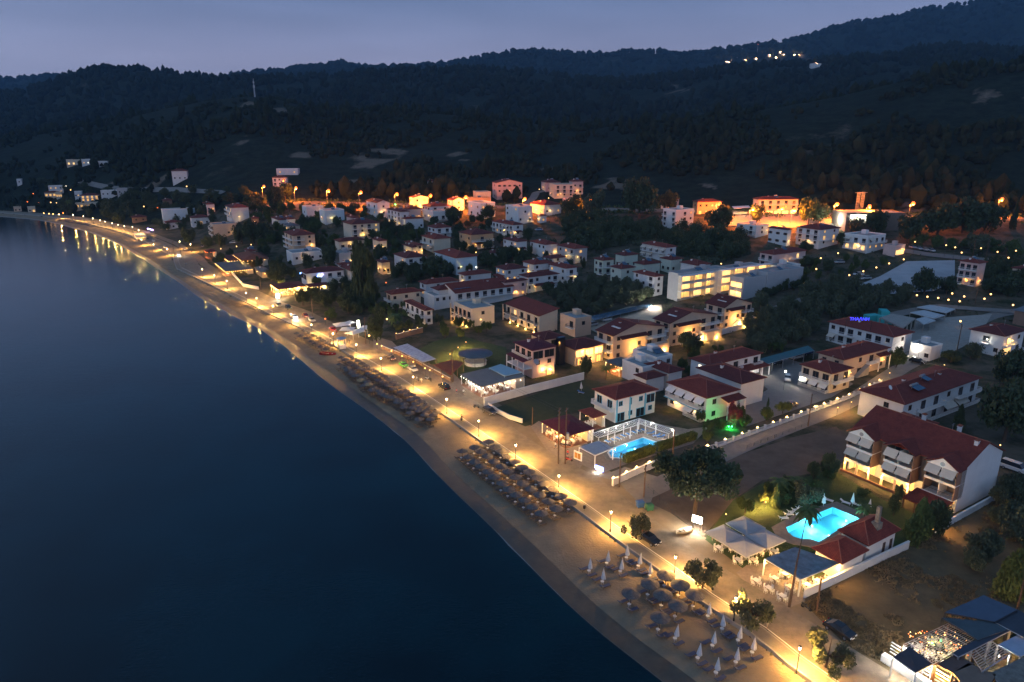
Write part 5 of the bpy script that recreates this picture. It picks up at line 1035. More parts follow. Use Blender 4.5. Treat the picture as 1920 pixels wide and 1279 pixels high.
def pavilion(label, c, C, L, R, h, rm='dark', rise=None, posts=METAL, lamps=4, e=300, kind='w', tables=6, back=True, floor=BRICK, oh=.3, dmax=30, roof='hip', name='tavern', cat='tavern', bulbs=10, drop=0):
    p, w, d, rz = frame3(c, C, L, R, h, oh, None, dmax, 40); t = thing(name, label, cat, p, rz); FOOT.append((p.x, p.y, w, d, rz))
    rise = rise or .22*min(w, d)/2+.3
    if roof == 'hip': rb, cp = roof_hip(w, d, oh, rise)
    else: rb = MB().add([(-oh,-oh,-drop),(w+oh,-oh,0),(w+oh,d+oh,0),(-oh,d+oh,-drop),(-oh,-oh,.12-drop),(w+oh,-oh,.12),(w+oh,d+oh,.12),(-oh,d+oh,.12-drop)], [(0,3,2,1),(4,5,6,7),(0,1,5,4),(1,2,6,5),(2,3,7,6),(3,0,4,7)]); cp = []
    rb.build('roof', ROOFM[rm] if isinstance(rm, str) else rm, t, (0,0,h))
    MB().box(-.2,-.2,-.6,w+.2,d+.2,.12).build('floor', floor, t)
    def post(): return MB().box(-.08,-.08,0,.08,.08,h-.02-drop).mesh('post', posts)
    nx, ny = max(1, int(w/4)), max(1, int(d/4))
    for i in range(nx+1): link('post', cached(('pp', h, drop, posts.name), post), t, (w*i/nx, .1, .1))
    for j in range(1, ny+1): link('post', cached(('pp', h, drop, posts.name), post), t, (.1, d*j/ny, .1))
    if back: MB().box(w*.8,.1,0,w,d,h-.01).build('kitchen_wall', WALLM['cream'], t)
    for i in range(lamps): bulb(t, (w*(.15+.6*(i % 2)), d*(.12+.76*(i+.5)/lamps), h-.5), kind, e, .13, 'ceiling_lamp')
    for i in range(bulbs): bulb(t, (-.15 if i % 2 else w*(i+.5)/bulbs, d*(i+.5)/bulbs if i % 2 else -.15, h-.35-drop), kind, 0, .11 if p.length < 250 else .17, 'string_bulb')
    for i in range(tables):
        ux, uy = (i % 3+.5)/3*.74, (i//3+.5)/max(1, math.ceil(tables/3)); q = Vector((math.cos(rz)*ux*w-math.sin(rz)*uy*d, math.sin(rz)*ux*w+math.cos(rz)*uy*d, .12))+p
        SEATS.append((q, rz, label))
    return t, w, d
SEATS = []
pavilion('tavern with purple brown hip roof and orange lit interior at the beach road', 'B', (372,662), (163,565), (560,598), 3.0, 'purple', 1.2, TRIM, 4, 420, tables=9)
pavilion('red tiled terrace roof joined to the tavern and the blue guest house', 'B', (560,535), (420,490), (695,530), 3.2, 'red', .9, TRIM, 1, 120, tables=3, bulbs=3)
pavilion('wide beach tavern with grey sloping awning roof and dazzling white interior', 'E', (925,932), (735,838), (1255,848), 3.5, mat('taupe_canvas', (.20,.19,.18), .9, .08, .5), .1, TRIM, 6, 420, 'c', tables=18, roof='slope', drop=.5, bulbs=16)
canopy('pale blue flat awning joined to the back of the beach tavern', 'E', [(990,795),(1080,765),(1250,828),(1110,858)], 3.9, mat('pale_blue_canvas', (.30,.44,.50), .9, .06, .5), name='awning_roof', cat='awning')
canopy('flower patterned white shade net over the hotel cafe terrace', 'E', [(240,635),(350,605),(575,725),(470,750)], 2.7, mat('checker_net', (.30,.33,.42), .9, .0, 1.2, col2=(.62,.64,.70)), name='shade_net', cat='canopy', postm=WOOD)
canopy('long low red awning roof between the cafe lawn and the tavern', 'E', [(550,770),(700,730),(790,755),(690,850)], 2.6, ROOFM['orange'], name='awning_roof', cat='awning', postm=WOOD)
# round bar
p = onp('E', 883, 680, 3.4); t = thing('round_bar', 'round bar with a dark blue disc roof on the hotel lawn', 'bar', (p.x, p.y, hz(p.x, p.y)))
MB().lathe([(5.3,3.3),(5.4,3.45),(2.5,3.9),(.1,4.1)], 28).build('roof', mat('blue_grey_canvas', (.07,.10,.13), .8, .15, .6), t); MB().lathe([(3.4,-.3),(3.4,1.1),(3.6,1.15)], 28).build('bar_wall', WALLM['white'], t)
for i in range(8): a = i*math.pi/4; link('post', cached(('rbp',), lambda: MB().box(-.07,-.07,0,.07,.07,3.35).mesh('post', METAL)), t, (4*math.cos(a), 4*math.sin(a), 0))
pavilion('big waterfront tavern with rows of warm bulbs under dark awnings, far left group', 'F', (215,500), (-40,470), (545,455), 3.2, 'dark', 1.0, WOOD, 8, 1000, 'w', tables=9, bulbs=30)
pavilion('open taverna terrace with low grey awnings and strings of bulbs by the promenade', 'F', (190,590), (-70,512), (410,548), 2.9, 'slate', .5, WOOD, 6, 800, 'w', tables=9, bulbs=30)
pavilion('tavern hall with orange pyramid roofs behind the bulb lit awnings', 'F', (335,500), (110,455), (520,455), 4.6, 'orange', 2.2, WOOD, 4, 700, 'w', tables=3, bulbs=12)
pavilion('octagonal looking tavern room with six uplit orange openings', 'F', (30,425), (-40,412), (125,418), 4.0, 'dark', 1.2, WALLM['brown'], 3, 300, 'o', tables=0, bulbs=6)
pavilion('brilliantly lit restaurant with dark roof below the blue lit bar', 'F', (640,745), (520,705), (850,690), 3.2, 'dark', 1.0, TRIM, 8, 2000, 'w', tables=9, bulbs=26)
pavilion('second lit restaurant wing with small dark roof by the parked van', 'F', (915,725), (885,700), (1092,700), 3.4, 'dark', .8, TRIM, 4, 1300, 'w', tables=3, bulbs=12)
H('bar building with red hip roof whose upper wall glows blue', 'F', (880,625), (768,603), (1238,600), 6.2, 'hip', 'dark', 'white', sea=['gg','..'], cam=['.Cbb','....'], lights=((.28,-.8,4.6,'b',600),(.42,-.5,5.2,'v',90),(-.6,.9,5.2,'b',300)), name='bar', cat='bar')
pavilion('thatch coloured pergola restaurant with lit seats beside the long wall', 'B', (745,180), (570,150), (790,125), 3.2, 'slate', 1.0, TRIM, 3, 420, 'w', tables=3, bulbs=6, dmax=12)
pavilion('beach restaurant tent with pale top and golden lights at the far bay', 'O', (440,125), (250,60), (600,110), 3.0, mat('pale_tent', (.45,.45,.42), .9, .05, 1), .3, TRIM, 4, 1500, 'w', tables=3, roof='slope', bulbs=10)
# pool restaurant of the right hotel
H('low restaurant hall with red pyramid roof between glass pergola and pool', 'K', (862,556), (690,455), (1030,478), 3.4, 'hip', 'red', 'white', chim=0, name='restaurant', cat='restaurant', rise=1.9)
t, w, d = H('restaurant kitchen wing with red roof and tall stone chimney at the pool', 'K', (1018,450), (822,362), (1238,368), 4.0, 'hip', 'red', 'white', cam=['..tt'], chim=0, name='restaurant_wing', cat='restaurant', rise=2.2)
MB().box(w*.42,d*.12,3,w*.42+1.3,d*.12+1.2,6.2).box(w*.42+.35,d*.12+.3,6.2,w*.42+.95,d*.12+.9,9.0).build('stone_chimney', WALLM['stone'], t)
pc = canopy('glass and pale sheet pergola roof over the lit restaurant tables at the road', 'K', [(415,522),(590,455),(852,548),(622,642)], 3.0, mat('old_glass_roof', (.16,.20,.22), .35, .45, .9), postm=TRIM, name='pergola', cat='pergola', lightsat=((425,545,.5,'w',260),(850,572,.4,'w',300),(760,585,.4,'w',260),(560,560,.6,'w',500),(680,600,.6,'w',400),(600,520,.6,'w',400)))
for i, (x, y) in enumerate(((470,600),(530,575),(600,560),(660,640),(720,615),(790,600),(560,650),(620,600))): q = onp('K', x, y+55); SEATS.append((q, ROT, 'glass pergola restaurant'))
for i, (x, y) in enumerate(((362,668),(436,712),(512,758))): q = onp('K', x, y); SEATS.append((q, ROT, 'ROADSIDE'+str(i)))
# square garden parasols
def big_parasol():
    t = thing('garden_parasol', 'x', 'parasol', (0,0,0)); MB().lathe([(.06,0),(.06,3.1)], 8).build('pole', WOOD, t); MB().box(-.5,-.5,0,.5,.5,.12).build('foot', CONC, t)
    a = 2.35; m = MB(); m.add([(-a,-a,2.45),(a,-a,2.45),(a,a,2.45),(-a,a,2.45),(0,0,3.45),(-a,-a,2.25),(a,-a,2.25),(a,a,2.25),(-a,a,2.25),(0,-a,2.40),(a,0,2.40),(0,a,2.40),(-a,0,2.40)], [(0,9,4),(9,1,4),(1,10,4),(10,2,4),(2,11,4),(11,3,4),(3,12,4),(12,0,4),(0,5,6,1),(1,6,7,2),(2,7,8,3),(3,8,5,0)])
    m.build('canvas', mat('grey_canvas', (.33,.34,.36), .95, .08, .8), t)
    r = MB(); [r.tube([(0,0,3.40),(x*a,y*a,2.40)], .03, 4) for x, y in ((1,1),(1,-1),(-1,1),(-1,-1))]; r.build('ribs', WOOD, t); return t
bp = None
for i, (x, y, lb) in enumerate(((185,365,'nearest the lit billboard'),(305,312,'farthest from the road'),(420,385,'nearest the pool'),(298,432,'nearest the road'))):
    q = onp('K', x, y, 2.9); q = Vector((q.x, q.y, G0)); L_ = 'large square grey garden parasol of the four, the one '+lb
    if bp is None: bp = big_parasol(); bp.location = q; bp.rotation_euler.z = ROT; bp['label'] = L_; bp['group'] = 'square parasols in the hotel garden'
    else: dup(bp, L_, q, ROT, group='square parasols in the hotel garden')
    for dx, dy in ((-1.3,-1.2),(1.2,1.0),(1.2,-1.3)): SEATS.append((q+Vector((dx, dy, .06)), ROT, 'square garden parasols'))
# beach bar at the lower right corner
def bb(label, pts, h, m, **k): return canopy(label, 'N', pts, h, m, **k)
BT = mat('teal_sheet', (.06,.085,.10), .8, .15, .8); BN = mat('navy_sheet', (.045,.055,.075), .8, .15, .8)
bb('blue flat awning roof, uppermost of the beach bar at the corner', [(905,335),(1400,118),(1825,303),(1540,455)], 4.0, mat('blue_sheet', (.07,.10,.15), .8, .12, .8), name='awning_roof', cat='awning', postm=METAL)
bb('dark teal flat awning roof beside the fairy light pergola', [(868,405),(1532,462),(1700,560),(1325,692)], 3.7, BT, name='awning_roof', cat='awning', postm=METAL)
bb('pergola strung with orange and green fairy lights at the beach bar', [(365,752),(945,480),(1318,690),(765,998)], 3.2, STEEL, bars=(9,14), name='pergola', cat='pergola', postm=WOOD, lightsat=[(420+rng.random()*780, 560+rng.random()*330, .1, 'w', 0) for _ in range(40)]+[(420+rng.random()*780, 560+rng.random()*330, .1, 'o', 0) for _ in range(40)]+[(740,720,.1,'g',4),(850,690,.1,'g',4),(900,620,.3,'w',60),(700,720,.3,'w',60),(980,720,.3,'w',60),(820,850,.3,'w',60)])
bb('dark grey tent roof over the white lit counter at the corner bar', [(240,912),(440,778),(752,1002),(528,1112)], 3.0, mat('charcoal_sheet', (.06,.055,.065), .85, .15, .8), name='tent_roof', cat='awning', postm=TRIM, tilt=[0,.4,0,0], lightsat=((400,795,.1,'c',250),(260,930,.3,'c',350),(740,1010,.3,'c',300),(650,1060,.4,'c',350)))
bb('brown flat roof next to the charcoal tent of the corner bar', [(790,1010),(1040,872),(1280,1000),(1000,1118)], 3.0, mat('brown_sheet', (.12,.075,.06), .85, .15, .8), name='flat_roof', cat='roof', postm=WOOD, lightsat=((900,1130,.2,'w',700),))
bb('beige flat roof at the bottom edge of the corner bar', [(1000,1122),(1200,990),(1560,1140),(1440,1330),(1200,1330)], 3.0, mat('beige_sheet', (.18,.13,.10), .85, .15, .8), name='flat_roof', cat='roof', postm=WOOD)
bb('framed glass roof panels of the corner bar', [(1205,822),(1472,682),(1745,862),(1385,1092)], 3.3, STEEL, bars=(4,10), name='glass_roof', cat='roof', postm=STEEL, lightsat=((1600,900,.8,'c',160),))
bb('dark navy roof sheet with pale edge between teal roof and glass panels', [(1000,858),(1530,560),(1740,570),(1210,840),(1075,905)], 3.5, BN, name='flat_roof', cat='roof', postm=STEEL)
bb('pale blue tarpaulin roof at the right edge of the corner bar', [(1582,752),(1925,590),(2200,720),(1870,905)], 3.2, mat('pale_tarpaulin', (.30,.36,.46), .8, .1, .8), name='flat_roof', cat='roof', postm=STEEL)
bb('weathered grey sheet roof at the lower right edge', [(1500,1112),(1900,915),(2200,1020),(1980,1400),(1700,1400)], 3.0, mat('weathered_sheet', (.17,.16,.14), .9, .35, 1.5), name='flat_roof', cat='roof', postm=STEEL)
bb('dark roof strip with a white gutter above the pale tarpaulin', [(1550,460),(1830,300),(2150,480),(1930,660)], 3.6, BN, name='flat_roof', cat='roof', postm=STEEL, lightsat=((1915,620,.4,'w',900),))
p = onp('N', 480, 1190); t = thing('bar_counter', 'white bar counter with shelves glowing under the charcoal tent', 'counter', p, ROT+math.pi/2); MB().box(-4,-.4,-.2,4,.4,1.1).build('counter_body', WALLM['white'], t); m_ = MB(); [m_.box(-4,-1.8,z,4,-1.6,z+.05) for z in (.6,1.1,1.6,2.1)]; m_.build('shelves', TRIM, t)
for i in range(6): link('bottle_row', cached(('btl',), lambda: [m for m in [MB()] if [m.lathe([(.05,0),(.05,.2),(.02,.26),(.02,.33)], 6, Matrix.Translation((k*.14, 0, 0))) for k in range(6)]][0].mesh('bottle_row', mat('bottles', (.05,.2,.06), .2, .0, 8, col2=(.5,.25,.05)))), t, (-3.6+1.25*i, -1.7, 1.15))
for i, (x, y) in enumerate(((560,720),(700,800),(860,640),(1000,760),(900,850),(760,640))): q = onp('N', x, y+120); SEATS.append((q, ROT, 'fairy light pergola'))
# carports, filling station, lit hall
canopy('long teal carport roof between the dark grove and the hotel yard', 'C', [(130,1050),(480,955),(520,985),(170,1085)], 2.8, mat('teal_canopy', (.04,.13,.15), .8, .1, .8), name='carport', cat='carport', postm=STEEL)
canopy('row of grey solar carports along the edge of the olive grove', 'D', [(410,435),(830,345),(860,362),(440,462)], 2.8, SOLAR, name='carport', cat='carport', postm=STEEL, lightsat=((850,358,-.4,'c',2600),))
canopy('filling station canopy lit from below', 'J', [(1365,250),(1500,243),(1515,258),(1380,268)], 27.5, TRIM, posts=False, name='station_canopy', cat='canopy', lightsat=((1425,262,.4,'c',1200),(1480,258,.4,'w',2500)))
def hall(t, w, d, h):
    MB().box(w*.06,-.05,h*.35,w*.34,-.01,h*.92).build('lit_opening', LITC, t); light(t, (w*.15,-4,5), 3500, (.95,1,.8), .6); light(t, (-2,d*.4,4), 2500, (.95,1,.8), .6)
H('large dark flat roofed hall with a glaring lit opening near the main road', 'C', (735,100), (725,92), (1212,118), 8.0, 'flat', 'grey', 'dark', rot=-.02, extra=hall, name='warehouse', cat='warehouse', dfix=18, wmax=60, parapet=.4)
# boatyard: concrete frame and laid up pale slabs
for i, (pts, lb) in enumerate((([(1205,700),(1290,685),(1460,712),(1400,738)], 'long white prefabricated roof slab in the builders yard, right one'), ([(1160,735),(1250,720),(1390,755),(1320,775)], 'grey white roof slab in the builders yard, middle one'), ([(1195,780),(1260,765),(1330,790),(1250,815)], 'grey white roof slab in the builders yard, lowest one'))):
    canopy(lb, 'C', pts, 4.5, mat('pale_slab', (.45,.48,.5), .8, .15, .8), name='roof_slab', cat='slab', th=.3, postm=CONC)
canopy('unfinished concrete frame beside the blue rooftop letters', 'C', [(960,770),(1040,745),(1195,775),(1110,840)], 5.5, CONC, name='concrete_frame', cat='building frame', th=.35, postm=CONC, pr=.22)
for i, (x, y) in enumerate(((905,765),(985,735),(1000,778))):
    p = onp('C', x, y, 1.5); t = thing('container', ('upright','tilted','flat')[i]+' turquoise tank standing in the builders yard', 'container', (p.x, p.y, hz(p.x, p.y)+.3), .3+i); MB().box(-2.6,-1.5,0,2.6,1.5,2.2).build('body', mat('turquoise_tank', (.05,.42,.42), .6, .1, 1), t); MB().box(-2.5,-1.4,2.2,2.5,1.4,2.35).build('lid', mat('turquoise_tank', (0,0,0)), t)
# ================================================================== vegetation
LEAF = {'dark': mat('dark_leaves', (.020,.035,.012), .8, .0, 1.4, col2=(.065,.090,.035)), 'olive': mat('olive_leaves', (.040,.052,.028), .8, .0, 1.2, col2=(.10,.12,.065)), 'pine': mat('pine_needles', (.016,.032,.014), .8, .0, .8, col2=(.05,.078,.032)),
        'green': mat('green_leaves', (.022,.045,.010), .8, .0, 1.2, col2=(.085,.12,.028)), 'hedge': mat('hedge_leaves', (.05,.07,.012), .8, .0, 1.5, col2=(.13,.15,.03)), 'tam': mat('tamarisk_leaves', (.05,.06,.03), .85, .0, 1.6, col2=(.12,.13,.07)),
        'flower': mat('flowering_leaves', (.05,.02,.02), .8, .0, 1.5, col2=(.30,.03,.05))}
BARK = mat('bark', (.08,.055,.04), .95, .3, 3, .5, 6)
def leafcloud(centers, rads, n, size, seed=0, flat=.85):
    r = np.random.default_rng(seed); centers = np.array(centers, float); rads = np.array(rads, float); p = rads**2; p = p/p.sum()
    idx = r.choice(len(centers), n, p=p); d = r.normal(size=(n, 3)); d /= np.linalg.norm(d, axis=1)[:,None]
    pos = centers[idx]+d*rads[idx][:,None]*(r.random(n)**.35)[:,None]*np.array([1, 1, flat])
    a = r.normal(size=(n, 3)); a /= np.linalg.norm(a, axis=1)[:,None]; b = np.cross(a, r.normal(size=(n, 3))); b /= np.linalg.norm(b, axis=1)[:,None]
    s = size*(.6+.8*r.random(n))[:,None]
    V = np.stack([pos-a*s, pos+b*s*.55, pos+a*s, pos-b*s*.55], 1).reshape(-1, 3); F = np.arange(4*n).reshape(-1, 4); return V, F
def clumps(kind, seed):
    r = np.random.default_rng(seed); C = []; R = []
    if kind == 'round':
        for _ in range(26):
            u = r.normal(size=3); u /= np.linalg.norm(u); k = .35+.45*r.random(); C.append((u[0]*k*1.0, u[1]*k, .62+u[2]*k*.5)); R.append(.20+.16*r.random())
    elif kind == 'umbrella':
        for _ in range(46):
            a = r.random()*6.283; k = math.sqrt(r.random())*.84; C.append((math.cos(a)*k, math.sin(a)*k, .55+.34*math.sqrt(max(0, 1-k*k))-.22*r.random()*(1 if k < .6 else .3))); R.append(.13+.11*r.random())
    elif kind == 'cone':
        for i in range(30): z = .12+.8*i/30; k = (1-z)*.75; a = r.random()*6.283; C.append((math.cos(a)*k*.7, math.sin(a)*k*.7, z)); R.append(.12+.26*(1-z))
    elif kind == 'column':
        for i in range(34): z = .10+.85*i/34; k = .55*math.sin(math.pi*min(1, z*.9+.1))**.5; a = r.random()*6.283; C.append((math.cos(a)*k, math.sin(a)*k, z)); R.append(.30+.2*r.random())
    elif kind == 'loose':
        for _ in range(20):
            a = r.random()*6.283; k = .25+.6*r.random(); C.append((math.cos(a)*k, math.sin(a)*k, .55+.4*(r.random()-.35))); R.append(.14+.16*r.random())
    elif kind == 'bush':
        for _ in range(14):
            a = r.random()*6.283; k = .6*math.sqrt(r.random()); C.append((math.cos(a)*k, math.sin(a)*k, .25+.4*r.random())); R.append(.28+.15*r.random())
    return C, R
CROWN = {}
def crown_mesh(kind, leaf, v):
    key = (kind, leaf, v)
    if key not in CROWN:
        C, R = clumps(kind, 100*v+len(kind)*7+1)
        n, s = {'round': (3200,.062), 'umbrella': (9000,.034), 'cone': (2600,.055), 'column': (4200,.085), 'loose': (2600,.055), 'bush': (1500,.085)}[kind]
        if kind == 'column': # stretched crown: keep leaf size even
            V, F = leafcloud(C, R, n, s, v, .25)
        else: V, F = leafcloud(C, R, n, s, v)
        CROWN[key] = npmesh('crown', V, F, [LEAF[leaf]])
    return CROWN[key]
def trunk_mesh(kind, v):
    def f():
        r = random.Random(v*13+7); m = MB()
        if kind in ('cone', 'column', 'bush'): m.tube([(0,0,-.08),(0,0,.5),(0,0,.85)], [.05,.035,.01], 6); return m.mesh('trunk', BARK)
        t = .06 if kind != 'umbrella' else .055; zt = .42 if kind != 'umbrella' else .48
        m.tube([(0,0,-.08),(.02,.0,zt*.5),(-.01,.02,zt)], [t,t*.8,t*.7], 7)
        for i in range(6 if kind != 'umbrella' else 8):
            a = i*2*math.pi/(6 if kind != 'umbrella' else 8)+r.random()*.6; k = .45+.2*r.random(); m.tube([(-.01,.02,zt*(.75+.25*r.random())),(math.cos(a)*k*.4,math.sin(a)*k*.4,zt+.1),(math.cos(a)*k,math.sin(a)*k,.66+.1*r.random())], [t*.5,t*.35,t*.12], 5)
        return m.mesh('trunk', BARK)
    return cached(('trunk', kind, v), f)
_tv = [0]
def tree(label, p, h, r, kind='round', leaf='dark', group=None, name='tree', cat='tree'):
    _tv[0] += 1; v = _tv[0] % 4 if kind in ('round', 'loose', 'bush') else 0
    t = thing(name, label, cat, (p.x, p.y, hz(p.x, p.y)), random.random()*6.28, group); t.scale = (r, r, h)
    t.scale = (1, 1, 1)
    for nm, me in (('trunk', trunk_mesh(kind, v % 2)), ('crown', crown_mesh(kind, leaf, v))):
        o = link(nm, me, t); o.scale = (r, r, h)
    return t
def T(label, c, x, y, h, r, kind='round', leaf='dark', **k): return tree(label, onp(c, x, y), h, r, kind, leaf, **k)
def palm(label, p, h, lean=(0,0), r=1.6, nf=18, group=None):
    t = thing('palm_tree', label, 'palm', (p.x, p.y, hz(p.x, p.y)), 0, group)
    top = Vector((lean[0], lean[1], h)); MB().tube([(0,0,-.3),(lean[0]*.3,lean[1]*.3,h*.45),tuple(top)], [.22,.15,.13], 8).build('trunk', BARK, t)
    m = MB(); rr = random.Random(int(h*10))
    for i in range(nf):
        a = i*2.4; up = .7-1.1*(i/nf); prev = None
        for k in range(7):
            s = k/6; q = top+Vector((math.cos(a)*r*s*(1-.1*s), math.sin(a)*r*s*(1-.1*s), r*(up*s-.75*s*s)))
            side = Vector((-math.sin(a), math.cos(a), 0))*(.20*r*math.sin(math.pi*min(1, s*.9+.1))+.02)
            if prev: m.add([prev[0]-prev[1]-Vector((0,0,.12*r*.5)), prev[0], q, q-side-Vector((0,0,.12*r*.5))], [(0,1,2,3)]); m.add([prev[0]+prev[1]-Vector((0,0,.12*r*.5)), prev[0], q, q+side-Vector((0,0,.12*r*.5))], [(3,2,1,0)])
            prev = (q, side)
    m.build('crown', LEAF['green'], t); return t
def hedge(label, c, a, b, h=1.7, w=1.5):
    A_, B_ = onp(c, *a), onp(c, *b); L_ = (B_-A_).to_2d().length; an = math.atan2(B_.y-A_.y, B_.x-A_.x); t = thing('hedge', label, 'hedge', (A_.x, A_.y, G0), an)
    r = np.random.default_rng(int(L_*10)); n = int(L_*420); P = np.c_[r.random(n)*L_, (r.random(n)-.5)*w, r.random(n)*h]
    f = r.integers(0, 5, n); P[f == 0, 2] = h; P[f == 1, 2] = h; P[f == 2, 1] = -w/2; P[f == 3, 1] = -w/2; P[f == 4, 1] = w/2; P += r.normal(size=P.shape)*.06
    a_ = r.normal(size=(n, 3)); a_ /= np.linalg.norm(a_, axis=1)[:,None]; b_ = np.cross(a_, r.normal(size=(n, 3))); b_ /= np.linalg.norm(b_, axis=1)[:,None]
    V = np.stack([P-a_*.13, P+b_*.09, P+a_*.13, P-b_*.09], 1).reshape(-1, 3); link('foliage', npmesh('foliage', V, np.arange(4*n).reshape(-1, 4), [LEAF['hedge']]), t)
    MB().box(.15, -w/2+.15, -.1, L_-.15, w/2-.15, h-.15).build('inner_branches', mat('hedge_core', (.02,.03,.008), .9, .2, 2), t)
hedge('yellow green clipped hedge piece nearest the road in front of the small pool', 'B', (775,842), (975,768))
hedge('yellow green clipped hedge piece farther up behind the small pool', 'B', (995,762), (1265,672))
T('huge dark umbrella pine standing over the lit billboard', 'B', 1262, 1192, 11.8, 8.6, 'umbrella', 'pine', name='umbrella_pine')
T('small tamarisk on the promenade beside the black hatchback', 'L', 903, 592, 4.6, 2.9, 'loose', 'tam', name='tamarisk')
T('tamarisk on the promenade above the scooter, between the two lamps', 'L', 1222, 832, 5.0, 3.1, 'loose', 'tam', name='tamarisk')
T('tamarisk with a lamp shining inside its crown, by the walking woman', 'K', 345, 925, 5.2, 3.5, 'loose', 'tam', name='tamarisk')
T('tamarisk at the end of the sidewalk nearest the bottom edge', 'K', 770, 1150, 4.4, 3.6, 'loose', 'tam', name='tamarisk')
T('clipped conical cypress glowing in the lamp light beside the garden seats', 'K', 473, 222, 5.2, 1.35, 'cone', 'green', name='cypress')
T('wide round grey green bush tree beside the turquoise pool', 'K', 655, 215, 4.2, 3.4, 'round', 'olive', name='bush_tree')
T('dense dark conifer at the corner of the white field wall', 'K', 1305, 425, 8.6, 3.6, 'cone', 'green', name='conifer')
T('second dark conifer half behind the dense one, near the wall lamp', 'K', 1395, 380, 6.0, 2.6, 'round', 'dark', name='conifer')
T('yellowish conifer at the right edge above the beach bar', 'K', 1830, 740, 8.5, 3.6, 'cone', 'hedge', name='conifer')
T('olive tree at the right edge of the dry field', 'K', 1880, 420, 6.5, 3.5, 'round', 'olive', name='olive_tree')
T('small dark tree at the far left end of the hotel arcade', 'A', 560, 790, 5.0, 2.3, 'round', 'dark')
T('low dark tree left of the arcade by the garden lamp', 'A', 455, 800, 3.6, 1.6, 'round', 'dark')
T('bushy tree between dirt lot and umbrella pine garden, left of the lit cypress', 'K', 300, 260, 3.6, 1.8, 'loose', 'green')
T('shrub bed in the middle of the garden lawn', 'K', 985, 150, 1.6, 1.6, 'bush', 'green', name='shrub', cat='shrub')
T('shrub with yellow leaves lit by the garden spot', 'K', 405, 205, 2.6, 1.2, 'loose', 'hedge', name='shrub', cat='shrub')
T('small potted tree on the lawn behind the stone chimney', 'K', 1160, 270, 4.0, 1.3, 'round', 'dark')
T('creeper tree over the arcade end by the lean to roof', 'K', 1190, 200, 4.0, 1.2, 'loose', 'dark')
palm('tall thin palm leaning over the glass pergola at the roadside', onp('K', 556, 800), 14.5, (2.6, 3.6), 2.2)
palm('low bushy palm behind the lit cypress, left one', onp('K', 500, 130), 2.4, (0,0), 2.6, 24)
palm('low bushy palm behind the lit cypress, right one', onp('K', 590, 115), 2.2, (0,0), 2.4, 24)
palm('small garden palm between pool corner and stone chimney', onp('K', 990, 275), 2.2, (0,0), 1.8, 20)
palm('spreading palm beside the veranda house behind the cafe', onp('E', 255, 470), 4.5, (0,0), 3.4, 30)
palm('palm in front of the thatch coloured restaurant', onp('B', 650, 265), 4.0, (0,0), 1.8, 20)
palm('lit palm at the promenade end of the far bay', onp('G', 608, 560), 13, (0,0), 4.5, 30)
T('bougainvillea tree with red flowers lit green from below', 'B', 1530, 590, 5.4, 2.0, 'round', 'flower', name='bougainvillea')
T('dark heart shaped tree at the corner of the long pale wall', 'E', 1750, 870, 6.2, 2.2, 'round', 'dark')
T('round tree between the solar heater house and the long white house', 'D', 1110, 700, 6.5, 4.0, 'round', 'dark')
T('leafy tree on the garden side of the awning house', 'C', 620, 1220, 4.0, 2.4, 'loose', 'olive')
T('round tree in front of the cream staircase house', 'C', 1065, 1100, 6.0, 3.0, 'round', 'green')
T('slim cypress behind the arcade hotel', 'A', 1440, 470, 7.0, 2.2, 'cone', 'dark', name='cypress')
T('small tree on the paved yard beside the balustrade, near one', 'A', 135, 400, 3.4, 1.8, 'round', 'green')
T('small tree on the paved yard by the parked car', 'A', 245, 350, 3.4, 2.2, 'loose', 'hedge')
T('small cypress standing on the paved yard', 'A', 145, 300, 2.6, .5, 'cone', 'green', name='cypress')
T('lit shrub by the white side terrace at the right', 'C', 1560, 1040, 5.0, 3.6, 'round', 'olive')
T('broad shrub beside the lamps at the road end', 'C', 1430, 1065, 3.5, 3.5, 'round', 'dark')
T('tall dark pine at the right behind the arcade hotel', 'A', 1760, 540, 13.0, 7.5, 'round', 'pine', name='pine')
T('second tall dark pine at the right edge', 'A', 1880, 420, 12.0, 6.5, 'round', 'pine', name='pine')
T('dark pine closing the lawn at the right edge', 'C', 1830, 1230, 10.0, 6.0, 'round', 'pine', name='pine')
T('tall dark poplar towering over the seafront houses', 'F', 1385, 905, 27, 5.0, 'column', 'dark', name='poplar')
T('slimmer poplar close behind the tall one', 'F', 1445, 880, 21, 3.6, 'column', 'dark', name='poplar')
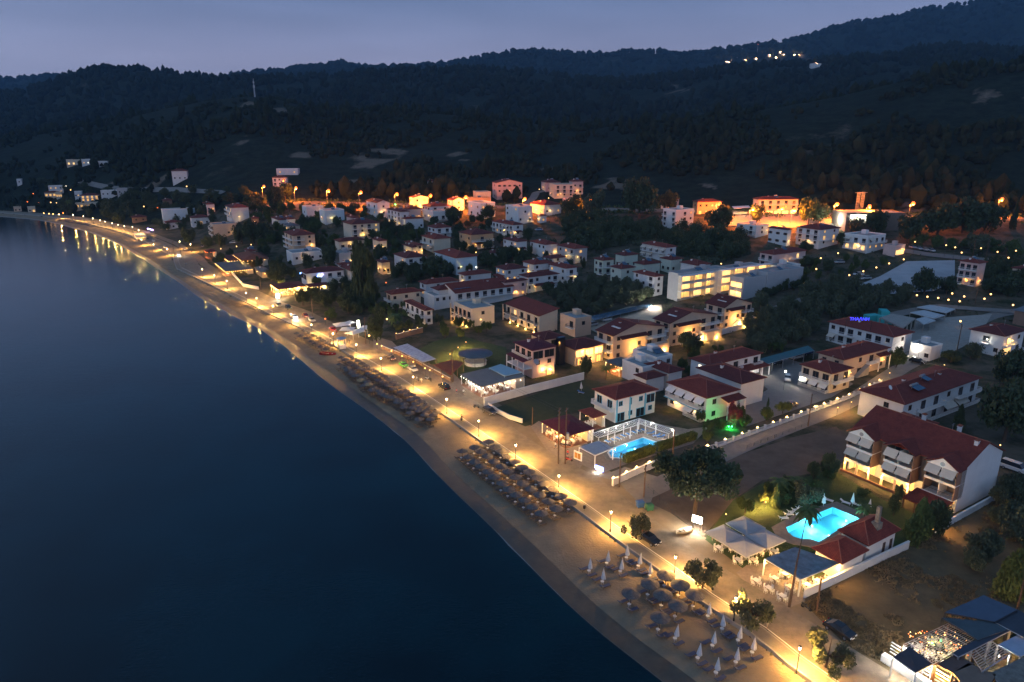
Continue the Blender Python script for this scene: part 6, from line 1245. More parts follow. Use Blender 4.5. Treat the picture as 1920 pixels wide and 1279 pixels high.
for i, (c, x, y, h, r, lb) in enumerate((('F',1490,1190,10,4.2,'dark tree at the gate left of the brown garden wall'),('F',1230,930,8,4.5,'dark tree under the tall poplar, seaward one'),('F',1080,900,7,4.5,'wide dark tree behind the parked silver car'),('F',860,880,6.5,3.8,'reddish lit tree at the edge of the bright restaurant'),('F',1100,1000,4,3.0,'lamp lit bush beside the road, behind the red car'),
   ('F',1230,760,6,3.5,'dark tree right of the second lit restaurant wing'),('F',660,680,9,5.0,'dark tree on the lawn beside the blue lit bar'),('F',1085,560,11,5.6,'big dark tree behind the blue lit bar'),('F',905,560,7,4.0,'tree between the flat building and the blue lit bar'),('F',340,350,12,6.0,'left half of the big round dark tree clump near the peach building'),('F',430,360,14,7.0,'middle of the big round dark tree clump near the peach building'),('F',540,330,11,5.5,'right half of the big round dark tree clump near the peach building'),
   ('F',530,450,7,4.5,'dark tree between orange tavern roofs and peach block'),('F',880,230,9,5.0,'dark tree with red lamps below, left of the cream apartment house'),('F',980,260,8,4.5,'tree in front of the red lit garden'),('F',1535,520,9,4.5,'round dark tree right of the poplars'),('H',1480,580,8,3.2,'dark tree before the arched guest house'),('H',1380,600,6,3.5,'lit bush left of the arched guest house'),
   ('H',540,380,15,7.0,'bare looking tall tree below the second road lamp'),('H',620,300,12,8.0,'large dark tree on the embankment by the second road lamp'),('H',350,340,8,9.0,'dark spreading tree above the white hotel at left'),('H',150,330,8,8.0,'dark spreading tree left above the white hotel'),
   ('I',510,460,10,6.5,'dark tree clump between the blue block and long linked roofs, left'),('I',800,430,9,6.0,'dark tree clump between the blue block and the white cube'),('I',320,900,8,6.0,'dark tree in front of the broad blue walled hall'),('I',450,920,7,5.0,'dark tree right of the broad blue walled hall front'),('I',590,690,5,2.6,'slim tree before the ochre block'),('I',800,680,5,3.4,'round bush right of the ochre block'),('I',800,830,7,5.0,'dark trees behind the pale blue hall, right side'),('I',950,790,6,4.5,'dark tree under the twin villas'),('I',120,540,6,4,'dark tree left of the red shuttered house'),
   ('J',600,350,22,13,'giant dark plane tree in the middle of the lit main road'),('J',230,340,15,8.5,'plane tree lit orange by the road lamp on its left'),('J',830,290,12,7.5,'dark tree right of the giant plane tree'),('J',1250,470,14,9.0,'big round dark tree before the tavern at the filling station'),('J',1565,400,11,5.0,'single dark round tree on the orange forecourt'),('J',60,330,12,8,'dark tree mass left of the orange lit plane tree'),('J',1300,320,6,4,'small lamp lit tree beside the filling station'),('J',1190,580,9,7.0,'round bushes right below the white four storey block'),
   ('C',480,150,14,8,'orange lit tree beside the large shop building'),('C',550,140,12,7,'second orange lit tree, toward the tall lamp'),('C',915,205,12,7.5,'dark tree before the glaring hall'),('C',800,205,8,5,'bush left of the tree before the glaring hall'),('C',1150,270,13,8.5,'big dark tree above the row of parked cars'),('C',1340,215,15,12,'large dark tree group above the yellow road, left crown'),('C',1500,200,17,13,'large dark tree group above the yellow road, middle crown'),('C',1650,190,14,10,'large dark tree group above the yellow road, right crown'),('C',1590,340,9,6.5,'yellow green tree beside the two masts'),('C',1250,610,10,6.0,'black round tree at the corner of the parking lot'),('C',1400,610,7,5.0,'dark round tree left of the four storey pension'),('C',700,300,7,3.5,'tree at the left corner of the cafe block'),('C',610,470,6,3.6,'garden tree among the small lamps'),('C',490,420,4,4.5,'dark hedge like tree behind the lamp garden'),('C',1830,620,8,7.0,'dark palm grove like trees at the right above the lamps'),('C',1900,560,7,6.0,'dark tree at the right edge below the red pension'),('C',1680,600,5,4.0,'dark bush by the garden lamps at right'),('C',460,330,5,4,'dark bush by the lit balcony house'),
   ('G',575,560,16,8,'tall dark tree by the shore lamps, far left'),('G',960,570,14,10,'dark tree group on the far shore, left crown'),('G',1110,560,12,8,'dark tree group on the far shore, middle crown'),('G',1240,500,8,6,'yellow lit tree on the far shore'),('G',1300,480,9,7,'dark tree above the brown hut'),('G',1020,640,8,6,'dark tree behind the beach road lamps'),('G',1630,820,10,6,'dark tree left of the flat peach building'),('G',1750,570,9,6,'dark tree before the white hotel at left'),('G',200,520,6,6,'dark tree among the last beach houses'),('G',1590,470,6,6,'bush by the yellow lamp at left'))):
    T(lb, c, x, y, h, r, 'round', ['dark','dark','olive','pine','green'][i % 5] if 'dark' not in lb else ['dark','pine'][i % 2])
T('tall black cypress by the last orange road lamp', 'C', 1840, 175, 16, 2.6, 'cone', 'pine', name='cypress')
T('pencil cypress at the promenade bend, far bay', 'G', 590, 545, 18, 2.5, 'cone', 'dark', name='cypress')
# groves: individual trees, laid out on a jittered grid inside the grove outlines
def fill(c, poly, n, h, r, kind, leaf, label, group, name='tree', seed=1, mind=.75, cat='tree', mass=None):
    W_ = np.array([tuple(onp(c, x, y))[:2] for x, y in poly]); lo, hi = W_.min(0), W_.max(0); rg = np.random.default_rng(seed); out = []; tries = 0
    cand = lo+(hi-lo)*rg.random((6000, 2)); cand = cand[in_poly(cand, W_)]; cand = cand[~occupied(cand)]
    for q in cand:
        if len(out) >= n: break
        rr_ = r*(.75+.5*rg.random())
        if any((q[0]-a)**2+(q[1]-b)**2 < (mind*(rr_+c_))**2 for a, b, c_ in out): continue
        bad = False
        for fx, fy, fw, fd, fr in FOOT:
            dx, dy = q[0]-fx, q[1]-fy; u = dx*math.cos(fr)+dy*math.sin(fr); v = -dx*math.sin(fr)+dy*math.cos(fr)
            if -rr_*.5 < u < fw+rr_*.5 and -rr_*.5 < v < fd+rr_*.5: bad = True; break
        if bad: continue
        out.append((q[0], q[1], rr_))
    if mass:                                           # reads as one mass of crowns in the photograph
        Vs = []
        for i, (a, b, rr_) in enumerate(out):
            me = crown_mesh(kind, leaf, i % 4); v = np.empty(len(me.vertices)*3, np.float32); me.vertices.foreach_get('co', v); v = v.reshape(-1, 4, 3)[::2].reshape(-1, 3)
            c_, s_ = math.cos(i), math.sin(i); k = h*(.8+.4*rg.random()); Vs.append(np.c_[(v[:,0]*c_-v[:,1]*s_)*rr_+a, (v[:,0]*s_+v[:,1]*c_)*rr_+b, v[:,2]*k+hz(a, b)-.12*k])
        V = np.vstack(Vs); tag(link(mass, npmesh(mass, V, np.arange(len(V)).reshape(-1, 4), [LEAF[leaf]])), None, None, None, 'stuff'); return
    for a, b, rr_ in out: tree(label, Vector((a, b, 0)), h*(.8+.4*rg.random()), rr_, kind, leaf, group, name, cat)
fill('D', [(130,300),(330,215),(620,230),(850,290),(830,345),(420,430),(200,400)], 34, 5.4, 3.2, 'round', 'olive', 'grey green olive tree in the grove left of the modern lit hotel', 'olive grove beside the solar carports', 'olive_tree', 3)
fill('C', [(20,860),(140,720),(420,640),(560,590),(800,560),(1160,640),(1180,690),(880,745),(540,790),(490,900),(330,960),(140,1010)], 80, 6.0, 3.6, 'round', 'olive', 'dark olive tree in the large grove between yard and parking lot', 'large dark grove behind the hotels', 'olive_tree', 4)
fill('C', [(160,590),(400,530),(460,560),(200,640)], 9, 4, 2.4, 'round', 'dark', 'dark bush along the foot of the modern hotel blocks', 'bushes along the modern hotel', 'bush', 5, cat='bush')
fill('J', [(0,330),(330,370),(740,400),(760,470),(1100,470),(1480,500),(1500,660),(1200,720),(960,640),(900,560),(540,540),(400,600),(200,640),(0,540)], 62, 7.5, 5.5, 'round', 'dark', 'dark tree in the unlit wood in the middle of the town', 'unlit wood', 'tree', 6, .62, mass='unlit_wood')
fill('I', [(0,900),(180,860),(480,830),(760,800),(1000,740),(1060,760),(800,850),(480,900),(190,960),(0,960)], 16, 6, 3.4, 'round', 'dark', 'dark garden tree between the rows of red roofed houses', 'garden trees between the house rows', 'tree', 7)
fill('H', [(350,560),(760,640),(900,620),(940,700),(700,760),(450,640)], 12, 6, 3.6, 'round', 'dark', 'dark garden tree around the peach corner balcony block', 'garden trees around the peach block', 'tree', 8)
fill('H', [(1340,560),(1700,560),(1760,600),(1560,720),(1380,760)], 14, 6, 3.4, 'round', 'dark', 'dark garden tree below the arched guest house', 'garden trees below the guest house', 'tree', 9)
fill('G', [(880,480),(1240,480),(1560,520),(1800,560),(1600,560),(1250,560),(900,600)], 22, 8, 5, 'round', 'dark', 'dark tree in the belt behind the far beach road', 'tree belt behind the far beach road', 'tree', 10, mass='shore_tree_belt')
fill('G', [(350,300),(700,330),(1300,340),(1850,400),(1900,470),(1300,440),(700,400),(400,400)], 20, 8, 6, 'round', 'dark', 'dark tree on the slope above the far shore houses', 'trees above the far shore', 'tree', 12, mass='slope_tree_belt')
fill('H', [(0,230),(400,260),(740,330),(1240,380),(1230,450),(720,400),(420,440),(0,350)], 14, 7, 4.5, 'round', 'dark', 'dark tree on the bank under the orange road lamps', 'trees under the orange road lamps', 'tree', 13, mass='road_bank_trees')
fill('C', [(1180,260),(1900,300),(1900,370),(1520,340),(1180,300)], 16, 5, 3.6, 'round', 'green', 'green shrub tree behind the yellow lit road', 'shrubs behind the yellow road', 'tree', 14, mass='lane_shrubbery')
fill('C', [(1680,400),(1910,420),(1910,640),(1700,600),(1660,520)], 22, 5, 3.6, 'round', 'dark', 'dark tree behind the four storey pension', 'trees behind the pension', 'tree', 15, mass='pension_wood')
fill('C', [(430,420),(700,360),(1000,420),(760,500),(560,560),(440,520)], 12, 3.6, 1.9, 'round', 'green', 'small garden tree among the round garden lamps', 'garden trees of the lamp garden', 'tree', 16)
fill('E', [(330,460),(590,440),(600,500),(400,520),(280,540)], 6, 4, 2.2, 'loose', 'dark', 'garden tree between the veranda house and the hotel lawn', 'trees at the edge of the hotel lawn', 'tree', 17)
fill('I', [(0,430),(700,420),(1080,560),(1650,700),(1600,1000),(1300,1080),(700,870),(0,980)], 60, 5, 2.7, 'round', 'dark', 'dark garden tree among the closely set red roofed houses', 'garden trees among the mid town houses', 'tree', 31)
fill('H', [(300,330),(1240,380),(1900,420),(1900,760),(1500,900),(1200,700),(900,760),(450,720),(250,560)], 60, 5.5, 3.0, 'round', 'green', 'green garden tree among the houses of the left town', 'garden trees of the left town', 'tree', 32)
fill('H', [(350,560),(1240,600),(1500,760),(1300,980),(1100,900),(480,900)], 26, 3, 1.8, 'bush', 'green', 'low garden bush among the seafront houses', 'garden bushes of the seafront', 'bush', 33, cat='bush')
fill('G', [(650,560),(1250,640),(1500,760),(1900,900),(1900,480),(1300,440),(700,480)], 34, 7, 4.0, 'round', 'dark', 'dark tree between the houses behind the far beach', 'trees behind the far beach', 'tree', 34, mass='bay_wood')
fill('F', [(0,600),(560,680),(900,880),(1300,1050),(1640,1120),(1480,880),(900,600),(300,430)], 22, 5.5, 2.8, 'round', 'dark', 'dark tree in the gardens behind the seafront restaurants', 'trees behind the seafront restaurants', 'tree', 35)
fill('E', [(0,180),(600,460),(620,560),(1100,620),(1120,540),(640,440),(230,430),(60,380)], 16, 4, 2.0, 'loose', 'green', 'lamp lit garden shrub before the pillared beach hotel', 'shrubs before the pillared hotel', 'shrub', 36, cat='shrub')
fill('B', [(780,120),(1120,80),(1900,20),(1900,220),(1740,300),(1640,620),(1350,740),(1280,560),(1720,380)], 18, 3.4, 1.8, 'loose', 'green', 'small garden tree around the white guest houses', 'garden trees of the guest houses', 'tree', 37)
fill('A', [(0,1270),(150,760),(400,720),(560,700),(600,860),(420,1000),(120,930)], 7, 2.6, 1.4, 'bush', 'green', 'garden bush on the far side of the hotel lawn', 'bushes of the hotel lawn', 'bush', 38, cat='bush')
fill('K', [(1420,350),(1900,60),(1980,300),(1900,560),(1700,700),(1560,640),(1850,330)], 9, 4, 2.6, 'round', 'olive', 'young olive tree on the right side of the dry field', 'olive trees on the dry field', 'olive_tree', 39)
# scrub on waste ground: beyond counting
def scatter_quads(name, pts, size, leaf, zoff=.2, sz=1.0, seed=3):
    r = np.random.default_rng(seed); n = len(pts); P = np.c_[pts, height(pts[:,0], pts[:,1])+zoff*r.random(n)]
    a = r.normal(size=(n, 3)); a[:,2] = np.abs(a[:,2])*sz; a /= np.linalg.norm(a, axis=1)[:,None]; b = np.cross(a, r.normal(size=(n, 3))); b /= np.linalg.norm(b, axis=1)[:,None]
    s = size*(.5+r.random(n))[:,None]; V = np.stack([P-a*s*.3, P+b*s*.3, P+a*s, P-b*s*.3], 1).reshape(-1, 3)
    return tag(link(name, npmesh(name, V, np.arange(4*n).reshape(-1, 4), [leaf])), None, None, None, 'stuff')
def pts_in(c, poly, n, seed):
    W_ = np.array([tuple(onp(c, x, y))[:2] for x, y in poly]); lo, hi = W_.min(0), W_.max(0); r = np.random.default_rng(seed); Q = lo+(hi-lo)*r.random((n*3, 2)); Q = Q[in_poly(Q, W_)][:n]
    return Q
FPOLY = [(1507,1130),(1700,1026),(1742,1000),(1885,918),(2090,962),(2090,1138),(1800,1165),(1700,1228),(1660,1250),(1590,1210)]
q = pts_in('P', FPOLY, 60000, 1); q = q[fbm(q[:,0]/4, q[:,1]/7)+fbm(q[:,0]/1.2, q[:,1]/1.2)*.6 > .02]
scatter_quads('dry_grass_tufts', q, .32, mat('straw', (.09,.065,.03), 1, .0, .4, col2=(.24,.17,.09)), .05, 1.5)
q = pts_in('P', [(1330,1010),(1435,905),(1560,880),(1740,975),(1560,1072),(1440,1095)], 26000, 2); q = q[~in_poly(q, POOLS[0], 2.6)]; scatter_quads('lawn_grass', q, .12, mat('lawn_blades', (.03,.06,.012), 1, .0, .5, col2=(.075,.11,.03)), .04, 2)
q = pts_in('J', [(0,340),(740,400),(1100,480),(1500,520),(1520,640),(1220,720),(960,660),(540,560),(0,640)], 26000, 4); scatter_quads('wasteland_scrub', q, 1.0, LEAF['olive'], .8, 1)
_s = np.random.default_rng(5); _k = _s.random(9000)*640-20; _w = np.where(_s.random(9000) < .5, -6.5-9*_s.random(9000), 6.5+14*_s.random(9000)); q = R0+RD*_k[:,None]+RN*_w[:,None]; q = q[(fbm(q[:,0]/9, q[:,1]/9) > -.03) & (sdist(q, wall) > 30)]; scatter_quads('roadside_scrub', q, 1.5, LEAF['green'], 1.0, 1, 9)
Wt = np.array([tuple(v)[:2] for v in (onp('G',0,560),onp('G',900,470),onp('H',0,500),onp('H',900,600),onp('F',1500,850),onp('I',1100,1180),onp('D',400,700),onp('B',1900,300),onp('C',1900,1270),onp('C',1910,250),onp('J',1900,400),onp('J',0,300),onp('H',0,250),onp('G',0,330))])
lo, hi = Wt.min(0), Wt.max(0); Q = lo+(hi-lo)*np.random.default_rng(8).random((90000, 2)); Q = Q[in_poly(Q, Wt)]; Q = Q[(fbm(Q[:,0]/12, Q[:,1]/12) > .03) & ~occupied(Q)]
scatter_quads('garden_undergrowth', Q, .8, LEAF['dark'], .5, 1, 6)
# wooded hills: one mass of tree crowns, thinning out on the pale clearings
import bmesh
def ico(sub, seed):
    bm = bmesh.new(); bmesh.ops.create_icosphere(bm, subdivisions=sub, radius=1); r = np.random.default_rng(seed); V = np.array([v.co[:] for v in bm.verts]); F = np.array([[v.index for v in f.verts] for f in bm.faces]); bm.free()
    V = V*(1+(.35 if sub == 1 else .5)*(r.random(len(V))-.5))[:,None]; return V, F
def forest(name, Y0_, Y1_, n, rad, hh, sub, m, seed, dens=-.02):
    r = np.random.default_rng(seed); Y = Y0_*(Y1_/Y0_)**(r.random(n)); t = -1.15+2.4*r.random(n); X = t*Y; q = (np.c_[X, Y]-R0)@RN; sw = sdist(np.c_[X, Y], wall)
    k = (q > 26) & (sw > 30) & (fbm(X/90+3, Y/90) > dens) & (clearing(X, Y) < .35+.75*r.random(len(X))**2); X, Y = X[k], Y[k]; Z = height(X, Y); n = len(X)
    protos = [ico(sub, seed+i) for i in range(5)]; Vs = []; Fs = []; off_ = 0
    rr_ = rad*(.6+.8*r.random(n)); h_ = hh*(.6+.8*r.random(n)); pi = r.integers(0, 5, n)
    for i in range(5):
        V, F = protos[i]; s = pi == i; m_ = s.sum(); an = r.random(m_)*6.28; c, s_ = np.cos(an), np.sin(an)
        VX = (V[None,:,0]*c[:,None]-V[None,:,1]*s_[:,None])*rr_[s][:,None]+X[s][:,None]; VY = (V[None,:,0]*s_[:,None]+V[None,:,1]*c[:,None])*rr_[s][:,None]+Y[s][:,None]; VZ = V[None,:,2]*h_[s][:,None]*.55+(Z[s]+h_[s]*.45)[:,None]
        Vs.append(np.stack([VX, VY, VZ], 2).reshape(-1, 3)); Fs.append((F[None]+(np.arange(m_)*len(V))[:,None,None]).reshape(-1, 3)+off_); off_ += m_*len(V)
    tag(link(name, npmesh(name, np.vstack(Vs), np.vstack(Fs), [m])), None, None, None, 'stuff')
FOR1 = mat('forest_crowns_near', (.005,.011,.006), 1, .0, .05, col2=(.026,.034,.016), spec=.1); FOR2 = mat('forest_crowns_far', (.006,.012,.008), 1, .0, .02, col2=(.020,.027,.016), spec=.1)
forest('hillside_front_trees', 405, 570, 2600, 2.8, 6.5, 2, FOR1, 31, -.05)
forest('hillside_trees', 560, 1150, 13000, 2.6, 5.5, 1, FOR1, 21, -.05)
forest('hillside_tall_trees', 420, 1150, 3500, 3.8, 12, 1, FOR1, 25, .03)
forest('wooded_ridges', 1100, 2600, 14000, 6.5, 15, 1, FOR2, 22, -.12)
forest('far_mountain_woods', 2500, 5200, 16000, 15, 24, 1, FOR2, 23, -.14)
# ================================================================== lamps, poles, beach things, vehicles, people
def street_lamp():
    t = thing('street_lamp', 'x', 'street lamp', (0,0,0)); m = MB(); m.lathe([(.14,0),(.14,.5),(.07,.6),(.055,3.7),(.09,3.75)], 8); m.build('pole', METAL, t)
    l = MB().lathe([(.10,3.78),(.20,4.15),(.20,4.2)], 6).build('lantern', mat('lantern_glass', (1,.9,.7), .5, 0, 1, emit=(1,.74,.40), estr=22, col2=(1,.9,.7)), t); MB().lathe([(.27,4.2),(.22,4.28),(.03,4.42)], 6).build('lantern_cap', METAL, l)
    light(t, (0,0,3.7), 5000, (1,.51,.115), .22, spot=(N_DIR.x*1.05, N_DIR.y*1.05, -1)); light(t, (0,0,3.62), 1200, (1,.51,.115), .22); return t
LAMP_TOPS = [(1267,1042),(1146,957.6),(1048,890),(967,832.7),(897.4,787.4),(837.2,746.9),(774.3,705.3),(713.9,670.3),(667.9,645.1),(624.1,624.3),(583.6,607.7),(545,588),(511.4,572.7),(480.7,558.4),(460.6,548.6),(424.9,526),(401.7,515.7),(379,504.5)]
NB = ['beside the tamarisk above the closed parasols','right of the bare sand and the litter bin','at the near corner of the thatched parasol block','facing the tavern with twin wooden poles','facing the corner of the white curved wall','facing the wide lit beach tavern','opposite the parked black suv','opposite the white parked saloon','opposite the hotel entrance lamps','next to the red and white boat row','above the start of the parasol rows','where the car with headlights drives','opposite the white van','opposite the bright restaurant front','above the row of loungers laid in line','where the promenade wall starts to bend','before the big taverna awnings','at the far taverna corner']
lp = None
def place_lamp(x, y, lb, grp='promenade street lamps', c='P', z=None):
    global lp
    p = at_z(*px(c, x, y), SIDEZ+4.2); L_ = 'black promenade lamp with warm lantern '+lb
    if lp is None: lp = street_lamp(); lp.location = (p.x, p.y, SIDEZ); lp['label'] = L_; lp['group'] = grp; USED.pop('x', None); return lp
    return dup(lp, L_, (p.x, p.y, SIDEZ), 0, group=grp)
for (x, y), lb in zip(LAMP_TOPS, NB): place_lamp(x, y, lb)
for (x, y), lb in zip(((165.7,1),), ()): pass
p = at_z(1380.3, 1121, SIDEZ+4); o = dup(lp, 'promenade lamp hidden inside the tamarisk crown by the walking woman', (p.x, p.y, SIDEZ), 0, group='promenade street lamps')
p = at_z(1500, 1215, SIDEZ+4); o = dup(lp, 'promenade lamp nearest the bottom edge beside the last tamarisk', (p.x, p.y, SIDEZ), 0, group='promenade street lamps')
FARL = [(('G',625,560),'left end of the far bay'),(('G',715,572),'second along the far bay road'),(('G',795,590),'third along the far bay road'),(('G',858,607),'fourth along the far bay road'),(('G',1012,645),'behind the far lounger rows'),(('G',1135,662),'left of the golden beach tent'),(('G',1188,690),'right above the golden beach tent'),(('G',505,556),'at the head of the far beach chairs'),(('G',900,618),'added for glow, fifth along the far bay road'),(('G',960,632),'added for glow, sixth along the far bay road'),(('G',1065,655),'added for glow, seventh along the far bay road'),(('O',520,150),'between the beach tent and parked cars'),(('O',700,220),'on the wall side of the sandy square'),(('O',905,290),'at the lower wall of the sandy square'),(('O',1255,220),'by the parked cars on the sandy square'),(('O',1092,180),'on the twin poles of the sandy square')]  # fifth to seventh are extra lamps added to brighten the far promenade
for (c, x, y), lb in FARL:
    p = onp(c, x, y, 5.2); t = dup(lp, 'small warm street lamp '+lb, (p.x, p.y, p.z-5.2), 0, 1.25, group='far bay street lamps')
# globe lamps of the hotel front
def globe(label, c, x, y, h, k='w', e=260, r=.19, group=None, pole=METAL, base=None):
    p = onp(c, x, y, h) if base is None else onp(c, x, y)+Vector((0, 0, h)); t = thing('garden_lamp', label, 'lamp', (p.x, p.y, p.z-h), 0, group)
    link('pole', cached(('gp', h), lambda: MB().lathe([(.06,-.3),(.045,h-.15)], 6).mesh('pole', METAL)), t); bulb(t, (0,0,h), k, e, r, 'globe'); return t
EN = ['largest globe lamp beside the gate at the parasol snack','globe lamp left of the entrance kiosk','globe lamp right of the entrance kiosk','globe lamp above the first parked dark car','globe lamp behind the two parked dark cars','globe lamp above the parked green taxi','first of the close pair of globe lamps by the scooters','second of the close pair of globe lamps by the scooters','globe lamp beside the pale gate of the tavern']
for (x, y), lb in zip(((50,540),(112,605),(148,620),(225,660),(308,700),(396,745),(488,795),(525,810),(625,860)), EN): globe('orange '+lb, 'E', x, y, 3.0, 'w', 420 if 'largest' not in lb else 700, .2 if 'largest' not in lb else .32, 'globe lamps along the hotel front')
for (x, y), lb in zip(((808,590),(748,632),(684,685)), ('upper','middle','lower')): globe('yellow lawn lamp, the '+lb+' one beside the round bar path', 'E', x, y, 2.4, 'w', 1500, .16, 'lawn lamps of the round bar')
GL = [(935,432),(848,457),(755,483),(1020,405),(1117,378),(680,337),(565,370),(535,442),(485,457),(420,475),(555,538),(455,540)]
for x, y in GL: globe('round warm garden lamp on a low post in the garden left of the parking lot', 'C', x, y, 2.2, 'w', 2600, .34, 'round lamps of the lamp garden')
for x, y in ((1205,617),(1275,627),(1347,635),(1415,647),(1520,625),(1490,657),(1697,610),(1845,682),(1440,605),(1495,790),(1655,640)): globe('warm lamp along the lane below the four storey pension', 'C', x, y, 2.6, 'w', 2200, .34, 'lamps along the pension lane')
for x, y in ((1460,298),(1503,333),(1742,328),(1815,367)): globe('pale yellow road lamp beside the yellow lit lane', 'C', x, y, 7.0, 'w', 15000, .32, 'lamps of the yellow lane')
for x, y in ((1712,476),(1770,483),(1835,489),(1900,494)): globe('yellow lamp added to brighten the yellow lit lane from its edge', 'P', x, y, 6.0, 'w', 9000, .3, 'added lamps on the yellow lane edge', base=1)  # extra lamps added on the lane itself to make its surface bright
for c, x, y, h, k, e, lb in (('F',1050,995,2.5,'o',800,'orange lamp in the roadside bush behind the red car'),('F',1578,998,3,'w',150,'small lamp beside the spreading palm'),('F',1570,685,3,'o',300,'garden lamp under the rose brick house'),('F',325,680,3,'w',60,'lamp before the tavern lawn'),('F',415,360,3,'w',400,'lamp on the grass by the peach building'),('F',290,375,3,'w',200,'lamp beside the two parked cars at the peach building'),('F',155,395,3,'w',300,'lamp string foot near the tavern roofs'),('F',730,430,2.5,'c',100,'cool lamp in front of the peach block'),('F',625,635,2.5,'b',350,'blue ground lamp on the lawn of the blue bar'),
   ('I',697,700,2,'w',350,'warm lamp at the foot of the ochre block'),('I',617,840,2,'c',350,'cool lamp at the blue walled hall, left'),('I',700,828,3,'c',350,'cool lamp at the corner of the blue walled hall'),('I',1330,722,1.5,'w',900,'glaring lamp on the corner of the twin villa'),('I',5,290,4,'g',500,'small green lamp under the third orange road lamp'),('I',290,385,4,'w',700,'warm lamp on the white terrace row'),('I',1240,160,6,'w',900,'pale lamp on the hill lane'),('I',1320,235,6,'w',900,'second pale lamp on the hill lane'),('I',1545,278,5,'c',900,'cool lamp at the commercial block'),
   ('G',285,380,4,'o',1200,'orange lamp highest on the far left shore'),('G',235,450,4,'o',1200,'orange lamp left above the last beach houses'),('G',330,460,4,'o',700,'orange lamp at the beach house, far left'),('G',565,315,6,'c',1500,'cool white lamp on the stepped hotel roof'),('G',605,348,5,'w',700,'lamp right of the stepped hotel'),('G',375,548,3,'w',900,'left of three shore lamps under the canopy taverna'),('G',420,552,3,'w',900,'middle of three shore lamps under the canopy taverna'),('G',455,555,3,'w',1100,'right of three shore lamps under the canopy taverna'),('G',540,545,3,'o',300,'low lamp at the palm of the far bay'),
   ('G',1030,375,3,'w',250,'first lamp in the row above the shore trees'),('G',1095,378,3,'w',250,'second lamp in the row above the shore trees'),('G',1158,380,3,'w',250,'third lamp in the row above the shore trees'),('G',1250,370,5,'w',400,'last lamp in the row above the shore trees'),('G',1600,318,6,'w',2600,'yellow lamp by the lit bush below the lone villa'),('G',1350,500,4,'o',1500,'big orange lamp behind the brown cottage'),('G',1460,522,4,'o',700,'orange lamp left of the white row houses'),('G',875,520,3,'w',500,'lamp in the yellow lit tree at left'),('G',1233,490,3,'w',900,'yellow lamp in the tree belt'),('G',435,455,2,'w',300,'lamp on the terrace of the canopy taverna'),('G',485,458,2,'w',300,'second lamp on the terrace of the canopy taverna'),
   ('G',720,88,3,'c',1800,'bright white lamp at the hillside villa'),('G',625,120,2,'w',1500,'golden lamp at the hillside villa'),('K',190,260,2.6,'w',380,'garden lamp behind the square parasols'),('K',345,215,1.2,'w',500,'low lamp at the garden seat group'),('K',420,190,1.4,'w',900,'bright spot beside the lit cypress'),('K',1435,292,2.4,'w',700,'lamp on the field wall behind the dense conifer'),('A',718,270,2.6,'w',900,'lamp by the flowers at the road bend'),('A',625,308,2.2,'w',500,'lamp beside the parked trailer canopy'),('A',980,70,3,'w',500,'lamp on the yellow lit corner above the stairs'),('A',1355,15,2.5,'w',700,'lamp behind the long red roof with dish'),('A',1738,565,5,'w',120,'small lamp beside the dark pine at right'),
   ('B',1500,590,.7,'g',260,'left green ground spot under the bougainvillea'),('B',1522,590,.7,'g',260,'right green ground spot under the bougainvillea'),('C',330,1125,5.5,'c',2400,'cool yard lamp at the awning house corner'),('C',1225,960,4.2,'c',100,'lamp on the white box building'),('D',600,180,3,'w',150,'lamp before the green houses'),('J',1275,718,5,'w',900,'lamp behind the wide red cottage')):
    globe(lb, c, x, y, h, k, e*(2.2 if c in 'GFI' else 1), .13 if c in 'ABKE' else (.5 if c == 'G' else .3))
# orange main road lamps
def road_lamp(label, c, x, y, h=10.5, side=1):
    p = onp(c, x, y, h); t = thing('road_lamp', label, 'road lamp', (p.x, p.y, p.z-h), 0, 'orange sodium lamps of the main road')
    link('pole', cached(('rlp', h), lambda: MB().tube([(0,0,-1),(0,0,h-.6),(.3,0,h),(1.4,0,h+.15)], [.13,.09,.07,.05], 6).mesh('pole', STEEL)), t); hd = link('lamp_head', cached(('rlh', h), lambda: MB().box(1.2,-.2,h+.08,2.0,.2,h+.25).mesh('lamp_head', STEEL)), t)
    bulb(hd, (1.6, 0, h-.12), 'o', 0, 1.0, 'sodium_bulb'); light(t, (1.6,0,h-1.4), 16000, (1,.22,.02), .5)
RL = [(('P',491,349),'first from the left end of the main road'),(('P',551,352),'second from the left, under the red roofed villa'),(('P',612,357),'third from the left'),(('P',672.5,360),'fourth from the left, before the small hut'),(('P',740,363.5),'above the small green lamp'),(('P',803,366),'right of the gabled white and pink house'),(('P',869,369),'left of the long orange lit building'),(('I',1095,240),'before the four storey apartment block'),(('J',182,195),'inside the orange lit plane tree'),(('J',1238,222),'in front of the filling station tavern'),(('J',1512,265),'between filling station and shop building'),(('J',1750,260),'in front of the large shop building, left'),(('J',1855,270),'in front of the large shop building, right'),(('C',657,8),'beside the steel lattice masts, tall'),(('C',872,22),'small, left of the pale boats'),(('C',1163,3),'above the dark hall'),(('P',1874,373),'last toward the right edge')]
for (c, x, y), lb in RL: road_lamp('orange road lamp '+lb, c, x, y)
# two steel masts
for i, (c, x, y, h) in enumerate((('C',800,75,11),('C',830,72,11))):
    p = onp(c, x, y); t = thing('steel_mast', ('left','right')[i]+' of two lattice masts beside the dark hall', 'mast', p); m = MB(); [m.box(a-.1,b-.1,0,a+.1,b+.1,h*1.2) for a, b in ((-.6,-.6),(.6,-.6),(-.6,.6),(.6,.6))]; [m.box(-.7,-.05,z,.7,.05,z+.1) for z in np.arange(1, h*1.2, 1.6)]; m.build('lattice', STEEL, t); MB().box(-2.4,-.1,h*1.15,2.4,.1,h*1.15+.2).build('cross_arm', STEEL, t)
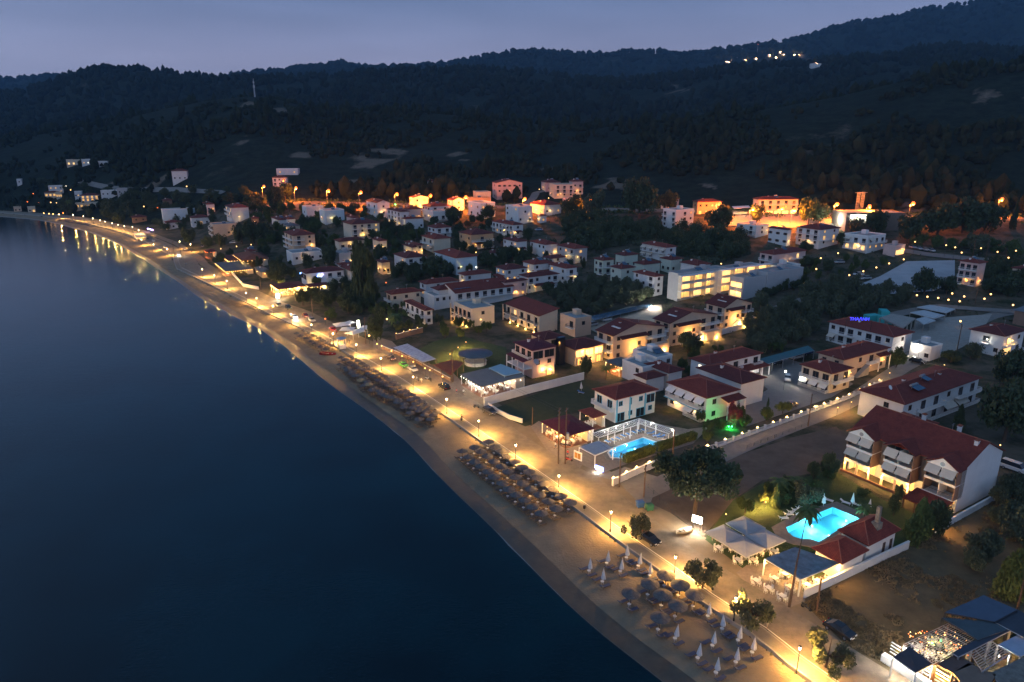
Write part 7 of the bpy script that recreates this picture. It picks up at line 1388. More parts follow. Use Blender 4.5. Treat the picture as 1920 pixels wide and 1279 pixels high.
# antenna mast on the knoll
p = onp('P', 478, 182); t = thing('antenna_mast', 'slim antenna mast on top of the left knoll', 'mast', p); MB().tube([(0,0,-2),(0,0,24)], [1.2,.35], 4).build('lattice', STEEL, t); MB().box(-1.2,-.4,12,1.2,.4,15).box(-1,-.4,18,1,.4,20).build('antenna_panels', STEEL, t)
# wooden utility poles
def upole(label, c, x, y, h=9, arms=1, tr=False, lean=0):
    p = onp(c, x, y); t = thing('utility_pole', label, 'utility pole', p, ROT+.6); MB().tube([(0,0,-.5),(lean,0,h)], [.17,.11], 8).build('pole', WOOD, t)
    for i in range(arms): MB().box(-1.0,-.07,h-.6-i*.9,1.0,.07,h-.45-i*.9).box(-.9,-.04,h-.45-i*.9,-.82,.04,h-.2-i*.9).box(.82,-.04,h-.45-i*.9,.9,.04,h-.2-i*.9).build('cross_arm', METAL, t)
    if tr: MB().lathe([(.35,h*.35),(.42,h*.36),(.42,h*.36+1.2),(.3,h*.36+1.3)], 12, Matrix.Translation((.9,0,1))).build('transformer', STEEL, t); MB().box(-.2,-1.2,h*.35,.2,1.2,h*.35+.12).build('platform', METAL, t)
    UP.append(p+Vector((lean, 0, h-.5))); return t
UP = []
upole('left of the twin wooden poles with a transformer in front of the tavern', 'B', 320, 850, 13, 2)
upole('right of the twin wooden poles with a transformer in front of the tavern', 'B', 368, 850, 13, 1, True)
upole('wooden pole beside the white letterbox wall at the junction', 'B', 742, 1010, 7.5)
upole('wooden pole next to the blue waste bin', 'B', 912, 1082, 7)
upole('wooden pole beside the two hedge pieces', 'B', 1111, 810, 6.5, 0)
upole('leaning wooden pole between dirt lot and side road', 'A', 420, 438, 8.5)
upole('wooden pole at the left corner of the wide beach tavern', 'E', 706, 905, 10)
upole('thick roadside pole behind the silver parked car', 'M', 395, 250, 9, 0)
upole('wooden pole beside the largest globe lamp', 'M', 850, 480, 9.5)
upole('left wooden pole on the sandy square', 'O', 1018, 430, 10)
upole('right wooden pole on the sandy square', 'O', 1118, 450, 10)
upole('wooden pole on the lawn of the bright restaurant', 'F', 500, 745, 6)
upole('wooden pole at the end of the builders yard', 'C', 1472, 985, 9)
upole('pole left of the yellow green tree', 'C', 1575, 365, 9)
upole('pole right of the yellow green tree', 'C', 1665, 362, 9)
upole('slim pole on the side road beside the paved yard', 'C', 1590, 680, 7)
upole('pole near the peach building lamps', 'F', 148, 400, 9)
upole('short wooden pole next to the curved white wall', 'E', 1328, 1235, 4.5, 0)
upole('wooden pole rising from the corner beach bar', 'K', 1880, 815, 7, 0)
upole('thin post beside the dry field by the pergola', 'K', 715, 830, 5.5, 0, lean=.4)
def wire(label, a, b, sag=.7):
    a, b = UP[a], UP[b]; t = thing('overhead_wires', label, 'wires', (a.x, a.y, a.z-9)); m = MB()
    for o in (-.5, .5): m.tube([(Vector((0,0,9))+(b-a)*k+Vector((o*.7,o*.7,-sag*4*k*(1-k)))) for k in np.linspace(0, 1, 9)], .022, 4)
    m.build('wires', METAL, t)
for i, (a, b, lb) in enumerate(((1,2,'twin poles to the junction pole'),(2,3,'junction pole to the blue bin pole'),(8,6,'globe lamp pole to the beach tavern pole'),(6,0,'beach tavern pole to the twin poles'),(9,10,'pair of poles on the sandy square'),(13,14,'poles beside the yellow green tree'),(7,8,'silver car pole to the globe lamp pole'),(5,15,'side road pole up to the lane'))): wire('thin overhead wires running from the '+lb, a, b)
# ---- beach parasols and loungers
THATCH = mat('dark_thatch', (.070,.066,.068), .95, .0, 3, .6, 9, col2=(.135,.125,.125)); THATCHL = mat('dry_thatch', (.20,.15,.08), .95, .0, 3, .6, 9, col2=(.32,.25,.14))
def thatched():
    t = thing('beach_parasol', 'x', 'parasol', (0,0,0)); MB().lathe([(.05,-.3),(.045,2.5)], 7).build('pole', WOOD, t)
    r = random.Random(4); MB().lathe([(1.32,2.02),(1.36,2.07),(.8,2.36),(.35,2.56),(.06,2.72)], 18, wob=lambda j, i: (r.random()-.5)*(.07 if j < 2 else .03)).build('canopy', THATCH, t)
    MB().tube([(0,0,2.0),(.9,0,2.18)], .02, 4).tube([(0,0,2.0),(-.9,0,2.18)], .02, 4).tube([(0,0,2.0),(0,.9,2.18)], .02, 4).build('stays', WOOD, t); return t
def closedp():
    t = thing('closed_parasol', 'x', 'parasol', (0,0,0)); MB().lathe([(.035,-.3),(.03,2.75)], 7).build('pole', TRIM, t)
    MB().lathe([(.26,.75),(.34,.85),(.30,1.2),(.17,1.9),(.06,2.55),(.03,2.72)], 16, wob=lambda j, i: .16*(-1)**i*(1 if j < 4 else 0)).build('canvas', mat('folded_canvas', (.60,.60,.62), .9, .08, 2), t)
    MB().lathe([(.10,1.5),(.225,1.55),(.20,1.62)], 12).build('tie', TRIM, t); return t
def table_small():
    t = thing('beach_table', 'x', 'table', (0,0,0)); MB().lathe([(.28,.44),(.30,.46),(.30,.49)], 10).build('top', TRIM, t)
    for a in range(3): link('leg', cached(('tl',), lambda: MB().tube([(.05,0,.44),(.22,0,-.02)], .02, 4).mesh('leg', TRIM)), t, (0,0,0), a*2.1)
    return t
LNG = mat('lounger_canvas', (.13,.105,.085), .9, .15, 2); LNGF = mat('lounger_frame', (.22,.15,.09), .7, .15, 2); LNGB = mat('lounger_blue', (.07,.08,.13), .9, .15, 2)
def lounger(m1, m2):
    t = thing('sun_lounger', 'x', 'sun lounger', (0,0,0)); f = MB(); f.box(-.3,-1.0,.22,-.25,.55,.29).box(.25,-1.0,.22,.3,.55,.29)
    for y in (-.9,.45): f.box(-.3,y,-.05,-.25,y+.05,.22).box(.25,y,-.05,.3,y+.05,.22)
    f.build('frame', m2, t); MB().box(-.29,-1.0,.29,.29,.35,.35).build('seat', m1, t)
    MB().box(-.29,0,0,.29,.72,.06,Matrix.Translation((0,.33,.31)) @ Matrix.Rotation(.55,4,'X')).build('backrest', m1, t); return t
def lounger1(m1):                                     # far rows, only a few pixels each
    t = MB().box(-.29,-1.0,.25,.29,.35,.35).box(-.29,0,0,.29,.72,.06,Matrix.Translation((0,.33,.31)) @ Matrix.Rotation(.55,4,'X')).box(-.28,-.9,-.05,-.22,-.84,.25).box(.22,-.9,-.05,.28,-.84,.25).box(-.28,.3,-.05,-.22,.36,.25).box(.22,.3,-.05,.28,.36,.25).mesh('sun_lounger', [m1]); return t
def sandz(x, y):
    P = np.array([[x, y]]); a = abs(sdist(P, coast)[0]); b = abs(sdist(P, wall)[0]); return .3+.72*a/(a+b)
ORD = ['first','second','third','fourth','fifth','sixth','seventh','eighth','ninth','tenth','eleventh','twelfth','thirteenth','fourteenth','fifteenth','sixteenth','seventeenth','eighteenth','nineteenth','twentieth','twenty first','twenty second','twenty third','twenty fourth','twenty fifth','twenty sixth','twenty seventh','twenty eighth','twenty ninth','thirtieth']
_pp = {}
def proto(k, fn):
    if k not in _pp:
        o = fn(); USED.pop('x', None); _pp[k] = o; return o, True
    return _pp[k], False
def put(k, fn, label, loc, rz, group, s=None):
    o, new = proto(k, fn)
    if new:
        o.location = loc; o.rotation_euler = (0,0,rz); tag(o, label, None, group)
        if s: o.scale = (s,)*3
        return o
    c = dup(o, label, loc, rz, s, group)
    if k in ('thatch', 'closed'): c.rotation_euler.x = random.uniform(-.06,.06); c.rotation_euler.y = random.uniform(-.06,.06)
    return c
SEA_RZ = ROT+math.pi/2                                # loungers: foot end toward the sea
nl = [0]
def pair(p, lb, grp, far=False, m1=LNG, m2=LNGF, table=True, dx=.78):
    for s, w_ in ((-1, 'near'), (1, 'far')):
        rz = SEA_RZ+math.pi+(random.random()-.5)*.16+math.pi/1
        q = p+A_DIR*(dx*s)-N_DIR*.55; q = Vector((q.x, q.y, sandz(q.x, q.y)+.03)); L_ = f'{w_} side lounger of the pair {lb}'
        if far:
            me = cached(('lf', m1.name), lambda: lounger1(m1)); o = link('sun_lounger', me, None, q, rz); tag(o, L_, 'sun lounger', grp)
        else: put(('lounge', m1.name), lambda: lounger(m1, m2), L_, q, rz, grp)
        nl[0] += 1
    if table: q = p-N_DIR*.25; put('btab', table_small, f'small white round table {lb}', Vector((q.x, q.y, sandz(q.x, q.y))), 0, grp.replace('loungers', 'tables'))
# block of 36 thatched parasols: three rows
G2 = [[(195,122),(225,146),(257,168),(289,192),(323,216),(357,242),(391,267),(428,295),(465,323),(507,349),(546,380),(585,411)],
      [(129,144),(158,164),(189,187),(220,214),(255,237),(290,261),(324,289),(360,317),(400,345),(437,373),(478,405),(519,436)],
      [(67,161),(100,188),(127,211),(159,234),(190,258),(221,281),(259,314),(292,341),(329,368),(368,395),(410,427),(449,459)]]
for r_, row in enumerate(G2):
    for i, (x, y) in enumerate(row):
        p = at_z(*px('L', x, y), 3.0); z = sandz(p.x, p.y); lb = f"{ORD[i]} from the far end, {['road side','middle','sea side'][r_]} row, 36 parasol block"
        put('thatch', thatched, 'dark thatched parasol, '+lb, Vector((p.x, p.y, z)), random.random()*6, 'thatched parasols of the middle block', .93)
        pair(Vector((p.x, p.y, 0)), f"at the {ORD[i]} parasol, {['road side','middle','sea side'][r_]} row, middle block", 'loungers of the middle block')
G3 = [((1048,769),'nearest the road lamp'),((968,807),'left of the road side one'),((1116,815),'second along the road side'),((880,848),'farthest out on the left'),((1034,858),'in the centre of the eight'),((1186,866),'third along the road side, rightmost'),((1100,909),'right below the centre one'),((1019,966),'lowest, toward the sea')]
for (x, y), lb in G3:
    p = at_z(*px('L', x, y), 3.0); z = sandz(p.x, p.y); put('thatch', thatched, 'large thatched parasol '+lb+', near group of eight', Vector((p.x, p.y, z)), random.random()*6, 'eight thatched parasols nearest the camera', 1.08)
    pair(Vector((p.x, p.y, 0)), 'under the parasol '+lb, 'loungers of the near group', m1=LNGB, dx=1.1)
G4 = [(683,748,'leftmost of all'),(768,715,'second from left, upper row'),(862,693,'uppermost, near the kerb'),(747,800,'below the leftmost one'),(833,755,'in the middle of the upper seven'),(919,733,'near the kerb below the uppermost'),(973,778,'right end of the upper seven'),(1096,1072,'alone below the thatched eight'),(1252,975,'topmost of the lower group, by the kerb'),(1321,1035,'second by the kerb, lower group'),(1397,1090,'third by the kerb, lower group'),(1275,1110,'left of the kerb pair, lower group'),(1205,1165,'far left of the lower group'),(1387,1190,'centre of the bottom row'),(1293,1235,'closest to the bottom edge'),(1465,1148,'rightmost of the lower group')]
for x, y, lb in G4:
    p = at_z(*px('L', x, y-2), .85); z = sandz(p.x, p.y); put('closed', closedp, 'closed white parasol, '+lb, Vector((p.x, p.y, z)), random.random()*6, 'closed white parasols on the near sand')
    pair(Vector((p.x, p.y, 0)), 'at parasol '+lb, 'loungers among the closed parasols', m1=LNGB, m2=METAL, dx=1.0)
# long field of parasols on the middle beach, four staggered rows between the picture points below
FIELD = [('by the promenade wall', 'R', [(62,240),(145,0)], None)]
rows_ = [('road side row', [('M',740,577),('M',820,622),('M',888,665),('M',968,708),('M',1058,757),('M',1190,835),('M',1297,884),('M',1375,948),('M',1465,1018),('M',1515,1045)], 20),
         ('second row', [('M',640,585),('M',715,628),('M',830,690),('M',935,768),('M',1080,852),('M',1205,912),('M',1330,1018),('M',1430,1080)], 19),
         ('third row', [('M',700,690),('M',800,745),('M',900,830),('M',985,880),('M',1110,938),('M',1240,1005),('M',1400,1110)], 16),
         ('sea side row', [('M',620,640),('M',730,700),('M',850,830),('M',1000,900),('M',1130,970),('M',1190,1022),('M',1300,1105)], 13),
         ('upper wall row', [('M',330,365),('M',375,378),('M',445,410),('M',565,465),('M',600,483)], 7),
         ('upper second row', [('M',265,378),('M',293,402),('M',345,425),('M',400,455),('M',470,492),('M',515,512)], 7)]
for ri, (nm, pl, n) in enumerate(rows_):
    W_ = np.array([tuple(at_z(*px(*a), 2.9))[:2] for a in pl]); W_ = resample(W_, n)
    for i, (x, y) in enumerate(W_):
        x += random.uniform(-.35,.35); y += random.uniform(-.35,.35); sd = sdist(np.array([[x, y]]), wall)[0]
        if sd > -1.6: x -= N_DIR.x*(sd+1.9); y -= N_DIR.y*(sd+1.9)
        z = sandz(x, y); k = 'thatchl' if (ri == 2 and i in (5,)) or (ri == 3 and i == 4) else 'thatch'
        if k == 'thatchl':
            o = put('thatch', thatched, f'pale straw parasol, {ORD[i]} of the {nm}, long field', Vector((x, y, z)), random.random()*6, 'parasols of the long field')
            for ch in o.children:
                if ch.name.startswith('canopy'): ch.data = cached(('cl',), lambda: (lambda m: (m.materials.clear(), m.materials.append(THATCHL), m)[2])(ch.data.copy()))
        else: put('thatch', thatched, f'dark thatched parasol, {ORD[i]} of the {nm}, long field', Vector((x, y, z)), random.random()*6, 'parasols of the long field', .86)
        pair(Vector((x, y, 0)), f'at parasol {ORD[i]} of the {nm}, long field', 'loungers of the long field', far=True, m1=[LNGF, LNG][i % 2], table=False)
# loungers without parasols, laid out in two lines farther up the beach
for g, (a, b, n, m1, lb) in enumerate(((('F',200,830),('F',355,890),12,LNGF,'pale'),(('F',365,890),('F',545,970),14,LNGB,'blue'))):
    A_, B_ = at_z(*px(*a), .7), at_z(*px(*b), .7)
    for i in range(n):
        for j in (0, 1):
            if g == 1 and j: continue
            p = A_+(B_-A_)*(i/(n-1))-N_DIR*2.1*j; me = cached(('lf', m1.name), lambda: lounger1(m1)); q = Vector((p.x, p.y, sandz(p.x, p.y)+.03)); tag(link('sun_lounger', me, None, q, SEA_RZ), f'{lb} lounger, {ORD[i]} from far end, {["upper","lower"][j]} line without parasols', 'sun lounger', 'loungers without parasols')
            nl[0] += 1
# far bay: dark loungers on the lit sand
for i in range(26):
    for j in (0, 1):
        A_, B_ = at_z(*px('G', 505, 600+8*j), .9), at_z(*px('G', 760, 642+14*j), .9); p = A_+(B_-A_)*(i/25); tag(link('beach_chair', cached(('fc',), lambda: MB().box(-.5,-.9,0,.5,.3,.35).box(-.5,.3,.2,.5,.6,1.3).mesh('beach_chair', LNGB)), None, (p.x, p.y, .9), SEA_RZ), 'dark folded beach chair in the rows on the far lit sand', 'beach chair', 'beach chairs on the far sand')
# ---- vehicles
def car_body(kind):
    L_, W_, H_ = {'car': (4.2,1.75,1.45), 'suv': (4.5,1.85,1.7), 'van': (4.9,1.9,2.1)}[kind]
    if kind == 'car': pr = [(-2.1,.35),(-2.1,.75),(-1.95,.92),(-1.0,1.0),(1.35,.98),(1.95,.88),(2.1,.6),(2.1,.3)]; cab = [(-1.15,.98),(-.55,1.40),(.75,1.45),(1.55,.98)]
    elif kind == 'suv': pr = [(-2.25,.4),(-2.25,.85),(-2.1,1.05),(-1.15,1.12),(1.9,1.12),(2.2,1.0),(2.25,.35)]; cab = [(-1.25,1.1),(-.7,1.62),(1.4,1.68),(2.0,1.1)]
    else: pr = [(-2.45,.4),(-2.45,.9),(-2.2,1.15),(-1.7,1.2),(2.4,1.2),(2.45,.4)]; cab = [(-1.8,1.18),(-1.2,1.98),(2.2,2.05),(2.38,1.18)]
    return L_, W_, H_, pr, cab
PAINT = {}
def vehicle(label, c, x, y, kind, col, rz, group='parked and moving vehicles', headl=False, name=None):
    L_, W_, H_, pr, cab = car_body(kind); p = onp(c, x, y); gz = hz(p.x, p.y)
    dW = sdist(np.array([[p.x, p.y]]), wall)[0]
    gz = max(gz+.07, ROADZ if 0 < dW < 12 else gz+.07)
    t = thing(name or {'car': 'parked_car', 'suv': 'parked_suv', 'van': 'parked_van'}[kind], label, {'car': 'car', 'suv': 'car', 'van': 'van'}[kind], (p.x, p.y, gz), rz, None)
    pm = mat('paint_%d_%d_%d' % tuple(int(v*100) for v in col), col, .25, .04, .5, coat=.6, spec=.6)
    def prof(pts, w0, w1, nm, m):
        def f():
            mb = MB(); n = len(pts); z0 = min(z for _, z in pts); z1 = max(z for _, z in pts); vs = []
            for s in (-1, 1):
                for (a, z) in pts: k = (z-z0)/(z1-z0+1e-6); vs.append((a, s*(w0+(w1-w0)*k)/2, z))
            mb.add(vs, [tuple(range(n)), tuple(reversed(range(n, 2*n)))]+[(i, n+i, n+(i+1) % n, (i+1) % n) for i in range(n)]); return mb.mesh(nm, m)
        me = cached((nm, kind, m.name), f); o = link(nm, me, t)
        if nm == 'body': bv = o.modifiers.new('bevel', 'BEVEL'); bv.width = .07; bv.segments = 2
        return o
    prof(pr, W_, W_*.97, 'body', pm); prof(cab, W_*.94, W_*.76, 'windows', GLASS)
    tz = max(z for _, z in cab); xs = [a for a, z in cab if z > tz-.15]; MB().box(min(xs)+.05,-W_*.36,tz-.04,max(xs)-.05,W_*.36,tz+.03).build('car_roof', pm, t)
    for sx in (-L_*.31, L_*.31):
        for sy in (-1, 1):
            w_ = link('wheel', cached(('wh',), lambda: MB().lathe([(.20,-.11),(.32,-.1),(.33,0),(.32,.1),(.20,.11)], 14, Matrix.Rotation(math.pi/2, 4, 'X')).mesh('wheel', mat('tyre_rubber', (.015,.015,.016), .8, .1, 2))), t, (sx, sy*(W_/2-.08), .33)); link('hub_cap', cached(('hc',), lambda: MB().lathe([(.19,-.125),(.19,.125)], 10, Matrix.Rotation(math.pi/2, 4, 'X')).mesh('hub_cap', STEEL)), w_)
    hz_ = .72 if kind == 'car' else .85
    for sy in (-1, 1):
        link('headlight', cached(('hl', headl), lambda: MB().box(-.04,-.2,-.07,.05,.2,.08).mesh('headlight', BULB['c'] if headl else mat('headlight_glass', (.6,.62,.65), .15, .05, 1))), t, (-L_/2, sy*W_*.34, hz_)); link('tail_light', cached(('tl2',), lambda: MB().box(-.03,-.17,-.08,.04,.17,.09).mesh('tail_light', mat('red_lens', (.25,.01,.01), .2, .05, 1))), t, (L_/2, sy*W_*.36, hz_+.05))
    MB().box(-L_/2-.015,-.25,.42,-L_/2+.02,.25,.54).build('number_plate', TRIM, t)
    if headl: light(t, (-L_/2-1.2,0,.9), 350, (1,.95,.85), .3)
    return t
RA = math.atan2(A_DIR.y, A_DIR.x)                     # heading along the coast; the car's front points to -x local
K_ = (.012,.012,.014); WH = (.62,.62,.62); RD_ = (.40,.02,.015); SI = (.35,.36,.37)
near_ = RA                                            # front toward the camera end
vehicle('black hatchback facing the camera beside the promenade tamarisk', 'P', 1217, 1016, 'car', K_, RA+.05)
vehicle('black saloon parked on the earth verge before the dry field', 'K', 845, 952, 'car', K_, RA+.02)
vehicle('black car driving away past the beach tavern', 'E', 640, 958, 'suv', K_, RA+math.pi)
vehicle('dark grey car parked at the start of the curved white wall', 'E', 992, 1150, 'suv', (.06,.06,.065), RA+.1)
vehicle('white saloon parked right of the green taxi', 'E', 392, 815, 'car', WH, RA)
vehicle('green taxi with light roof parked before the hotel wall', 'E', 322, 785, 'car', (.10,.42,.06), RA)
vehicle('dark red car parked left of the green taxi', 'E', 222, 728, 'car', (.09,.03,.03), RA)
vehicle('white car with shining headlights driving toward the camera', 'F', 785, 990, 'car', WH, RA, headl=True, name='moving_car')
vehicle('bright red car parked behind the white one with headlights', 'F', 880, 980, 'car', RD_, RA)
vehicle('silver van parked under the thick roadside pole', 'F', 935, 1020, 'suv', SI, RA)
vehicle('red car parked near the white parasol snack bar', 'F', 1115, 1098, 'car', RD_, RA)
vehicle('white van parked in front of the bright restaurant', 'F', 652, 892, 'suv', (.5,.47,.35), RA)
vehicle('dark green car parked right of the white van', 'F', 735, 912, 'suv', (.03,.05,.03), RA)
vehicle('pale van behind the second lit restaurant wing', 'F', 1045, 785, 'van', (.35,.4,.5), RA+1.4)
for x, y, lb in ((1120,600,'white car alone on the grey parking lot'),(815,515,'white car, left of two beside the lamp garden'),(865,512,'grey car, right of two beside the lamp garden'),(815,487,'white car one row above, beside the lamp garden')): vehicle(lb, 'C', x, y, 'suv', SI if 'grey' in lb else WH, .1)
for i, (x, y) in enumerate(((1175,305),(1215,313),(1257,320),(1300,327))): vehicle(['first','second','third','fourth'][i]+' pale car of the four parked under the big dark tree', 'C', x, y, 'suv', (.4,.4,.42), 1.5)
for c, x, y, k, cl, rz, lb in (('C',400,1040,'suv',WH,ROT,'white car under the teal carport'),('C',470,1012,'suv',(.03,.05,.12),ROT,'blue car at the far end of the teal carport'),('C',275,1078,'car',K_,ROT,'dark car at the near end of the teal carport'),('C',1205,1070,'suv',K_,RA,'dark pickup in front of the lit white box'),('C',310,705,'suv',WH,.2,'white car on the lane by the large grove'),('A',1825,740,'van',WH,RA,'white van at the right edge behind the arcade hotel'),
   ('A',300,305,'car',(.10,.10,.11),ROT,'dark car parked inside the balustrade on the paved yard'),('D',522,470,'suv',WH,ROT,'white car in the lit yard behind the peach blocks'),('D',425,505,'suv',SI,ROT,'silver car half hidden by the flat roofed wing'),('D',1800,380,'suv',WH,ROT,'white car right of the farthest peach block'),('B',1905,270,'suv',WH,1.2,'white car at the lit yard edge by the awning house'),('F',262,350,'suv',WH,.4,'white car left of the pair by the peach building'),('F',312,348,'suv',(.1,.1,.12),.4,'dark car right of the pair by the peach building'),
   ('O',875,285,'suv',WH,RA,'white car alone on the sandy square'),('O',700,185,'car',WH,RA,'white car near the golden tent'),('O',612,160,'car',K_,RA,'dark car beside the golden tent'),('O',1172,312,'car',WH,RA,'white car left of the dark one at the square edge'),('O',1240,322,'car',K_,RA,'dark car at the edge of the sandy square'),('O',1075,400,'car',WH,RA,'car with bright lights between the two square poles'),('O',1430,265,'suv',(.1,.1,.12),RA,'dark car below the peach building wall'),('I',1235,515,'suv',(.35,.4,.5),.3,'pale car among the dark trees mid town'),('C',690,405,'suv',SI,.2,'silver car beside the cafe garden')):
    vehicle(lb, c, x, y, k, cl, rz, headl='bright lights' in lb)
def bike(label, c, x, y, col, rz):
    p = onp(c, x, y); t = thing('scooter', label, 'scooter', (p.x, p.y, ROADZ), rz); 
    for s in (-.6, .6): link('wheel', cached(('bw',), lambda: MB().lathe([(.2,-.05),(.27,-.04),(.27,.04),(.2,.05)], 12, Matrix.Rotation(math.pi/2, 4, 'X')).mesh('wheel', mat('tyre_rubber', (0,0,0)))), t, (s, 0, .27))
    MB().add([(-.55,-.12,.3),(.7,-.14,.35),(.75,-.1,.75),(.1,-.14,.72),(-.1,-.1,.4),(-.35,-.1,.45),(-.5,-.08,.95),(-.55,.12,.3),(.7,.14,.35),(.75,.1,.75),(.1,.14,.72),(-.1,.1,.4),(-.35,.1,.45),(-.5,.08,.95)], [(0,1,2,3,4,5,6),(13,12,11,10,9,8,7)]+[(i, 7+i, 7+(i+1) % 7, (i+1) % 7) for i in range(7)]).build('body', mat('scooter_'+str(int(col[0]*100)), col, .3, .05, 1), t)
    MB().box(.0,-.13,.74,.75,.13,.84).build('seat', METAL, t); MB().box(-.56,-.33,1.0,-.5,.33,1.05).box(-.52,-.03,.9,-.47,.03,1.02).build('handlebar', METAL, t)
for c, x, y, cl, lb in (('E',505,885,(.5,.5,.5),'white scooter, left of two below the close globe lamps'),('E',530,898,(.05,.05,.05),'black scooter, right of two below the close globe lamps'),('E',890,1108,(.06,.06,.06),'dark scooter outside the beach tavern corner'),('K',95,690,(.05,.05,.05),'black scooter leaning beside the tamarisk'),('E',290,768,(.04,.04,.04),'dark scooter between the dark red car and the green taxi'),('B',395,830,(.4,.05,.04),'red scooter behind the twin poles'),('K',655,815,(.05,.05,.05),'dark scooter on the verge by the pergola wall')): bike(lb, c, x, y, cl, RA+random.uniform(-.4, 1.4))
# waste bins
for c, x, y, col, lb in (('B',885,1150,(.03,.09,.28),'blue'),('B',950,1172,(.02,.09,.05),'green')):
    p = onp(c, x, y); t = thing('waste_container', lb+' wheeled waste container at the corner of the junction', 'waste bin', (p.x, p.y, G0+.07), ROT-.3); m = mat(lb+'_bin_plastic', col, .5, .1, 2)
    MB().add([(-.6,-.45,.15),(.6,-.45,.15),(.6,.45,.15),(-.6,.45,.15),(-.7,-.55,1.15),(.7,-.55,1.15),(.7,.55,1.15),(-.7,.55,1.15)], [(3,2,1,0),(4,5,6,7),(0,1,5,4),(1,2,6,5),(2,3,7,6),(3,0,4,7)]).build('body', m, t); MB().add([(-.75,-.6,1.15),(.75,-.6,1.15),(.75,.6,1.15),(-.75,.6,1.15),(-.6,-.3,1.4),(.6,-.3,1.4),(.6,.4,1.4),(-.6,.4,1.4)], [(3,2,1,0),(4,5,6,7),(0,1,5,4),(1,2,6,5),(2,3,7,6),(3,0,4,7)]).build('lid', m, t)
    for a in (-.5, .5):
        for b in (-.4, .4): link('wheel', cached(('cw',), lambda: MB().lathe([(.09,-.03),(.09,.03)], 8, Matrix.Rotation(math.pi/2, 4, 'X')).mesh('wheel', METAL)), t, (a, b, .07))
for c, x, y, lb in (('L',655,455,'small dark litter bin on a post at the promenade wall end'),('M',1670,1150,'small dark litter bin on a post beyond the long parasol field')):
    p = at_z(*px(c, x, y), SIDEZ); t = thing('litter_bin', lb, 'litter bin', (p.x, p.y, SIDEZ)); MB().lathe([(.03,0),(.03,1.1)], 6).build('post', METAL, t); MB().lathe([(.2,.45),(.26,.5),(.28,1.05),(.25,1.1)], 12).build('basket', METAL, t)
# boats
def boat(label, p, L_, col, trim, rz):
    t = thing('boat', label, 'boat', p, rz); n = 12; vs = []; fs = []
    for i in range(n+1):
        s = i/n; w_ = .85*math.sin(math.pi*min(1, .12+.88*s)*.95)**.6*L_/4; x = L_*(.5-s)
        for a, z in ((0, .0), (.55, .12), (.95, .45), (1.0, .62), (.88, .60), (.5, .25)): vs.append((x, w_*a, z+(.25*(1-s)**2 if z > .3 else 0)))
        for a, z in ((.55, .12), (.95, .45), (1.0, .62), (.88, .60), (.5, .25)): vs.append((x, -w_*a, z+(.25*(1-s)**2 if z > .3 else 0)))
    k = 11; od = [10, 9, 8, 7, 6, 0, 1, 2, 3, 4, 5]
    for i in range(n):
        for j in range(len(od)-1): fs.append((i*k+od[j], (i+1)*k+od[j], (i+1)*k+od[j+1], i*k+od[j+1]))
    MB().add(vs, fs).build('hull', col, t); MB().box(-.12,-.6,.42,.12,.6,.47).box(-L_*.3,-.5,.42,-L_*.3+.24,.5,.47).build('thwart', trim, t); return t
q = onp('M', 525, 590); boat('red and white motorboat pulled up between the parasol rows', Vector((q.x, q.y, .6)), 5.4, mat('red_hull', (.42,.02,.02), .4, .05, 1), TRIM, RA+.9)
q = onp('L', 1135, 565); boat('upturned looking pale rowing boat beside the lit billboard', Vector((q.x, q.y, G0+.1)), 3.2, mat('pale_hull', (.38,.33,.26), .6, .15, 1), WOOD, .3)
# beach snack booth with blue parasol
p = onp('M', 645, 520); t = thing('beach_booth', 'blue topped lifeguard booth on the promenade by the parasol field', 'booth', (p.x, p.y, SIDEZ), ROT); MB().lathe([(1.7,3.4),(1.75,3.45),(.1,4.0)], 10).build('blue_canopy', mat('blue_canvas', (.10,.24,.48), .9, .08, 1), t)
for a, b in ((-1,-1),(1,-1),(-1,1),(1,1)): link('post', cached(('bbp',), lambda: MB().box(-.05,-.05,0,.05,.05,3.45).mesh('post', TRIM)), t, (a, b, 0))
MB().box(-1.1,-1.1,1.0,1.1,1.1,1.15).box(-1.1,-1.1,0,1.1,-1.0,1.0).build('counter', TRIM, t)
# white umbrellas of the snack bar
for i, (x, y, r_) in enumerate(((925,190,2.6),(1060,290,2.4),(1180,370,2.2),(1300,330,2.2),(1490,260,2.6),(1120,150,1.8))):
    q = onp('Q', x, y, 2.9); t = thing('cafe_umbrella', ('leftmost','second','lowest','fourth, behind the lit pillar sign','rightmost','rear')[i]+' white umbrella of the roadside snack bar', 'umbrella', (q.x, q.y, q.z-2.9), ROT+i); MB().lathe([(.05,0),(.05,3)], 6).build('pole', TRIM, t); MB().add([(-r_,-r_,2.5),(r_,-r_,2.5),(r_,r_,2.5),(-r_,r_,2.5),(0,0,3.3)], [(0,1,4),(1,2,4),(2,3,4),(3,0,4),(3,2,1,0)]).build('canvas', AWNW, t)
q = onp('Q', 1310, 330); t = thing('pillar_sign', 'glowing white upright pillar sign at the snack bar', 'sign', (q.x, q.y, G0), .4); MB().box(-.5,-.15,.8,.5,.15,3.6).build('panel', LITC, t); MB().box(-.4,-.1,-.2,.4,.1,.8).build('foot', METAL, t); light(t, (0,-1,2.4), 600, (1,.9,.75), .4)
q = onp('F', 645, 830); t = thing('pillar_sign', 'white glowing sign panel at the corner of the bright restaurant', 'sign', (q.x, q.y, G0), .6); MB().box(-.7,-.15,.6,.7,.15,2.6).build('panel', LITC, t); MB().box(-.4,-.1,-.2,.4,.1,.6).build('foot', METAL, t); light(t, (0,-1,2), 900, (1,.93,.8), .4)
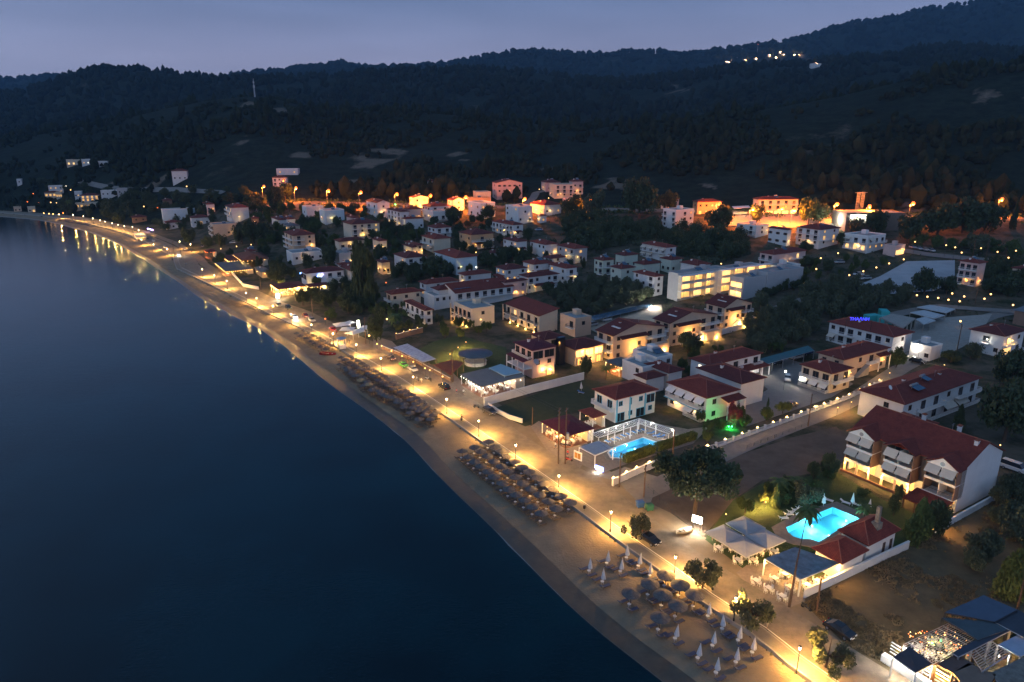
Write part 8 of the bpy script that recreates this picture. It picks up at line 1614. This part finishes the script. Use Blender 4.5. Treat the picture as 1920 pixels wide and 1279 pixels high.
q = onp('G', 1290, 705); t = thing('light_bar', 'violet light bar on a fence behind the far beach tent', 'sign', (q.x, q.y, hz(q.x, q.y)+1.5), -.8); MB().box(-6,-.1,0,6,.1,.4).build('tube', BULB['v'], t)
# ---- tables and chairs
def chair_():
    t = thing('dining_chair', 'x', 'chair', (0,0,0)); MB().box(-.21,-.21,.42,.21,.21,.46).build('seat', TRIM, t); MB().box(-.21,.18,.46,.21,.21,.9).build('backrest', TRIM, t)
    for a in (-.18, .18):
        for b in (-.18, .18): link('leg', cached(('cl_',), lambda: MB().box(-.02,-.02,0,.02,.02,.42).mesh('leg', TRIM)), t, (a, b, 0))
    return t
def table_():
    t = thing('dining_table', 'x', 'table', (0,0,0)); MB().box(-.45,-.45,.70,.45,.45,.74).build('top', WOOD, t); MB().box(-.47,-.47,.745,.47,.47,.755).box(-.475,-.475,.5,.475,-.468,.75).box(-.475,.468,.5,.475,.475,.75).build('cloth', TRIM, t)
    for a in (-.38, .38):
        for b in (-.38, .38): link('leg', cached(('tl_',), lambda: MB().box(-.025,-.025,0,.025,.025,.7).mesh('leg', WOOD)), t, (a, b, 0))
    return t
SH = lambda s: ('pool restaurant' if 'glass' in s else s)
for i, (q, rz, lb) in enumerate(SEATS):
    base = (q.z if q.z > 2 else max(q.z, G0+.1)); near2 = q.length < 190
    if lb.startswith('ROADSIDE'):
        L_ = 'white roadside table '+('nearest the garden parasols','in the middle of three','nearest the tall palm')[int(lb[-1])]; g = 'roadside tables'; lb = 'the roadside tables of the pool restaurant'
    else:
        w_ = lb.split(); sh = ' '.join(w_[:7]); L_ = 'white clothed dining table under '+sh; g = 'tables of '+sh; lb = sh
    if g not in ('roadside tables',): pass
    put('dt', table_, L_, Vector((q.x, q.y, base)), rz, g)
    if near2:
        for a in (0, 1, 2, 3):
            an = rz+a*math.pi/2; o = Vector((math.sin(an)*.68, -math.cos(an)*.68, 0)); put('dc', chair_, 'white dining chair at '+lb, Vector((q.x, q.y, base))+o, an+math.pi, 'chairs at '+lb)
# garden loungers and closed parasols around the pools
for i, (x, y) in enumerate(((520,292),(550,270),(570,257),(595,245),(620,237),(640,232))): q = onp('K', x, y); put('wl', lambda: lounger(TRIM, TRIM), 'white pool lounger, '+ORD[i]+' of the row left of the turquoise pool', Vector((q.x, q.y, G0+.07)), ROT+1.2, 'white loungers beside the turquoise pool')
for i, (x, y) in enumerate(((880,200),(940,210),(780,185))): q = onp('K', x, y); put('wl', lambda: lounger(TRIM, TRIM), 'white lounger behind the turquoise pool, '+('beside the framed board','right of it under the closed parasol','left by the bush tree')[i], Vector((q.x, q.y, G0+.07)), ROT+.3, 'white loungers beside the turquoise pool')
for i, (x, y) in enumerate(((604,288),(755,218),(922,215),(1018,250))): q = onp('K', x, y); put('closed', closedp, 'closed white garden parasol, '+('by the lounger row','at the far left pool corner','behind the pool centre','by the stone chimney')[i], Vector((q.x, q.y, G0+.07)), 0, 'closed parasols around the turquoise pool')
BLC = mat('blue_lounger_canvas', (.05,.16,.38), .9, .1, 1)
for i, (x, y) in enumerate(((665,700),(705,690),(740,678),(775,660),(810,650),(850,635),(880,625),(915,620),(960,640),(1000,655),(1030,665))): q = onp('B', x, y+6); put('bl', lambda: lounger(BLC, TRIM), 'blue lounger, '+ORD[i]+' from the left under the white pool pergola', Vector((q.x, q.y, G0+.12)), ROT+math.pi+(.0 if i < 8 else 1.2), 'blue loungers under the pergola')
q = onp('B', 480, 345); put('closed', closedp, 'closed white parasol on the walled lawn', Vector((q.x, q.y, G0+.07)), 0, 'lone parasol'); q = onp('B', 475, 360)
put('bl', lambda: lounger(BLC, TRIM), 'pale lounger beside the parasol on the walled lawn', Vector((q.x, q.y, G0+.07)), 1, 'lone parasol')
# ---- people
SKIN = mat('skin', (.42,.25,.17), .6, .08, 3); HAIR = mat('dark_hair', (.02,.013,.01), .7, .1, 4)
def person(label, p, rz, pose='walk', top=(.5,.5,.5), leg=(.05,.06,.1)):
    t = thing('person', label, 'person', p, rz); sit = pose == 'sit'; k = 1 if pose == 'walk' else 0
    hip = .50 if sit else .92; J = []; E = []; Rr = []
    def j(x, y, z, r): J.append((x, y, z)); Rr.append(r); return len(J)-1
    pel = j(0,0,hip,.14); ch = j(0,-.02,hip+.32,.15); nk = j(0,0,hip+.52,.06); hd0 = j(0,-.01,hip+.62,.07); hd = j(0,-.02,hip+.70,.095); hd2 = j(0,-.01,hip+.78,.07); E += [(pel,ch),(ch,nk),(nk,hd0),(hd0,hd),(hd,hd2)]
    for s in (-1, 1):
        sh = j(s*.18,0,hip+.46,.06); f = s*k; el = j(s*.24, -.16*f-(.1 if sit else 0), hip+.20,.045); wr = j(s*.23, -.30*f-(.3 if sit else .06), hip+(.05 if not sit else .18),.034); hn = j(s*.22, -.36*f-(.38 if sit else .08), hip-(.04 if not sit else -.17),.03); E += [(ch,sh),(sh,el),(el,wr),(wr,hn)]
        hp = j(s*.09,0,hip-.06,.10)
        if sit: kn = j(s*.11,-.42,hip+.0,.065); an = j(s*.11,-.45,.08,.04); ft = j(s*.11,-.58,.04,.035)
        else: kn = j(s*.10,.12*f-.05,hip-.45,.065); an = j(s*.10,.32*f,.09,.04); ft = j(s*.10,.32*f-.14,.04,.035)
        E += [(pel,hp),(hp,kn),(kn,an),(an,ft)]
    def f():
        me = bpy.data.meshes.new('body'); me.from_pydata(J, E, []); o = bpy.data.objects.new('tmp', me); COL.objects.link(o); sk = o.modifiers.new('s', 'SKIN'); o.modifiers.new('b', 'SUBSURF').levels = 1
        for i, r_ in enumerate(Rr): me.skin_vertices[0].data[i].radius = (r_, r_)
        me.skin_vertices[0].data[0].use_root = True
        bpy.context.view_layer.update(); m2 = bpy.data.meshes.new_from_object(o.evaluated_get(bpy.context.evaluated_depsgraph_get())); bpy.data.objects.remove(o); m2.name = 'body'; return m2
    base = cached(('person', pose), f); me = base.copy(); me.materials.clear(); tm = mat('cloth_%d%d%d' % tuple(int(v*99) for v in top), top, .9, .1, 3); lm = mat('cloth_%d%d%d' % tuple(int(v*99) for v in leg), leg, .9, .1, 3)
    for m_ in (SKIN, tm, lm): me.materials.append(m_)
    for pl in me.polygons:
        c = pl.center; pl.material_index = 1 if hip+.02 < c.z < hip+.52 and abs(c.x) < .27 else (2 if c.z <= hip+.02 and c.z > (.45 if not sit else .3) and abs(c.x) < .2 else 0); pl.use_smooth = True
    b = link('body', me, t); link('hair', cached(('hair', pose), lambda: MB().ball((0,.02,hip+.76), .105, 10, 1.0).mesh('hair', HAIR, True)), b)
    link('shoes', cached(('shoes', pose), lambda: [m for m in [MB()] if [m.box(s*.10-.05, (.32*s*k-.22) if not sit else -.66, 0, s*.10+.05, (.32*s*k+.06) if not sit else -.42, .08) for s in (-1, 1)]][0].mesh('shoes', METAL)), b); return t
PE = [('K',427,925,'woman in dark top and shorts walking on the road near the lit tamarisk',(.03,.03,.03),(.35,.3,.28),0),('E',425,900,'person in white shirt walking on the road edge',(.7,.7,.7),(.2,.2,.25),RA),('E',437,912,'person in dark clothes behind the one in white shirt',(.08,.08,.1),(.05,.05,.06),RA),('E',460,915,'small person in pale clothes crossing the road',(.6,.55,.5),(.4,.35,.3),1),('E',735,1000,'person standing at the tavern corner by the pole',(.5,.1,.1),(.05,.05,.1),2),('E',790,1005,'person in white beside the tavern entrance',(.7,.7,.7),(.1,.1,.1),1),
   ('B',262,690,'guest in dark shirt at the front table row of the tavern',(.06,.06,.08),(.05,.05,.1),1),('B',300,745,'person before the tavern poles in a pale shirt',(.6,.6,.65),(.1,.1,.1),2),('B',385,800,'person beside the red scooter in red',(.5,.05,.05),(.05,.05,.1),0),('K',110,410,'guest in white at the nearest parasol table',(.65,.6,.5),(.1,.1,.12),0),('K',250,510,'guest walking between parasols and road',(.4,.12,.1),(.1,.1,.12),0),('N',430,1150,'waiter in black standing at the white lit counter',(.02,.02,.02),(.02,.02,.02),1),('N',590,1190,'guest in grey at the corner bar counter',(.2,.2,.22),(.1,.1,.15),1),
   ('Q',690,600,'person on the promenade under the far parasols',(.5,.5,.5),(.1,.1,.1),1),('Q',830,440,'person in red behind the red parked car',(.4,.05,.05),(.1,.1,.1),1),('Q',1110,640,'person in dark clothes beside the booth',(.08,.08,.1),(.05,.05,.06),1),('O',1190,550,'person walking at the far taverna corner',(.3,.3,.35),(.1,.1,.1),1),('O',965,370,'person alone on the sandy square',(.4,.3,.3),(.1,.1,.1),1),('L',66,28,'person walking on the promenade above the thatched block',(.1,.05,.05),(.05,.05,.08),1)]
for c, x, y, lb, tp, lg, rz in PE:
    q = onp(c, x, y); d0 = sdist(np.array([[q.x, q.y]]), wall)[0]; person(lb, Vector((q.x, q.y, (SIDEZ if 0 < d0 < 2.6 else max(ROADZ, hz(q.x, q.y)+.08)))), rz, 'walk', tp, lg)
for i, (c, x, y) in enumerate((('E',960,905),('E',1010,900),('E',1060,890),('E',1120,895),('E',980,960),('E',1030,950),('E',890,990),('E',860,960),('E',1160,900),('K',490,640),('K',640,660),('K',150,420),('K',240,480),('K',270,500),('F',700,770),('F',800,740),('N',800,800),('N',900,740))):
    q = onp(c, x, y); lb = {'E':'the wide beach tavern awning','K':'the pool restaurant roofs','F':'the brilliantly lit restaurant','N':'the fairy light pergola'}[c]; person('seated guest at the tables under '+lb, Vector((q.x, q.y, G0+.12)), random.random()*6, 'sit', (.6,.6,.6), (.06,.06,.1))['group'] = 'guests under '+lb
# ---- mountain village
VL = [(595,98),(577,127),(615,134),(640,130),(658,118),(693,127),(686,105),(748,100),(740,122),(800,105),(828,98),(848,92),(862,103),(880,101),(895,104),(910,105),(925,104),(828,117),(790,142),(622,137),(648,121),(1000,150)]
for i, (x, y) in enumerate(VL):
    q = onp('S', x, y); s = q.length/2600; t = thing('village_house', 'tiny lit house of the village high on the far mountain slope', 'house', q, random.random(), 'village houses on the mountain'); link('wall', cached(('vh',), lambda: MB().box(-6,-5,-8,6,5,6).mesh('wall', WALLM['white'])), t); link('roof', cached(('vr',), lambda: roof_hip(12,10,.8,2.5)[0].mesh('roof', ROOFM['dark'])), t, (-6,-5,6))
    b = link('lamp', cached(('vb',), lambda: MB().ball((0,0,0), 1.0, 8).mesh('lamp', BULB['w'])), t, (random.uniform(-4,4),-8,3)); k = random.uniform(.7, 1.7); b.scale = (k, k, k); light(t, (0,-10,4), 9000, (1,.6,.3), 1)
p = onp('S', 748, 100); t = thing('village_mast', 'thin red lit mast in the mountain village', 'mast', p); MB().tube([(0,0,0),(0,0,48)], [.8,.4], 4).build('lattice', STEEL, t); bulb(t, (0,0,48), 'o', 0, 1.2, 'beacon')
print('loungers', nl[0], 'objects', len(bpy.data.objects)); print('long', [k for k in USED if len(k.split()) > 16 or len(k.split()) < 4]); print('dup labels', {k: v for k, v in USED.items() if v > 1 and v < 4})
# ================================================================== evening haze between here and the far hills
hm = bpy.data.materials.new('haze'); hm.use_nodes = True; hn = hm.node_tree; hn.nodes.clear()
ho = hn.nodes.new('ShaderNodeOutputMaterial'); hv = hn.nodes.new('ShaderNodeVolumePrincipled')
hv.inputs['Color'].default_value = (.28, .60, 1, 1); hv.inputs['Density'].default_value = .00007; hv.inputs['Anisotropy'].default_value = 0
hn.links.new(hv.outputs[0], ho.inputs['Volume'])
tag(MB().box(-8400, -300, -9, 9000, 6600, 1500).build('haze', hm), None, None, None, 'stuff')
